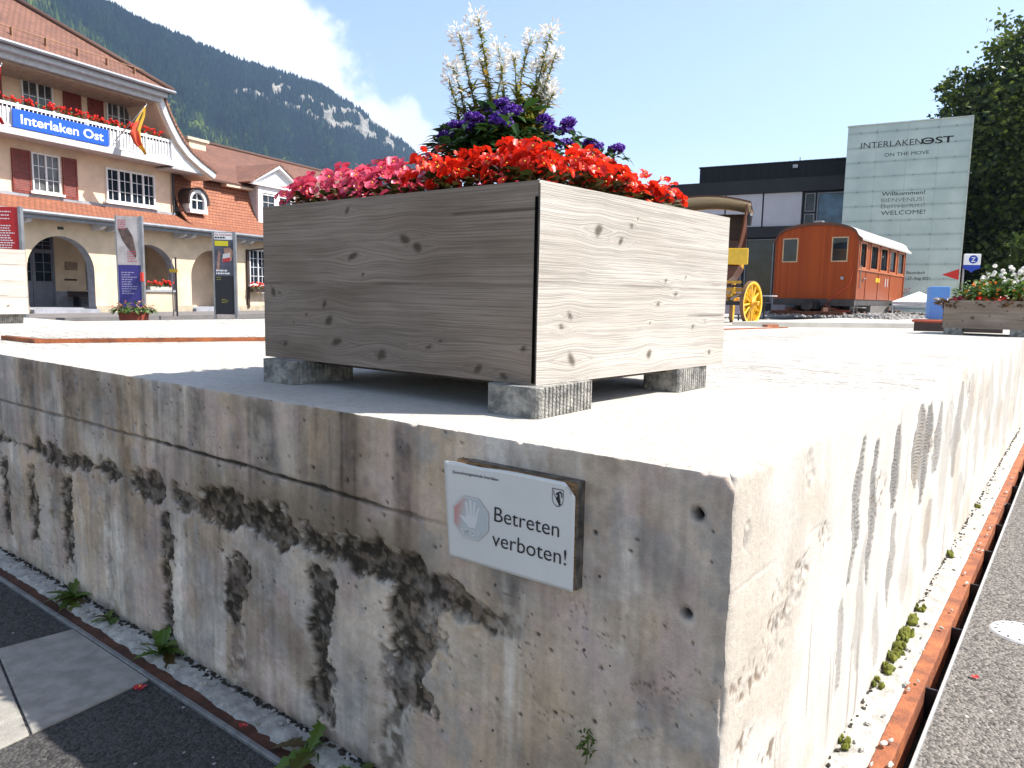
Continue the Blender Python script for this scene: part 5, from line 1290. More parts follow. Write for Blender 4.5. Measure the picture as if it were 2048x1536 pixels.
# laminated sheet: upper left corner curls outward, upper right corner is torn off
nX, nZ = 40, 28
A, B = np.meshgrid(np.linspace(0, 1, nX), np.linspace(0, 1, nZ), indexing='ij')
def sheet_y(a, b): return -.0195 - .016 * np.exp(-a / .13) * (.25 + .75 * b) - .0022 * np.sin(a * 5 + b * 2) * .5
X = SX0 + sw * A - .004 * (1 - A) ** 3 * B; Zs = SZ0 + sh * B; Y = sheet_y(A, B)
cut = np.maximum(0, (A - .925) / .075 + (B - .885) / .115 - 1.0)
X = X - cut * .5 * .075 * sw; Zs = Zs - cut * .5 * .115 * sh
Zs = Zs + (-.012 * sstep(B, .9, 1.0) * sstep(A, .06, .3) * sstep(.55 - A, 0, .4)) * .35
P = np.stack([X, Y, Zs], -1); me = grid_mesh('sheet', P); 
PAPER = mat('laminated_paper', (.70, .68, .65), .28, var=.03, vs=5, spec=.5, coat=.5)
o = obj('sheet', me, PAPER, t); so = o.modifiers.new('thick', 'SOLIDIFY'); so.thickness = .0008; so.offset = -1
def on_sheet(o, lift=.0012):
    me = o.data
    for v in me.vertices:
        a = min(1, max(0, (v.co.x - SX0) / sw)); b = min(1, max(0, (v.co.z - SZ0) / sh)); v.co.y = float(sheet_y(np.float64(a), np.float64(b))) - lift
    me.update(); return o
fx = lambda a: SX0 + sw * a
fz = lambda b: SZ0 + sh * (1 - b)
on_sheet(text_obj('lettering', 'Betreten', fx(.385), fz(.520), 0, width=sw * .505, cap=sh * .155, mat=LETTER_K, parent=t, bold=-.004))
on_sheet(text_obj('lettering', 'verboten!', fx(.372), fz(.765), 0, width=sw * .575, cap=sh * .155, mat=LETTER_K, parent=t, bold=-.004))
on_sheet(text_obj('lettering', 'Einwohnergemeinde Interlaken', fx(.05), fz(.118), 0, width=sw * .36, cap=sh * .030, mat=LETTER_K, parent=t, bold=.01))
oc = (fx(.195), fz(.545)); rad = .0465
def octa(r_, m_, lift, mtl, fan=True, name='stop_sign_print'):
    m = MB(); N_ = 8; pts = []
    for k in range(8):
        a = R(22.5 + 45 * k); pts.append((oc[0] + r_ * math.cos(a), 0, oc[1] + r_ * 1.0 * math.sin(a)))
    sub = []
    for k in range(8):
        for j in range(4): p, q_ = Vector(pts[k]), Vector(pts[(k + 1) % 8]); sub.append(tuple(p.lerp(q_, j / 4)))
    vs = [(oc[0], 0, oc[1])] + sub; fs = [(0, 1 + k, 1 + (k + 1) % len(sub)) for k in range(len(sub))]
    m.add(vs, fs); return on_sheet(m.build(name, mtl, t, fix=False), lift)
octa(rad, None, .0012, mat('faded_rim', (.47, .43, .43), .4, var=.02))
octa(rad * .965, None, .0016, mat('faded_white', (.70, .68, .67), .4, var=.02))
m_, nt, p = base_mat('sun_bleached_red')           # the print has lost its red from left to right
tcx = N(nt, 'ShaderNodeTexCoord'); sp = N(nt, 'ShaderNodeSeparateXYZ'); L(nt, tcx.outputs['Object'], sp.inputs[0])
f_ = smooth(nt, math_(nt, 'ADD', sp.outputs[0], math_(nt, 'MULTIPLY', sp.outputs[2], -.25)), oc[0] - .042 - .17, oc[0] - .012 - .17)
L(nt, mixc(nt, f_, (.56, .27, .24), (.49, .52, .52)), p.inputs['Base Color']); p.inputs['Roughness'].default_value = .4
octa(rad * .93, None, .0020, m_)
HANDW = flat('hand_white', (.68, .67, .66), .4)
def hand_poly(parts):
    m = MB()
    for pl in parts:
        vs = [(oc[0] + x * rad, 0, oc[1] + z * rad) for x, z in pl]; m.add(vs, [tuple(range(len(vs)))])
    return m
palm = [(-.16, -.38), (.20, -.40), (.34, -.05), (.36, .12), (-.22, .14), (-.28, .0)]
fing = [[(-.22, .12), (-.10, .12), (-.20, .66), (-.27, .68), (-.31, .63)], [(-.07, .13), (.06, .13), (.03, .76), (-.03, .79), (-.09, .75)], [(.08, .13), (.20, .13), (.24, .69), (.19, .73), (.13, .69)], [(.22, .12), (.35, .12), (.46, .50), (.42, .55), (.36, .52)], [(-.26, -.02), (-.20, -.30), (-.58, .02), (-.62, .09), (-.55, .12)]]
on_sheet(hand_poly([palm] + fing).build('hand_print', HANDW, t, fix=False), .0024)
on_sheet(text_obj('lettering', 'STOP', oc[0], oc[1] - rad * .74, 0, width=rad * 1.02, cap=rad * .26, mat=HANDW, parent=t, bold=.02, align='CENTER'), .0030)
# coat of arms: shield with a black ibex
cxs, czs = fx(.875), fz(.155); s = .0125
sh_out = [(-1, 1.3), (1, 1.3), (1, -.3), (.8, -.85), (.4, -1.2), (0, -1.35), (-.4, -1.2), (-.8, -.85), (-1, -.3)]
def poly2(pl, k=1.0): return [(cxs + x * s * k, 0, czs + z * s * k) for x, z in pl]
m = MB(); a_, b_ = poly2(sh_out), poly2(sh_out, .92); n_ = len(a_); m.add(a_ + b_, [(i, (i + 1) % n_, n_ + (i + 1) % n_, n_ + i) for i in range(n_)]); on_sheet(m.build('shield_print', LETTER_K, t, fix=False))
body = [(-.35, -.1), (-.1, .15), (.0, .45), (-.25, .35), (-.38, .5), (-.1, .8), (.15, .78), (.3, .55), (.35, .1), (.45, -.5), (.5, -1.0), (.2, -1.12), (.1, -.75), (-.15, -.5)]
leg1 = [(-.35, -.1), (-.15, -.25), (-.62, .55), (-.72, 1.05), (-.82, 1.02), (-.70, .45)]
horn = [(.05, .75), (.25, 1.0), (.55, .98), (.78, .7), (.80, .25), (.62, .0), (.66, .3), (.60, .6), (.42, .78), (.25, .72)]
m = MB()
for pl in (body, leg1, horn): m.add(poly2(pl), [tuple(range(len(pl)))])
on_sheet(m.build('ibex_print', LETTER_K, t, fix=False))
# ------------------------------------------------------------------ glass tower and dark building on the right
T_LOC = (14.58, 32.915, 0.0); T_ROT = R(-29.64)
def frosted():
    m, nt, p = base_mat('frosted_green_glass')
    tc = N(nt, 'ShaderNodeTexCoord'); sp = N(nt, 'ShaderNodeSeparateXYZ'); L(nt, tc.outputs['Object'], sp.inputs[0])
    nz = N(nt, 'ShaderNodeTexNoise', i_Scale=1.1, i_Detail=3.0); L(nt, tc.outputs['Object'], nz.inputs['Vector'])
    def seam(sock, off, step, w):
        fr = math_(nt, 'FRACT', math_(nt, 'DIVIDE', math_(nt, 'SUBTRACT', sock, off), step))
        return math_(nt, 'GREATER_THAN', math_(nt, 'ABSOLUTE', math_(nt, 'SUBTRACT', fr, .5)), .5 - w)
    hs = seam(sp.outputs[2], .30, .615, .030); vs_ = seam(sp.outputs[0], -.35, 1.15, .010)
    # faint shadow-lines of the carrying frame a hand behind the glass
    hs2 = smooth(nt, math_(nt, 'ABSOLUTE', math_(nt, 'SUBTRACT', math_(nt, 'FRACT', math_(nt, 'DIVIDE', math_(nt, 'SUBTRACT', sp.outputs[2], .30), .615)), .5)), .30, .5)
    c = mixc(nt, smooth(nt, nz.outputs[0], .3, .7), (.39, .475, .44), (.48, .56, .52))
    c = mixc(nt, math_(nt, 'MULTIPLY', hs2, .22), c, (.13, .19, .175))
    c = mixc(nt, math_(nt, 'MULTIPLY', math_(nt, 'MAXIMUM', hs, vs_), .28), c, (.12, .17, .16))
    L(nt, c, p.inputs['Base Color']); p.inputs['Roughness'].default_value = .22; p.inputs['Specular IOR Level'].default_value = .6
    return m
FROST = frosted()
tw = thing('glass_tower', 'tall frosted green glass sign tower with welcome lettering', 'sign tower', T_LOC, T_ROT)
m = MB(); m.box(-.35, 4.22, 0, .12, .5, 8.60); m.build('glass_front', FROST, tw)
m = MB(); m.box(-.30, 4.14, .35, 3.2, .5, 8.4); m.build('core', mat('tower_core', (.05, .06, .06), .7), tw)
m = MB(); m.box(4.222, 4.27, -.03, .40, .5, 8.62); m.box(-.38, 4.27, -.03, .40, 8.602, 8.65); m.build('edge_profile', mat('pale_edge', (.55, .60, .52), .4), tw)
m = MB()
for i in range(13):
    for x in (.17, .80, 1.55, 2.27, 3.05, 3.70):
        z = .92 + i * .615
        if z < 8.5: m.lathe([(.0, -.05), (.032, -.04), (.032, 0)], (x, 0, z), 7, 'y')
m.build('fixings', STEEL, tw)
K = -.004
text_obj('lettering', 'INTERLAKEN', .20, 7.66, K, width=2.30, cap=.26, mat=LETTER_K, parent=tw, bold=-.002)
text_obj('lettering', 'OST', 2.46, 7.66, K, width=1.16, cap=.27, mat=LETTER_K, parent=tw, bold=.02)
m = MB(); m.box(2.60, 2.86, K - .004, K - .001, 7.76, 7.81); m.build('lettering', LETTER_K, tw)
text_obj('lettering', 'ON THE MOVE', 1.13, 7.26, K, width=1.65, cap=.15, mat=LETTER_K, parent=tw)
text_obj('lettering', 'Willkommen!', 1.14, 5.64, K, width=1.62, cap=.165, mat=LETTER_K, parent=tw, bold=.008)
text_obj('lettering', 'BIENVENUS!', 1.14, 5.37, K, width=1.60, cap=.17, mat=LETTER_GY, parent=tw, bold=0.0)
text_obj('lettering', 'Benvenuti!', 1.14, 5.12, K, width=1.64, cap=.19, mat=LETTER_GY, parent=tw, bold=-.006)
text_obj('lettering', 'WELCOME!', 1.16, 4.84, K, width=1.66, cap=.18, mat=LETTER_K, parent=tw, bold=.0)
text_obj('lettering', 'm Baumdach', 2.13, 2.36, K, width=.86, cap=.125, mat=LETTER_K, parent=tw, bold=.006)
text_obj('lettering', 'uli - 27. Aug 2021', 2.08, 2.12, K, width=1.12, cap=.125, mat=LETTER_K, parent=tw, bold=.006)
text_obj('lettering', 'ANT', 2.16, 1.55, K, width=.36, cap=.24, mat=LETTER_R, parent=tw, bold=-.01)
m = MB(); m.prism([(3.62, 2.33), (4.22, 2.57), (4.22, 2.12)], 'y', K - .006, K); m.build('red_arrow', flat('arrow_red', (.62, .03, .02)), tw)

bd = thing('dark_building', 'flat roofed charcoal building with pale facade panels behind the railway car', 'building', T_LOC, T_ROT)
m = MB(); m.box(-7.65, 3.9, 3.2, 14, 6.9, 7.84); m.box(-7.70, 3.9, 3.15, 14, 7.841, 7.90); m.build('upper_storey', board_mat('charcoal_boards', (.011, .0115, .014), (.016, .0165, .02), 'X', .35, .6), bd)
m = MB(); m.box(-16, 3.9, 2.0, 14, 6.28, 6.92); m.build('parapet', CHARCOAL, bd)
m = MB(); m.box(-16, 3.85, 2.35, 14, .4, 6.28); m.build('wall', mat('dark_wall', (.018, .018, .021), .6), bd)
for xa, xb in ((-5.94, -4.21), (-4.13, -2.40), (-7.8, -6.02)):
    m = MB(); m.box(xa, xb, 2.12, 2.349, 4.70, 6.27); m.build('facade_panel', PANELGREY, bd)
for xa, xb, za, zb, g in ((-2.26, -1.80, 5.33, 6.2, GLASS), (-2.26, -1.80, 4.72, 5.25, GLASS), (-1.72, -.40, 4.72, 6.2, GLASSB), (-4.90, -3.55, 1.0, 4.10, GLASS), (-3.42, -2.35, 2.6, 4.10, GLASS), (-3.42, -2.35, 1.0, 2.5, GLASS), (-6.4, -5.05, 1.0, 4.1, GLASS), (-2.2, -.9, 1.0, 4.1, GLASS)):
    m = MB(); fr = .05
    m.box(xa, xa + fr, 2.18, 2.349, za, zb); m.box(xb - fr, xb, 2.18, 2.349, za, zb); m.box(xa + fr, xb - fr, 2.18, 2.349, zb - fr, zb); m.box(xa + fr, xb - fr, 2.18, 2.349, za, za + fr)
    w = m.build('window', ZINC, bd); m = MB(); m.box(xa + fr, xb - fr, 2.27, 2.30, za + fr, zb - fr); m.build('pane', g, w)
m = MB(); m.box(-16, 0, 1.9, 2.349, 4.16, 4.66); m.build('canopy_band', CHARCOAL, bd)
m = MB(); m.box(-3.4, -2.2, 2.1, 2.26, .75, 1.0); m.build('blue_band', BLUEPAINT, bd)
m = MB()
for k in range(47): m.box(-7.6 + k * .24, -7.56 + k * .24, 3.3, 3.36, 7.901, 7.94)
m.tube([(-2.9, 4, 7.9), (-2.9, 4, 8.2)], .02, 5); m.build('roof_edge_clips', DSTEEL, bd)
m = MB(); m.box(-3.05, -2.85, 3.0, 3.15, 7.55, 7.70); m.build('floodlight', OFFWHITE, bd)

# ------------------------------------------------------------------ railway car on its gravel bed
TR_LOC = (9.4284, 23.298, ZQ); TR_ROT = -TH
TMt = Matrix.Translation(TR_LOC) @ Matrix.Rotation(TR_ROT, 4, 'Z')
SL = .11
p0, p1 = at_z(1520, 655, ZQ), at_z(1827, 656.5, ZQ)
ax = Vector((math.sin(TH), math.cos(TH), 0))
poly = [tuple((p0 + Vector((-.6, 0, 0)))[:2]), tuple(p1[:2]), tuple((p1 + ax * 12)[:2]), tuple((p0 + ax * 14)[:2])]
m = MB(); m.prism(poly, 'z', ZQ - .05, ZQ + SL); t = m.build('track_slab', TOP); tag(t, 'low pale slab carrying the gravel bed and the railway car', 'slab')
# gravel: stones heaped on the slab
sv, sf = [], []
g = np.random.default_rng(5); nst = 5200
X = g.uniform(-2.3, 2.5, nst); Yg = g.uniform(-1.1, 8.6, nst); 
hh = SL + .10 * np.clip(np.minimum(np.minimum(X + 2.3, 2.5 - X), Yg + 1.1) / .5, 0, 1) * g.uniform(.3, 1, nst)
ico = np.array([(0, 0, 1), (.9, 0, .25), (.28, .85, .3), (-.72, .52, .3), (-.72, -.52, .3), (.28, -.85, .3), (.7, .5, -.4), (-.28, .85, -.4), (-.9, 0, -.4), (-.28, -.85, -.4), (.7, -.5, -.4)], float)
tri = [(0, 1, 2), (0, 2, 3), (0, 3, 4), (0, 4, 5), (0, 5, 1), (1, 6, 2), (2, 7, 3), (3, 8, 4), (4, 9, 5), (5, 10, 1), (2, 6, 7), (3, 7, 8), (4, 8, 9), (5, 9, 10), (1, 10, 6)]
Vv = np.zeros((nst, 11, 3)); s_ = g.uniform(.03, .065, nst)
for k in range(11):
    j = g.uniform(.65, 1.25, (nst, 3)); Vv[:, k] = np.stack([X, Yg, hh], -1) + ico[k] * s_[:, None] * j * np.array([1.1, 1, .8])
Ff = (np.array(tri)[None] + (np.arange(nst) * 11)[:, None, None]).reshape(-1, 3)
gr = obj('gravel', np_mesh('gravel', Vv.reshape(-1, 3), Ff), leaf_mat('gravel_stones', (.10, .095, .09), (.34, .33, .32), 0.0, .9)); gr.location = TR_LOC; gr.rotation_euler = (0, 0, TR_ROT); tag(gr, kind='stuff')
m = MB()
for k, y in enumerate((-.75, .1, .95, 1.8, 2.65, 3.5, 4.35, 5.2, 6.05, 6.9, 7.75)): m.box(-1.15, 1.0, y, y + .24, SL + .05, SL + .17)
tk = thing('railway_track', 'short piece of rusty track in the gravel under the railway car', 'track', TR_LOC, TR_ROT); m.build('sleepers', mat('old_sleeper', (.14, .055, .03), .9, var=.25, vs=8), tk)
m = MB()
for x in (-.62, .44): m.box(x, x + .06, -1.0, 8.4, SL + .171, SL + .29)
m.build('rails', RUSTD, tk)

car = thing('railway_car', 'old varnished wooden railway car with white edged roof', 'railway car', (TR_LOC[0], TR_LOC[1], TR_LOC[2]), TR_ROT)
XL, XR, YE = -1.33, 1.11, 7.15
xm, hwid = (XL + XR) / 2, (XR - XL) / 2
prof = []
for k in range(0, 31):
    t = -1 + 2 * k / 30; prof.append((xm + hwid * t, 2.50 + .20 * (1 - abs(t) ** 7) ** .5 + .22 * (1 - t * t)))
body = [(XL, .66)] + [(XL, 2.36)] + [(x, z) for x, z in prof if True] + [(XR, 2.36), (XR, .66)]
m = MB(); m.prism([(x, z) for x, z in body if not (abs(x - XL) < 1e-6 and 2.37 < z < 2.49)], 'y', 0, .06); m.build('end_wall', VARNISH, car)
m = MB(); m.prism(body, 'y', YE - .06, YE); m.build('end_wall', VARNISH, car)
wins = ((.25, 1.06, 'd'), (1.63, 2.66, 'w'), (3.03, 4.10, 'w'), (4.46, 5.48, 'w'), (5.84, 6.93, 'w'))
for xs, sg_ in ((XR, 1), (XL, -1)):
    m = MB(); a, b = (xs - .06, xs) if sg_ > 0 else (xs, xs + .06)
    m.box(a, b, .061, YE - .061, .66, 1.60); m.box(a, b, .061, YE - .061, 2.42, 2.52); yy = .061
    for ya, yb, _ in wins: m.box(a, b, yy, ya, 1.60, 2.42); yy = yb
    m.box(a, b, yy, YE - .061, 1.60, 2.42)
    m.build('side_wall', VARNISH_Y, car)
    for ya, yb, kd in wins:
        m = MB(); o1 = xs + sg_ * .001; o2 = xs + sg_ * .022; lo, hi = min(o1, o2), max(o1, o2); fr = .06
        m.box(lo, hi, ya - .02, ya + fr, 1.60, 2.44); m.box(lo, hi, yb - fr, yb + .02, 1.60, 2.44); m.box(lo, hi, ya + fr, yb - fr, 2.36, 2.44); m.box(lo, hi, ya + fr, yb - fr, 1.60, 1.655)
        w = m.build('window', mat('varnish_frame', (.42, .13, .05), .35), car); m = MB(); q1 = xs - sg_ * .03; q2 = xs - sg_ * .02; m.box(min(q1, q2), max(q1, q2), ya, yb, 1.60, 2.42); m.build('pane', GLASS, w)
    m = MB(); o1 = xs + sg_ * .001; o2 = xs + sg_ * .03; m.box(min(o1, o2), max(o1, o2), 0, YE, 1.545, 1.598); m.build('waist_rail', mat('varnish_frame2', (.42, .13, .05), .35), car)
for xa, xb in ((-1.13, -.65), (.35, .83)):
    m = MB(); fr = .035; m.box(xa, xa + fr, -.02, -.001, 1.79, 2.54); m.box(xb - fr, xb, -.02, -.001, 1.79, 2.54); m.box(xa + fr, xb - fr, -.02, -.001, 2.505, 2.54); m.box(xa + fr, xb - fr, -.02, -.001, 1.79, 1.825)
    w = m.build('window', mat('pale_frame', (.50, .36, .22), .6), car); m = MB(); m.box(xa + fr, xb - fr, -.008, -.002, 1.825, 2.505); m.build('pane', GLASS, w)
outer = [(x, z + .02) for x, z in prof]; outer = [(XL - .10, 2.42)] + outer + [(XR + .12, 2.42)]
m = MB()
up = [(x, z + .06) for x, z in outer]
for i in range(len(outer) - 1): m.prism([outer[i], outer[i + 1], up[i + 1], up[i]], 'y', -.03, YE + .55)
m.build('roof', mat('pale_roof', (.36, .35, .34), .6, var=.10), car)
m = MB(); 
for i in range(len(outer) - 1): m.prism([(outer[i][0], outer[i][1] - .03), (outer[i + 1][0], outer[i + 1][1] - .03), up[i + 1], up[i]], 'y', -.06, -.031)
m.build('roof_edge', BROWN, car)
m = MB(); m.box(xm - .12, xm + .12, .05, .3, 3.0, 3.06); m.build('roof_lamp', STEEL, car)
m = MB(); m.box(XL + .02, XR - .02, .02, YE - .02, .48, .655); m.box(XL, XR, -.03, .02, .45, .655); m.build('underframe', mat('grey_underframe', (.055, .05, .05), .7, var=.2), car)
for x, y in ((XR, .03), (XR, YE - .03), (XL, .03), (XL, YE - .03)):
    m = MB(); sg_ = 1 if x > 0 else -1; m.box(min(x + sg_ * .001, x + sg_ * .03), max(x + sg_ * .001, x + sg_ * .03), y - .05, y + .05, .66, 2.44); m.build('corner_post', mat('varnish_post', (.26, .055, .012), .45), car)
for y in (1.16, 2.9, 4.75):
    m = MB(); m.box(XR + .001, XR + .016, y, y + .05, .68, 1.54); m.build('cover_strip', mat('varnish_strip', (.24, .05, .010), .45), car)
m = MB(); m.box(XR + .001, XR + .02, .09, YE - .09, 2.445, 2.51); m.build('cornice', mat('varnish_cornice', (.22, .045, .010), .45), car)
for y in (1.3, 5.7):
    for x in (-.60, .42):
        m = MB(); m.lathe([(.0, -.05), (.36, -.05), (.36, .03), (.40, .03), (.40, .07), (.0, .07)], (x, y, SL + .66), 24, 'x'); m.build('wheel', DSTEEL, car)
    m = MB(); m.bar((-.7, y, SL + .66), (.55, y, SL + .66), .1, .1); m.box(-.9, -.72, y - .5, y + .5, .30, .47); m.box(.62, .80, y - .5, y + .5, .30, .47); m.build('axle', DSTEEL, car)
m = MB(); m.box(-.32, .12, -.42, -.031, .34, .58); m.lathe([(0, -.62), (.17, -.60), (.17, -.56), (.07, -.54), (.07, -.42)], (-.10, 0, .46), 14, 'y'); m.build('coupling', DSTEEL, car)
m = MB(); m.box(1.02, 1.42, .15, .62, .18, .21); m.bar((1.06, .2, .20), (1.06, .2, .5), .03, .03); m.bar((1.06, .58, .20), (1.06, .58, .5), .03, .03); m.box(1.0, 1.32, .15, .62, .40, .43); m.build('step', STEEL, car)
m = MB(); m.box(.7, 1.1, 2.2, 5.0, .18, .47); m.build('equipment_box', mat('grey_box', (.16, .15, .14), .6), car)
m = MB(); m.box(XR + .002, XR + .012, 2.55, 3.15, 1.24, 1.38); m.build('plate', YELLOW, car)
for y in (4.0, 4.35):
    m = MB(); m.box(XR + .002, XR + .012, y, y + .07, 1.12, 1.40); m.build('marking', OFFWHITE, car)
m = MB(); m.tube([(XR + .03, .75, 1.22), (XR + .05, .75, 1.30), (XR + .05, 1.0, 1.32)], .018, 6); m.tube([(XR + .03, .4, 1.0), (XR + .03, .4, 1.7)], .014, 6); m.build('handle', STEEL, car)
m = MB(); pts = [(.98, -.03, 1.62)]
for k in range(14):
    s = k / 13; pts.append((1.02 - .75 * s + .22 * math.sin(s * 3.1), -.06, 1.60 - 1.15 * s - .10 * math.sin(s * 6)))
pts += [(.6, -.06, .32), (1.0, -.04, .30)]
m.tube(pts, .014, 6); m.build('hose', flat('red_hose', (.5, .06, .03)), car)
m = MB(); m.lathe([(.0, -.07), (.05, -.06), (.05, 0)], (.72, 0, 1.30), 10, 'y'); m.build('socket', STEEL, car)

# ------------------------------------------------------------------ yellow mail coach, front wheels turned
CQ = Vector((5.294, 16.646, ZQ)); A42, A18 = R(42), R(19)
r42 = Vector((math.cos(A42), -math.sin(A42), 0)); half = .86
CC = CQ - r42 * half
ch = thing('mail_coach', 'yellow and brown horse coach with a hooded seat and spoked wheel', 'coach', CC, -A18)
def coach_wheel(x, y, r_, rot, wz=0):
    m = MB(); n = 40
    m.lathe([(r_ - .065, -.035), (r_ - .012, -.04), (r_ - .012, .04), (r_ - .065, .035), (r_ - .065, -.035)], (0, 0, 0), n, 'x')
    w = m.build('wheel', YELLOW, ch, True); w.location = (x, y, r_); w.rotation_euler = (0, 0, rot)
    for f in w.data.polygons: f.use_smooth = False
    m = MB(); m.lathe([(r_ - .012, -.042), (r_, -.042), (r_, .042), (r_ - .012, .042), (r_ - .012, -.042)], (0, 0, 0), n, 'x'); m.build('tyre', mat('iron_tyre', (.20, .11, .06), .6, metal=.2), w)
    m = MB()
    for k in range(12):
        a = 2 * math.pi * k / 12 + .1; m.tube([(0, .07 * math.cos(a), .07 * math.sin(a)), (.0, (r_ - .06) * math.cos(a), (r_ - .06) * math.sin(a))], [.026, .019], 6)
    m.build('spokes', YELLOW, w)
    m = MB(); m.lathe([(0, .17), (.045, .165), (.055, .08), (.10, .05), (.10, -.06), (.06, -.14), (0, -.14)], (0, 0, 0), 16, 'x'); m.build('hub', YELLOWD, w)
    return w
turn = -(A42 - A18)
rl = Matrix.Rotation(turn, 3, 'Z')
for sx in (1, -1):
    v = rl @ Vector((sx * half, 0, 0)); coach_wheel(v.x, v.y, .5, turn)
for sx in (1, -1): coach_wheel(-.25 + sx * .52, 2.2, .60, 0)
m = MB(); a = rl @ Vector((-.8, 0, .5)); b = rl @ Vector((.8, 0, .5)); m.bar(a, b, .08, .09); m.build('axle', DSTEEL, ch)
for dx in (-.55, .55):
    pts = []
    for k in range(9): s = -1 + k / 4; v = rl @ Vector((dx, s * .42, .56 + .10 * (1 - s * s))); pts.append(tuple(v))
    m = MB(); m.tube(pts, .03, 6); m.build('leaf_spring', DSTEEL, ch)
m = MB(); m.bar((-.95, -.12, .80), (.72, -.12, .80), .06, .085); m.bar((-.95, -.25, .97), (.55, -.25, .97), .06, .06); m.box(-.9, .66, -.1, .5, .64, .72); m.build('splinter_bar', YELLOWD, ch)
m = MB(); m.bar((-.9, -.10, .885), (.80, -.10, .885), .10, .05); m.build('foot_beam', DARKWOOD, ch)
m = MB()
for x in (-.3, .05, .35): m.bar((x, -.18, .66), (x + .06, -.20, .82), .04, .05)
m.build('bracket', YELLOW, ch)
# body under the seat, seat board, hood
m = MB(); m.prism([(-.45, .92), (.45, .92), (.66, 1.10), (.80, 1.36), (-.80, 1.36), (-.66, 1.10)], 'y', -.10, 2.6); m.build('body', BROWN, ch, bevel=.02)
m = MB(); m.box(-.90, .98, -.30, -.24, 1.36, 1.72); m.box(-.86, .80, -.24, .35, 1.36, 1.42); m.build('seat_board', YELLOW, ch, bevel=.02)
m = MB(); m.box(-.80, .74, .30, .42, 1.42, 1.95); m.box(-.80, .74, -.2, .30, 1.421, 1.52); m.build('seat', mat('brown_leather', (.06, .02, .012), .5), ch, bevel=.03)
def hood_side(sx):
    # side cheek: wide under the roof, curving back and in towards the seat
    pts = []
    for k in range(10):
        s = k / 9; z = 1.62 + (2.66 - 1.62) * s; y = .40 - .78 * s ** 1.6; x = sx * (.64 + .24 * s ** .7); pts.append((x, y, z))
    vs = []; 
    for x, y, z in pts: vs += [(x, y, z), (x, 1.55, z), (x + sx * .03, y, z), (x + sx * .03, 1.55, z)]
    fs = []
    for i in range(9):
        o = i * 4; fs += [(o, o + 4, o + 5, o + 1), (o + 2, o + 3, o + 7, o + 6), (o, o + 2, o + 6, o + 4), (o + 1, o + 5, o + 7, o + 3)]
    m = MB(); m.add(vs, fs); return m.build('hood_side', BROWN, ch)
hood_side(1); hood_side(-1)
m = MB(); n = 18; arc = [(-.97 + 1.94 * k / n, 2.66 + .15 * (1 - (-1 + 2 * k / n) ** 2)) for k in range(n + 1)]
for i in range(n): m.prism([arc[i], arc[i + 1], (arc[i + 1][0], arc[i + 1][1] - .02), (arc[i][0], arc[i][1] - .02)], 'y', -.62, 1.6)
m.build('hood_lining', CANVAS, ch)
m = MB(); up = [(x * 1.02, z + .03) for x, z in arc]
for i in range(n): m.prism([up[i], up[i + 1], (arc[i + 1][0], arc[i + 1][1] + .001), (arc[i][0], arc[i][1] + .001)], 'y', -.66, 1.65)
m.build('hood_roof', BROWN, ch)
m = MB(); m.box(-.86, .86, 1.56, 1.6, 1.5, 2.66); m.build('hood_back', BROWN, ch)
m = MB(); m.box(-.78, .78, 1.61, 3.0, 1.361, 2.5); m.build('cabin', mat('coach_cabin', (.55, .28, .02), .4), ch, bevel=.04)
m = MB(); m.tube([(.96, -.46, 2.62), (1.0, -.47, 2.58), (.99, -.47, 2.45)], .012, 6); m.lathe([(0, 2.18), (.045, 2.20), (.06, 2.40), (.03, 2.46), (0, 2.47)], (.97, -.47, 0), 10); m.build('lantern', DSTEEL, ch)

for o in ch.children:                                 # the body sits a little left of the turned front axle
    if o.name.split('.')[0] in ('body', 'seat_board', 'seat', 'hood_side', 'hood_lining', 'hood_roof', 'hood_back', 'cabin', 'lantern'): o.location.x -= .31
# ------------------------------------------------------------------ tent, blue pillar, bus-stop sign, furniture in the shade behind
p = at(1834, 640, 30); tt = thing('party_tent', 'white peaked sun tent with grey lettering on its valance', 'tent', (p.x, p.y, ZQ - .4), R(-28))
H0 = at(1834, 604, 30).z - (ZQ - .4); H1 = at(1834, 583, 30).z - (ZQ - .4) 
W_ = .82
Hb = at(1834, 613, 30).z - (ZQ - .4)
m = MB(); m.add([(-W_, -W_, H0), (W_, -W_, H0), (W_, W_, H0), (-W_, W_, H0), (0, 0, H1)], [(0, 1, 4), (1, 2, 4), (2, 3, 4), (3, 0, 4)]); m.build('canopy', TENT, tt)
m = MB(); m.box(-W_, W_, -W_ - .004, -W_, Hb, H0); m.box(-W_, W_, W_, W_ + .004, Hb, H0); m.box(-W_ - .004, -W_, -W_, W_, Hb, H0); m.box(W_, W_ + .004, -W_, W_, Hb, H0); m.build('valance', mat('tent_valance', (.55, .55, .58), .7, var=.03), tt)
text_obj('lettering', 'Coca-Cola', -.12, (Hb + H0) / 2 - .05, -W_ - .008, width=.5, cap=.11, mat=LETTER_GY, parent=tt)
for x in (-W_ + .05, W_ - .05):
    for y in (-W_ + .05, W_ - .05):
        m = MB(); m.tube([(x, y, 0), (x, y, H0)], .025, 6); m.build('leg', STEEL, tt)
m = MB(); m.tube([(-W_, -W_, Hb - .08), (W_, -W_, Hb - .08)], .02, 6); m.build('crossbar', STEEL, tt)
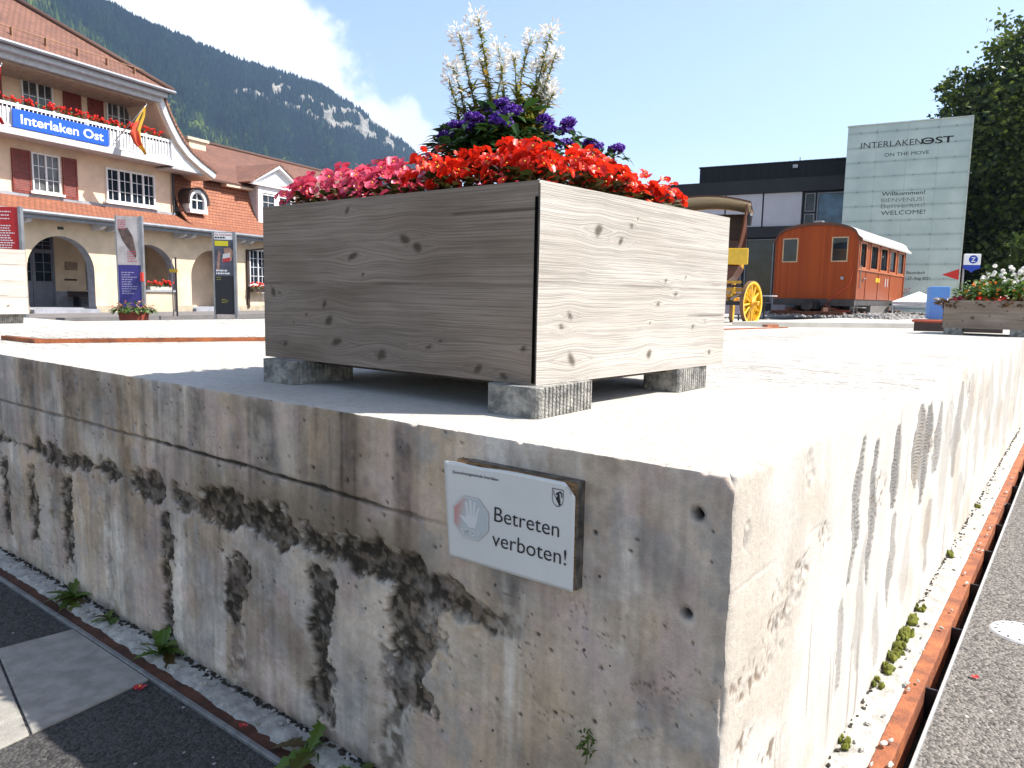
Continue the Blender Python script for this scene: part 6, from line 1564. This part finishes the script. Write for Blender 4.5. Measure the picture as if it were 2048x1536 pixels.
# blue pillar on a rust red base
a, b = at_z(1858, 655, ZQ), at_z(1900, 652, ZQ)
Db = 13.5
bl0 = at(1857, 638, Db); br0 = at(1893, 637, Db + .1); btop = at(1858, 573, Db).z
t = thing('blue_pillar', 'sky blue box pillar behind the low planter on the right', 'pillar', (bl0.x, bl0.y, ZQ), R(-24))
wdt = (br0 - bl0).length
m = MB(); m.box(0, wdt, 0, .62, bl0.z - ZQ, btop - ZQ); m.build('column', BLUEPAINT, t, bevel=.01)
m = MB(); m.box(wdt * .99 + .012, wdt + .016, .30, .62, bl0.z - ZQ + .02, btop - ZQ - .03); m.build('white_field', mat('white_field', (.6, .62, .66), .5), t)
p = at(1836, 640, Db - .5); t2 = thing('red_plinth', 'flat dark plinth with a rust red top beside the blue pillar', 'plinth', (p.x, p.y, ZQ), R(-30))
zt = at(1836, 640, Db - .5).z - ZQ
m = MB(); m.box(-.05, 1.1, 0, 1.0, -.01, zt - .03); m.build('base', DARKWOOD, t2); m = MB(); m.box(-.08, 1.13, -.03, 1.03, zt - .03, zt); m.build('top', mat('red_top', (.42, .07, .03), .7), t2)
p = at(1938, 590, 27); t = thing('bus_stop_sign', 'white and blue bus stop sign with a round blue emblem beside the glass tower', 'sign', (p.x, p.y, 0), R(-12))
za, zb = at(1938, 545, 27).z, at(1938, 508, 27).z; hw_ = .235; zm = za + (zb - za) * .40
m = MB(); m.tube([(-.2, .06, 0), (-.2, .06, zb)], .03, 8); m.build('pole', STEEL, t)
m = MB(); m.box(-hw_, hw_, -.03, .03, zm, zb); m.build('panel', LETTER_W, t, bevel=.02)
m = MB(); m.prism([(-hw_, zm), (-hw_, zm - .10), (-.06, za + .06), (0, za), (.06, za + .06), (hw_, zm - .10), (hw_, zm)], 'y', -.028, .028); m.build('panel', flat('stop_blue', (.02, .06, .42)), t)
m = MB(); m.lathe([(0, -.004), (.125, -.004), (.125, 0)], (.02, -.031, zm + .17), 24, 'y'); m.build('emblem', flat('emblem_blue', (.01, .05, .38)), t)
text_obj('lettering', 'Z', .02, zm + .10, -.0365, width=.12, cap=.14, mat=LETTER_W, parent=t, bold=.02, align='CENTER')
# small things in the shade below and beside the railway car
q = random.Random(9)
for k, (px, dist, w, h, col, lab) in enumerate(((1555, 29, .5, .62, (.35, .33, .38), 'pale poster board left of the coupling'), (1580, 29.5, .55, .75, (.15, .30, .34), 'teal poster board beside the pale ones'), (1598, 30, .5, .85, (.42, .42, .42), 'tall white poster board under the car end'), (1662, 29, .40, .62, (.30, .33, .42), 'blue grey poster board under the right of the car end'), (1672, 29.6, .2, .66, (.40, .05, .04), 'narrow red poster board under the right of the car end'), (1460, 22, .5, .8, (.30, .27, .36), 'lilac board low behind the coach wheel'), (1475, 23, .5, .7, (.22, .30, .28), 'grey green board behind the coach wheel'))):
    p = at(px, 640, dist); t = thing('poster_board', lab, 'poster board', (p.x, p.y, ZQ), R(-25), 'poster boards in the shade of the dark building')
    m = MB(); m.box(-w / 2, w / 2, -.02, .02, .18, .18 + h); m.build('board', mat('poster_print', col, .6, var=.15, vs=3), t)
    m = MB(); m.box(-w / 2, -w / 2 + .04, -.03, .03, 0, .18); m.box(w / 2 - .04, w / 2, -.03, .03, 0, .18); m.build('leg', DSTEEL, t)
for px, dist, lab in ((1527, 24, 'small round bistro table right of the coach wheel'), (1445, 24, 'round bistro table left of the coach wheel')):
    p = at(px, 640, dist); t = thing('bistro_table', lab, 'table', (p.x, p.y, ZQ)); m = MB(); m.lathe([(0, .70), (.36, .70), (.36, .73), (0, .73)], n=20); m.build('tabletop', OFFWHITE, t); m = MB(); m.tube([(0, 0, 0), (0, 0, .70)], .03, 8); m.lathe([(0, 0), (.22, 0), (.2, .03), (0, .03)], n=14); m.build('pedestal', DSTEEL, t)
p = at(1790, 640, 27); t = thing('rail_barrier', 'low white tube barrier between the railway car and the tent', 'barrier', (p.x, p.y, ZQ - .1), R(-20))
m = MB(); zz = at(1790, 610, 27).z - ZQ + .1; m.tube([(-.1, 0, 0), (-.1, 0, zz), (1.2, 0, zz), (1.2, 0, 0)], .03, 8); m.build('tube', OFFWHITE, t)
# flowers of the low planter on the right
def bush(name, label, cat, group, u, v, z, n, rad, h, lm, pm, npet, seed, ps=.03, top=False, lsz=.06):
    q = random.Random(seed); t = thing(name, label, cat, PL(u, v, z), 0, group)
    a = MB(); b = MB()
    for _ in range(n):
        an = q.uniform(0, 6.28); r_ = rad * math.sqrt(q.random()); zz = h * q.random() * (1 - (r_ / rad) ** 2 * .5)
        leaf_shape(a, (r_ * math.cos(an), r_ * math.sin(an), zz), (math.cos(an), math.sin(an), q.uniform(-.5, .9)), (q.uniform(-.6, .6), q.uniform(-.6, .6), 1), lsz * q.uniform(.6, 1.2), lsz * .5, .3, 2)
    for _ in range(npet):
        an = q.uniform(0, 6.28); r_ = rad * math.sqrt(q.random()); zz = h * (q.uniform(.85, 1.15) if top else q.uniform(.3, 1.0)) * (1 - (r_ / rad) ** 2 * .35)
        c = Vector((r_ * math.cos(an), r_ * math.sin(an), zz))
        for _ in range(9):
            d = Vector((q.uniform(-1, 1), q.uniform(-1, 1), q.uniform(-.5, 1))).normalized(); e = d.orthogonal().normalized() * ps * .35; g = d.cross(e); cc = c + d * ps * .5; b.add([cc - e - g, cc + e - g, cc + e + g, cc - e + g], [(0, 1, 2, 3)])
    me = a.mesh('leaves'); me.materials.append(lm); obj('leaves', me, None, t); me = b.mesh('blossoms'); me.materials.append(pm); obj('blossoms', me, None, t); return t
ORANGE = leaf_mat('orange_petals', (.75, .18, .02), (.8, .35, .04), .3, .5)
BROWNL = leaf_mat('bronze_leaves', (.10, .04, .015), (.16, .10, .03), .25, .5)
GREENL = leaf_mat('fresh_green_leaves', (.05, .11, .015), (.13, .22, .03), .35, .5)
zr = ZP + .26
for i, (u, v) in enumerate(((6.86, .12), (6.88, .30), (6.86, .46), (7.06, .2), (7.06, .40), (6.98, .02))):
    bush('orange_flower_plant', 'bushy green plant with orange flowers %s' % ('at the right picture edge', 'in front below the white flowers', 'near the left end of the low planter', 'behind, right of centre', 'behind, left of centre', 'at the hidden right end')[i], 'flower plant', 'orange flowers in the low right planter', u, v, zr, 190, .13, .24, GREENL, ORANGE, 9, 300 + i, .022)
for i, (u, v) in enumerate(((7.0, .14), (7.02, .30), (7.1, .05))):
    bush('white_flower_plant', 'tall plant with white flower heads %s' % ('over the right part of the low planter', 'over the middle of the low planter', 'farthest right in the low planter')[i], 'flower plant', 'white flowers in the low right planter', u, v, zr, 120, .12, .33, GREENL, WHITEPET, 14, 320 + i, .030, True)
for i, (u, v, pm) in enumerate(((6.74, .36, PETAL_R), (6.74, .24, PETAL_R), (6.76, .56, PETAL_P))):
    bush('begonia_plant', ('low scarlet begonia at the front edge of the low right planter, left one', 'low scarlet begonia at the front edge of the low right planter, right one', 'low crimson begonia at the left end of the low right planter')[i], 'begonia', 'begonias in the low right planter', u, v, zr, 40, .07, .08, LEAF_B, pm, 22, 340 + i, .03)
for i, (u, v) in enumerate(((6.76, .60), (6.74, .10))):
    bush('bronze_leaf_plant', ('bronze leaved plant hanging over the left end of the low planter', 'bronze leaved plant at the front edge of the low planter on the right')[i], 'foliage plant', 'bronze foliage in the low right planter', u, v, zr, 130, .11, .08, BROWNL, BROWNL, 0, 360 + i)
# ------------------------------------------------------------------ trees, mountain, weeds, haze
def tree(label, base, height, clumps, nleaf, lsize, lm, seed, group=None, name='broadleaf_tree'):
    """clumps: (dx, dy, z, rx, rz)"""
    clumps = [(a * .96, b * .96, c * .93, d * .96, e * .93) for a, b, c, d, e in clumps]; height *= .93       # crown measures in metres
    t = thing(name, label, 'tree', base, 0, group); q = random.Random(seed); g = np.random.default_rng(seed)
    m = MB(); m.tube([(0, 0, -.1), (.1, 0, height * .2), (.05, .1, height * .45), (0, 0, height * .75)], [.45, .36, .25, .08], 9)
    for k, (dx, dy, z, rx, rz) in enumerate(clumps):
        z0 = min(z * .6, height * .5); m.tube([(0.05, .05, z0), (dx * .4, dy * .4, (z0 + z) / 2), (dx * .85, dy * .85, z)], [.17, .11, .04], 6)
    m.build('trunk', BARK, t, True)
    tot = sum(c[3] ** 2 * c[4] for c in clumps) ; V = []; 
    for dx, dy, z, rx, rz in clumps:
        n = int(nleaf * (rx ** 2 * rz) / tot)
        # sub-clusters on a shell of the clump
        ns = max(8, int(n / 55)); d = g.normal(size=(ns, 3)); d /= np.linalg.norm(d, axis=1)[:, None]; rr = g.uniform(.45, 1.03, ns) ** .6
        cs = d * rr[:, None] * np.array([rx, rx, rz]) + np.array([dx, dy, z]); w = g.integers(0, ns, n)
        P = cs[w] + g.normal(size=(n, 3)) * np.array([.16, .16, .11]) * rx
        a = g.normal(size=(n, 3)); a /= np.linalg.norm(a, axis=1)[:, None]; b = np.cross(a, g.normal(size=(n, 3))); b /= np.linalg.norm(b, axis=1)[:, None]
        s = lsize * g.uniform(.6, 1.3, n)[:, None]; a = a * s; b = b * s * .6
        V.append(np.stack([P - a, P + b, P + a, P - b], 1))
    V = np.concatenate(V); Fc = np.arange(len(V) * 4).reshape(-1, 4)
    obj('crown', np_mesh('crown', V.reshape(-1, 3), Fc), lm, t); return t
LT1 = leaf_mat('dark_tree_leaves', (.030, .060, .010), (.095, .135, .02), .45, .5, (.17, .21, .03))
LT2 = leaf_mat('fresh_tree_leaves', (.045, .085, .014), (.12, .17, .03), .35, .5)
b1 = at(2022, 640, 49); b1.z = 0
tree('large dark broadleaf tree rising behind the glass tower', b1, 18.5, [(0, 0, 11.5, 4.0, 4.0), (-2.6, -.5, 11.2, 2.4, 2.2), (1.8, .6, 14.8, 2.8, 2.6), (-.4, 0, 15.6, 2.2, 2.0), (3.6, 0, 11.5, 3.0, 3.2), (-1.8, 0, 8.0, 2.8, 2.6), (1.6, -1.0, 7.4, 3.4, 3.0), (4.0, 0, 7.0, 3.0, 3.0), (-3.2, .3, 13.4, 1.6, 1.1), (-4.3, .0, 12.4, .8, .7), (0, 0, 4.4, 3.2, 2.6), (3.2, 0, 3.6, 3.0, 2.8), (2.2, 0, 16.8, 1.4, 1.2)], 70000, .15, LT1, 11)
b2 = at(2110, 640, 54); b2.z = 0
tree('dark tree at the right picture edge behind the big one', b2, 17, [(0, 0, 11, 4.5, 4.5), (-2, 0, 6, 4, 3.5), (2, 0, 6, 4, 3.5), (0, 0, 14.5, 3, 2.2), (-3.5, 0, 3, 3, 2.5)], 16000, .24, LT1, 12)
b3 = at(2040, 640, 40); b3.z = 0
tree('lower sunlit bushy tree beside the bus stop sign', b3, 5.5, [(.6, 0, 3.4, 1.3, 1.3), (1.6, 0, 2.4, 1.4, 1.4), (-.2, .3, 2.2, 1.1, 1.2), (-.9, .5, 1.3, 1.0, 1.0)], 7000, .13, LT2, 13)
b4 = at(1985, 640, 52); b4.z = 0
tree('shaded tree filling the gap right of the glass tower', b4, 11, [(0, 0, 6.5, 3.2, 3.2), (1.5, 0, 3.5, 2.8, 2.6), (-1.5, 0, 3.4, 2.6, 2.6)], 16000, .16, LT1, 14)

# ---- mountain flank
RID = [(-60, 20.3), (-40.25, 20.12), (-33.43, 19.99), (-29.59, 18.35), (-28.35, 17.85), (-27.23, 17.42), (-26.24, 16.84), (-25.35, 16.69), (-23.99, 16.6), (-22.77, 16.25), (-21.99, 15.9), (-20.72, 15.75), (-19.75, 15.49), (-18.44, 15.22), (-17.09, 15.05), (-16.08, 14.8), (-15.06, 14.36), (-13.67, 13.95), (-12.62, 13.56), (-11.55, 13.0), (-10.66, 12.42), (-9.57, 11.73), (-8.66, 11.15), (-7.93, 10.49), (-6.82, 9.49), (-4.94, 8.13), (-2.67, 6.37), (2.69, 3.52), (8, 2.0), (20, 1.6)]
ra = np.array([p[0] for p in RID]); re_ = np.array([p[1] for p in RID])
def ridge_el(az): return np.interp(az, ra, re_)
def R_ridge(az): return np.interp(az, [-60, -30, -8, 3, 20], [1500, 1700, 2300, 2700, 3000])
def R_base(az): return np.interp(az, [-60, -30, -8, 3, 20], [420, 480, 800, 1100, 1400])
def terrain(az, t):
    """az deg, t 0..1 foot to ridge, >1 behind it"""
    rb, rr = R_base(az), R_ridge(az); H = rr * np.tan(np.radians(ridge_el(az))) + 1.1
    tt = np.clip(t, 0, 1)
    prof = 0.80 * tt ** 1.12 + 0.20 * sstep(tt, .55, .95)
    r_ = rb + (rr - rb) * t
    gul = fbm(az * .55 + 3 * tt, tt * 3.0, 5, 71, .55); env = np.sin(np.pi * np.clip(tt, 0, 1)) ** .6
    h = H * prof + H * .11 * gul * env
    h = np.where(t > 1, H * (1 - (t - 1) * 1.4), h)
    rr2 = r_ + 160 * fbm(az * .35, tt * 2.2 + 9, 4, 72) * env
    a = np.radians(az); return np.stack([rr2 * np.sin(a), rr2 * np.cos(a), np.maximum(h, -2)], -1)
AZ = np.linspace(-56, 14, 520); TT = np.concatenate([np.linspace(0, 1, 190), np.linspace(1.01, 1.4, 12)])
A, T = np.meshgrid(AZ, TT, indexing='ij')
P = terrain(A, T)
CL = [([-20.4, -17.81, -15.77, -13.69, -11.56, -9.0], [13.7, 13.2, 12.67, 12.0, 11.55, 10.9], .30), ([-17.9, -15.76, -14.38, -12.27, -10.12, -8.4], [14.0, 13.75, 13.25, 12.75, 12.0, 11.0], .42), ([-13.2, -10.84, -9.39, -8.0], [11.85, 11.2, 10.75, 10.3], .34), ([-26, -24.5], [12.9, 12.2], .10), ([-23.2, -22.2], [11.2, 10.6], .06), ([-18.5, -16.8], [15.0, 14.6], .10)]
def rockmask(az, el):
    k = np.zeros_like(az); w = fbm(az * 1.6, el * 1.6, 4, 75)
    for xs, ys, th in CL:
        y = np.interp(az, xs, ys); inx = sstep(az, xs[0] - .1, xs[0] + .5) * sstep(xs[-1] + .1 - az, 0, .6)
        k = np.maximum(k, inx * sstep(th * (.8 + 1.5 * w + 1.0 * fbm(az * 6, el * 5, 4, 74, .6)) - np.abs(el - y - .25 * fbm(az * 2.3, az * 0 + 2, 3, 76)), -.03, .06))
    return k
EL = np.degrees(np.arctan2(P[..., 2] - 1.1, np.hypot(P[..., 0], P[..., 1])))
rock = rockmask(A, EL)
bulge = rock[..., None] * np.stack([-np.sin(np.radians(A)), -np.cos(np.radians(A)), np.zeros_like(A)], -1) * (10 + 10 * fbm(A * 6, EL * 2.5, 4, 77)[..., None])
P = P + bulge * (T < 1)[..., None]
me = grid_mesh('mountain', P)
mead = sstep(fbm(A * .8, EL * .9, 3, 78), .28, .4) * sstep(EL, 13.2, 14.2) * sstep(A, -14.5, -12)
f_attr(me, 'rock', rock); f_attr(me, 'meadow', mead)
m_, nt, p = base_mat('mountain_ground')
a1 = N(nt, 'ShaderNodeAttribute', attribute_name='rock'); a2 = N(nt, 'ShaderNodeAttribute', attribute_name='meadow')
ge = N(nt, 'ShaderNodeNewGeometry'); mp = N(nt, 'ShaderNodeMapping'); mp.inputs['Scale'].default_value = (.05, .05, .012); L(nt, ge.outputs['Position'], mp.inputs[0])
nz = N(nt, 'ShaderNodeTexNoise', i_Scale=1.0, i_Detail=6.0, i_Roughness=.65); L(nt, mp.outputs[0], nz.inputs['Vector'])
rc = ramp(nt, nz.outputs[0], [(.35, (.07, .066, .058)), (.5, (.19, .18, .16)), (.68, (.29, .275, .245))])
c = mixc(nt, a2.outputs['Fac'], (.012, .022, .007), (.10, .12, .035)); c = mixc(nt, a1.outputs['Fac'], c, rc); L(nt, c, p.inputs['Base Color']); p.inputs['Roughness'].default_value = 1.0; p.inputs['Specular IOR Level'].default_value = 0
mo = obj('mountain', me, m_); tag(mo, kind='structure')
# woods on it, one mass
g = np.random.default_rng(77)
nt_ = 62000
az = g.uniform(-46, 6, nt_); tt_ = g.uniform(0.0, 1.0, nt_) ** .8
Pt = terrain(az, tt_); el = np.degrees(np.arctan2(Pt[:, 2] - 1.1, np.hypot(Pt[:, 0], Pt[:, 1]))); rk = rockmask(az, el)
keep = (rk < g.uniform(.15, .9, nt_)) & ((sstep(fbm(az * .8, el * .9, 3, 78), .28, .4) * sstep(el, 13.2, 14.2) * sstep(az, -14.5, -12)) < .4)
Pt, az, tt_, el = Pt[keep], az[keep], tt_[keep], el[keep]
n = len(Pt); con = (g.random(n) < np.clip(.35 + (tt_ - .3) * 1.4, .25, .9))
h = np.where(con, g.uniform(11, 24, n), g.uniform(9, 15, n)) * np.where(tt_ > .93, .75, 1); w = np.where(con, h * .21, h * .42)
k = 6; ang = np.arange(k) * 2 * np.pi / k
lv = np.where(con[:, None], np.array([[.05, .55, 1.02]]), np.array([[.25, .62, 1.0]])); rd = np.where(con[:, None], np.array([[1.0, .55, .02]]), np.array([[.75, 1.0, .25]]))
V = np.zeros((n, 3 * k, 3)); ph = g.uniform(0, 6.28, n)
for L_ in range(3):
    for j in range(k):
        rr_ = w * rd[:, L_] * g.uniform(.75, 1.25, n); V[:, L_ * k + j, 0] = Pt[:, 0] + rr_ * np.cos(ang[j] + ph); V[:, L_ * k + j, 1] = Pt[:, 1] + rr_ * np.sin(ang[j] + ph); V[:, L_ * k + j, 2] = Pt[:, 2] - 1.5 + h * lv[:, L_] * g.uniform(.94, 1.06, n)
Fq = []
for L_ in range(2):
    for j in range(k): Fq.append((L_ * k + j, L_ * k + (j + 1) % k, (L_ + 1) * k + (j + 1) % k, (L_ + 1) * k + j))
Fq = np.array(Fq); Fc = (Fq[None] + (np.arange(n) * 3 * k)[:, None, None]).reshape(-1, 4)
me = np_mesh('forest', V.reshape(-1, 3), Fc)
tone = np.where(con, g.uniform(.0, .45, n), g.uniform(.25, .9, n)) * np.clip(1.25 - tt_ * .8, .3, 1) + .40 * sstep(.55 - tt_, 0, .3) * g.uniform(.2, 1, n) + .75 * sstep(13.2 - (az + 25) * .70 - el, -.3, .6) * g.uniform(.35, 1, n) + .45 * fbm(az * .9, el * .9, 3, 79)
f_attr(me, 'tone', np.repeat(tone, 3 * k))
m_, nt, p = base_mat('forest_foliage'); a1 = N(nt, 'ShaderNodeAttribute', attribute_name='tone')
L(nt, ramp(nt, a1.outputs['Fac'], [(0, (.003, .008, .004)), (.5, (.008, .018, .006)), (.8, (.035, .055, .009)), (1, (.085, .115, .014))]), p.inputs['Base Color']); p.inputs['Roughness'].default_value = 1.0; p.inputs['Specular IOR Level'].default_value = 0
fo = obj('forest', me, m_); tag(fo, kind='stuff')

# ---- weeds at the foot of the wall
WEED = leaf_mat('weed_leaves', (.05, .10, .012), (.11, .20, .02), .35, .45, (.09, .06, .02))
def lobed(m, c, d, nrm, l, w, curl, q):
    """toothed dandelion-like blade"""
    d = Vector(d).normalized(); nrm = Vector(nrm).normalized(); s_ = d.cross(nrm).normalized(); nrm = s_.cross(d); c = Vector(c); seg = 16; vs = []; ph = q.uniform(0, 6)
    side = q.uniform(-.25, .25)
    for i in range(seg + 1):
        t = i / seg; env = max(.03, math.sin(math.pi * min(1, .05 + .97 * t ** 1.25)) ** .8); tooth = .62 + .38 * (1 if i % 3 == 1 else (.35 if i % 3 == 2 else -.25))
        ww = w * env * tooth * .5 * q.uniform(.85, 1.15); p = c + d * (l * t) - nrm * (curl * l * t * t) + s_ * (side * l * t * t)
        vs += [p - s_ * ww + nrm * ww * .3, p, p + s_ * ww + nrm * ww * .3]
    fs = []
    for i in range(seg): o = i * 3; fs += [(o, o + 1, o + 4, o + 3), (o + 1, o + 2, o + 5, o + 4)]
    m.add(vs, fs)
def weed(u, v, label, n, l, seed, up=.6, broad=.36):
    q = random.Random(seed); t = MB()
    for k in range(n):
        a = q.uniform(0, 6.28); lobed(t, (q.uniform(-.008, .008), q.uniform(-.008, .008), .003), (math.cos(a), math.sin(a), up * q.uniform(.3, 2.0)), (-math.cos(a) * .4, -math.sin(a) * .4, 1), l * q.uniform(.45, 1.1), l * broad * q.uniform(.7, 1.15), q.uniform(.2, 1.1), q)
    for k in range(n):                                # thin blades and shoots between the leaves
        a = q.uniform(0, 6.28); leaf_shape(t, (q.uniform(-.03, .03), q.uniform(-.015, .015), .0), (math.cos(a), math.sin(a), q.uniform(.2, 2)), (0, 0, 1), l * q.uniform(.2, .7), l * .04, q.uniform(.1, .6), 4)
    me = t.mesh('weed'); me.materials.append(WEED); o = obj('weed_plant', me, None); o.location = PL(u, v, .012); tag(o, label, 'weed', 'weeds along the shaded wall'); return o
weed(-.035, 2.36, 'leafy weed at the wall foot nearest the left picture edge', 20, .105, 1, .7)
weed(-.03, 2.10, 'small weed between the two leafy clumps', 10, .06, 2, .4)
weed(-.035, 1.74, 'reddish green weed below the tall dark patch of the wall', 15, .12, 3, .9, .3)
weed(-.055, .985, 'broad leaved weed at the bottom edge of the picture', 5, .12, 4, 1.0, .5)
weed(-.04, .83, 'low weed just right of the broad leaved one', 6, .07, 5, .4, .5)
tq = random.Random(8); m = MB()
for _ in range(60):
    a = tq.uniform(0, 6.28); leaf_shape(m, (tq.uniform(-.012, .012), tq.uniform(-.004, .008), tq.uniform(.0, .05)), (math.cos(a), math.sin(a), tq.uniform(.2, 1.2)), (0, 0, 1), .013, .0045, .3, 2)
me = m.mesh('sprig'); me.materials.append(WEED); o = obj('weed_plant', me); p = PL(-.012, .245, .285); o.location = p; tag(o, 'tiny sprig growing from the wall below the notice', 'weed', 'weeds along the shaded wall')
m = MB(); m.tube([(0, .015, -.02), (0, -.004, .0), (.002, -.008, .05)], .0012, 5); m.build('stem', STEM_C, o)
MOSS = mat('moss', (.17, .18, .015), .95, var=.3, vs=60, bump=1.0, bs=240, col2=(.05, .07, .008))
MOSSL = leaf_mat('moss_shoots', (.07, .09, .008), (.22, .24, .02), .3, .7, (.20, .13, .02))
mq = random.Random(12)
for k, (u, s, lab) in enumerate(((1.60, 1.0, 'largest green moss cushion'), (1.72, .8, 'moss cushion next to the largest one'), (1.50, .85, 'moss cushion on the camera side of the largest'), (1.40, .8, 'yellowish moss cushion'), (1.27, .7, 'brownish moss cushion'), (1.18, .5, 'small moss cushion'), (2.6, .7, 'distant moss cushion'), (1.86, .5, 'small moss cushion beyond the largest one'), (.80, .5, 'moss cushion at the bottom edge'), (3.6, .5, 'moss tuft farthest along the wall'))):
    m = MB()
    for j in range(9): m.blob((mq.uniform(-.016, .016), mq.uniform(-.055, .055) * s, .003), (.014 * s * mq.uniform(.5, 1.2), .020 * s * mq.uniform(.5, 1.3), .015 * s * mq.uniform(.6, 1.3)), mq.randint(0, 999), 0, (12, 8), .4)
    for j in range(420):
        b_ = mq.choice(m.v[:9 * 108]); a = mq.uniform(0, 6.28); leaf_shape(m, b_, (math.cos(a), math.sin(a), mq.uniform(.3, 2)), (0, 0, 1), .0065, .0022, .3, 1, 1)
    o = m.build('moss_cushion', [MOSS, MOSSL], None, True, fix=False); o.location = (PL(u, -.012, .018)); o.rotation_euler = (0, 0, -TH); tag(o, lab + ' at the sunlit wall', 'moss', 'moss along the sunlit wall')
# crumbs of mortar and fallen petals
m = MB()
for _ in range(90):
    x = -mq.uniform(.3, 2.9); m.blob((x, -mq.uniform(.004, .075) ** 1.0, .016), tuple(.006 * mq.uniform(.4, 1.3) for _ in range(3)), mq.randint(0, 999), 0, (7, 5), .3)
for _ in range(60):
    m.blob((mq.uniform(.01, .13), mq.uniform(.7, 5), .021), (.006 * mq.uniform(.4, 1.3), .012 * mq.uniform(.4, 1.3), .004), mq.randint(0, 999), 0, (7, 5), .3)
o = local(m.build('mortar_crumbs', STRIP)); tag(o, kind='stuff')
m = MB()
for _ in range(520):
    x = -mq.uniform(.02, 3.4); r_ = mq.uniform(.0025, .007); m.blob((x, -abs(mq.gauss(0, .008)), .013), (r_ * 1.5, r_, r_ * .8), mq.randint(0, 999), 0, (6, 4), .3)
for _ in range(420):
    r_ = mq.uniform(.002, .006); m.blob((abs(mq.gauss(0, .007)), mq.uniform(.05, 7), .017), (r_, r_ * 1.8, r_ * .8), mq.randint(0, 999), 0, (6, 4), .3)
o = local(m.build('soil_crumbs', mat('crumbly_dirt', (.045, .035, .025), .95, var=.4, vs=80))); tag(o, kind='stuff')
def petal(px, py, z, s, label, seed):
    m = blossom_mesh(seed, s); me = m.mesh('petal'); me.materials.append(flat('fallen_red_petal', (.50, .03, .05), .5)); me.materials.append(PETAL_C); o = obj('fallen_blossom', me); o.location = at_z(px, py, z) + Vector((0, 0, .006)); tag(o, label, 'blossom', 'fallen red blossoms')
petal(280, 1378, 0, 1.0, 'fallen red blossom on the dark asphalt beside the paving slab', 1)
petal(487, 1455, .012, .6, 'fallen red petal on the dark rusty rail', 2)
petal(1948, 1357, 0, .7, 'fallen red petal on the sunlit asphalt', 3)
# round survey cover
p = at_z(2043, 1268, 0); cv = thing('utility_cover', 'round pale metal cover set in the sunlit asphalt', 'cover', (p.x, p.y, 0.0))
m = MB(); m.lathe([(0.034, .007), (.090, .007), (.096, .001), (.096, -.02)], n=40); m.build('ring', mat('pale_cover', (.55, .55, .55), .5, metal=.1, var=.12, vs=40), cv)
m = MB(); m.lathe([(0, .004), (.034, .005), (.034, .0)], n=24); m.build('centre', mat('cover_centre', (.25, .25, .26), .5, var=.1), cv)
for k in range(14):
    a = 2 * math.pi * k / 14; m = MB(); m.rbox((.076 * math.cos(a), .076 * math.sin(a), .0072), (.012, .006, .0012), Matrix.Rotation(a + .6, 3, 'Z')); m.build('slot', DSTEEL, cv)

# ---- air: one pale box of even haze
m = MB(); m.box(-3600, 3600, -200, 4600, -1.3, 1150)
hz = m.build('haze', None); hm = bpy.data.materials.new('haze_air'); hm.use_nodes = True; hn = hm.node_tree; hn.nodes.remove(hn.nodes['Principled BSDF'])
pvn = N(hn, 'ShaderNodeVolumePrincipled'); pvn.inputs['Color'].default_value = (.42, .64, 1.0, 1); pvn.inputs['Density'].default_value = .00014; pvn.inputs['Anisotropy'].default_value = .2
L(hn, pvn.outputs[0], hn.nodes['Material Output'].inputs['Volume']); hz.data.materials.append(hm); tag(hz, kind='stuff')
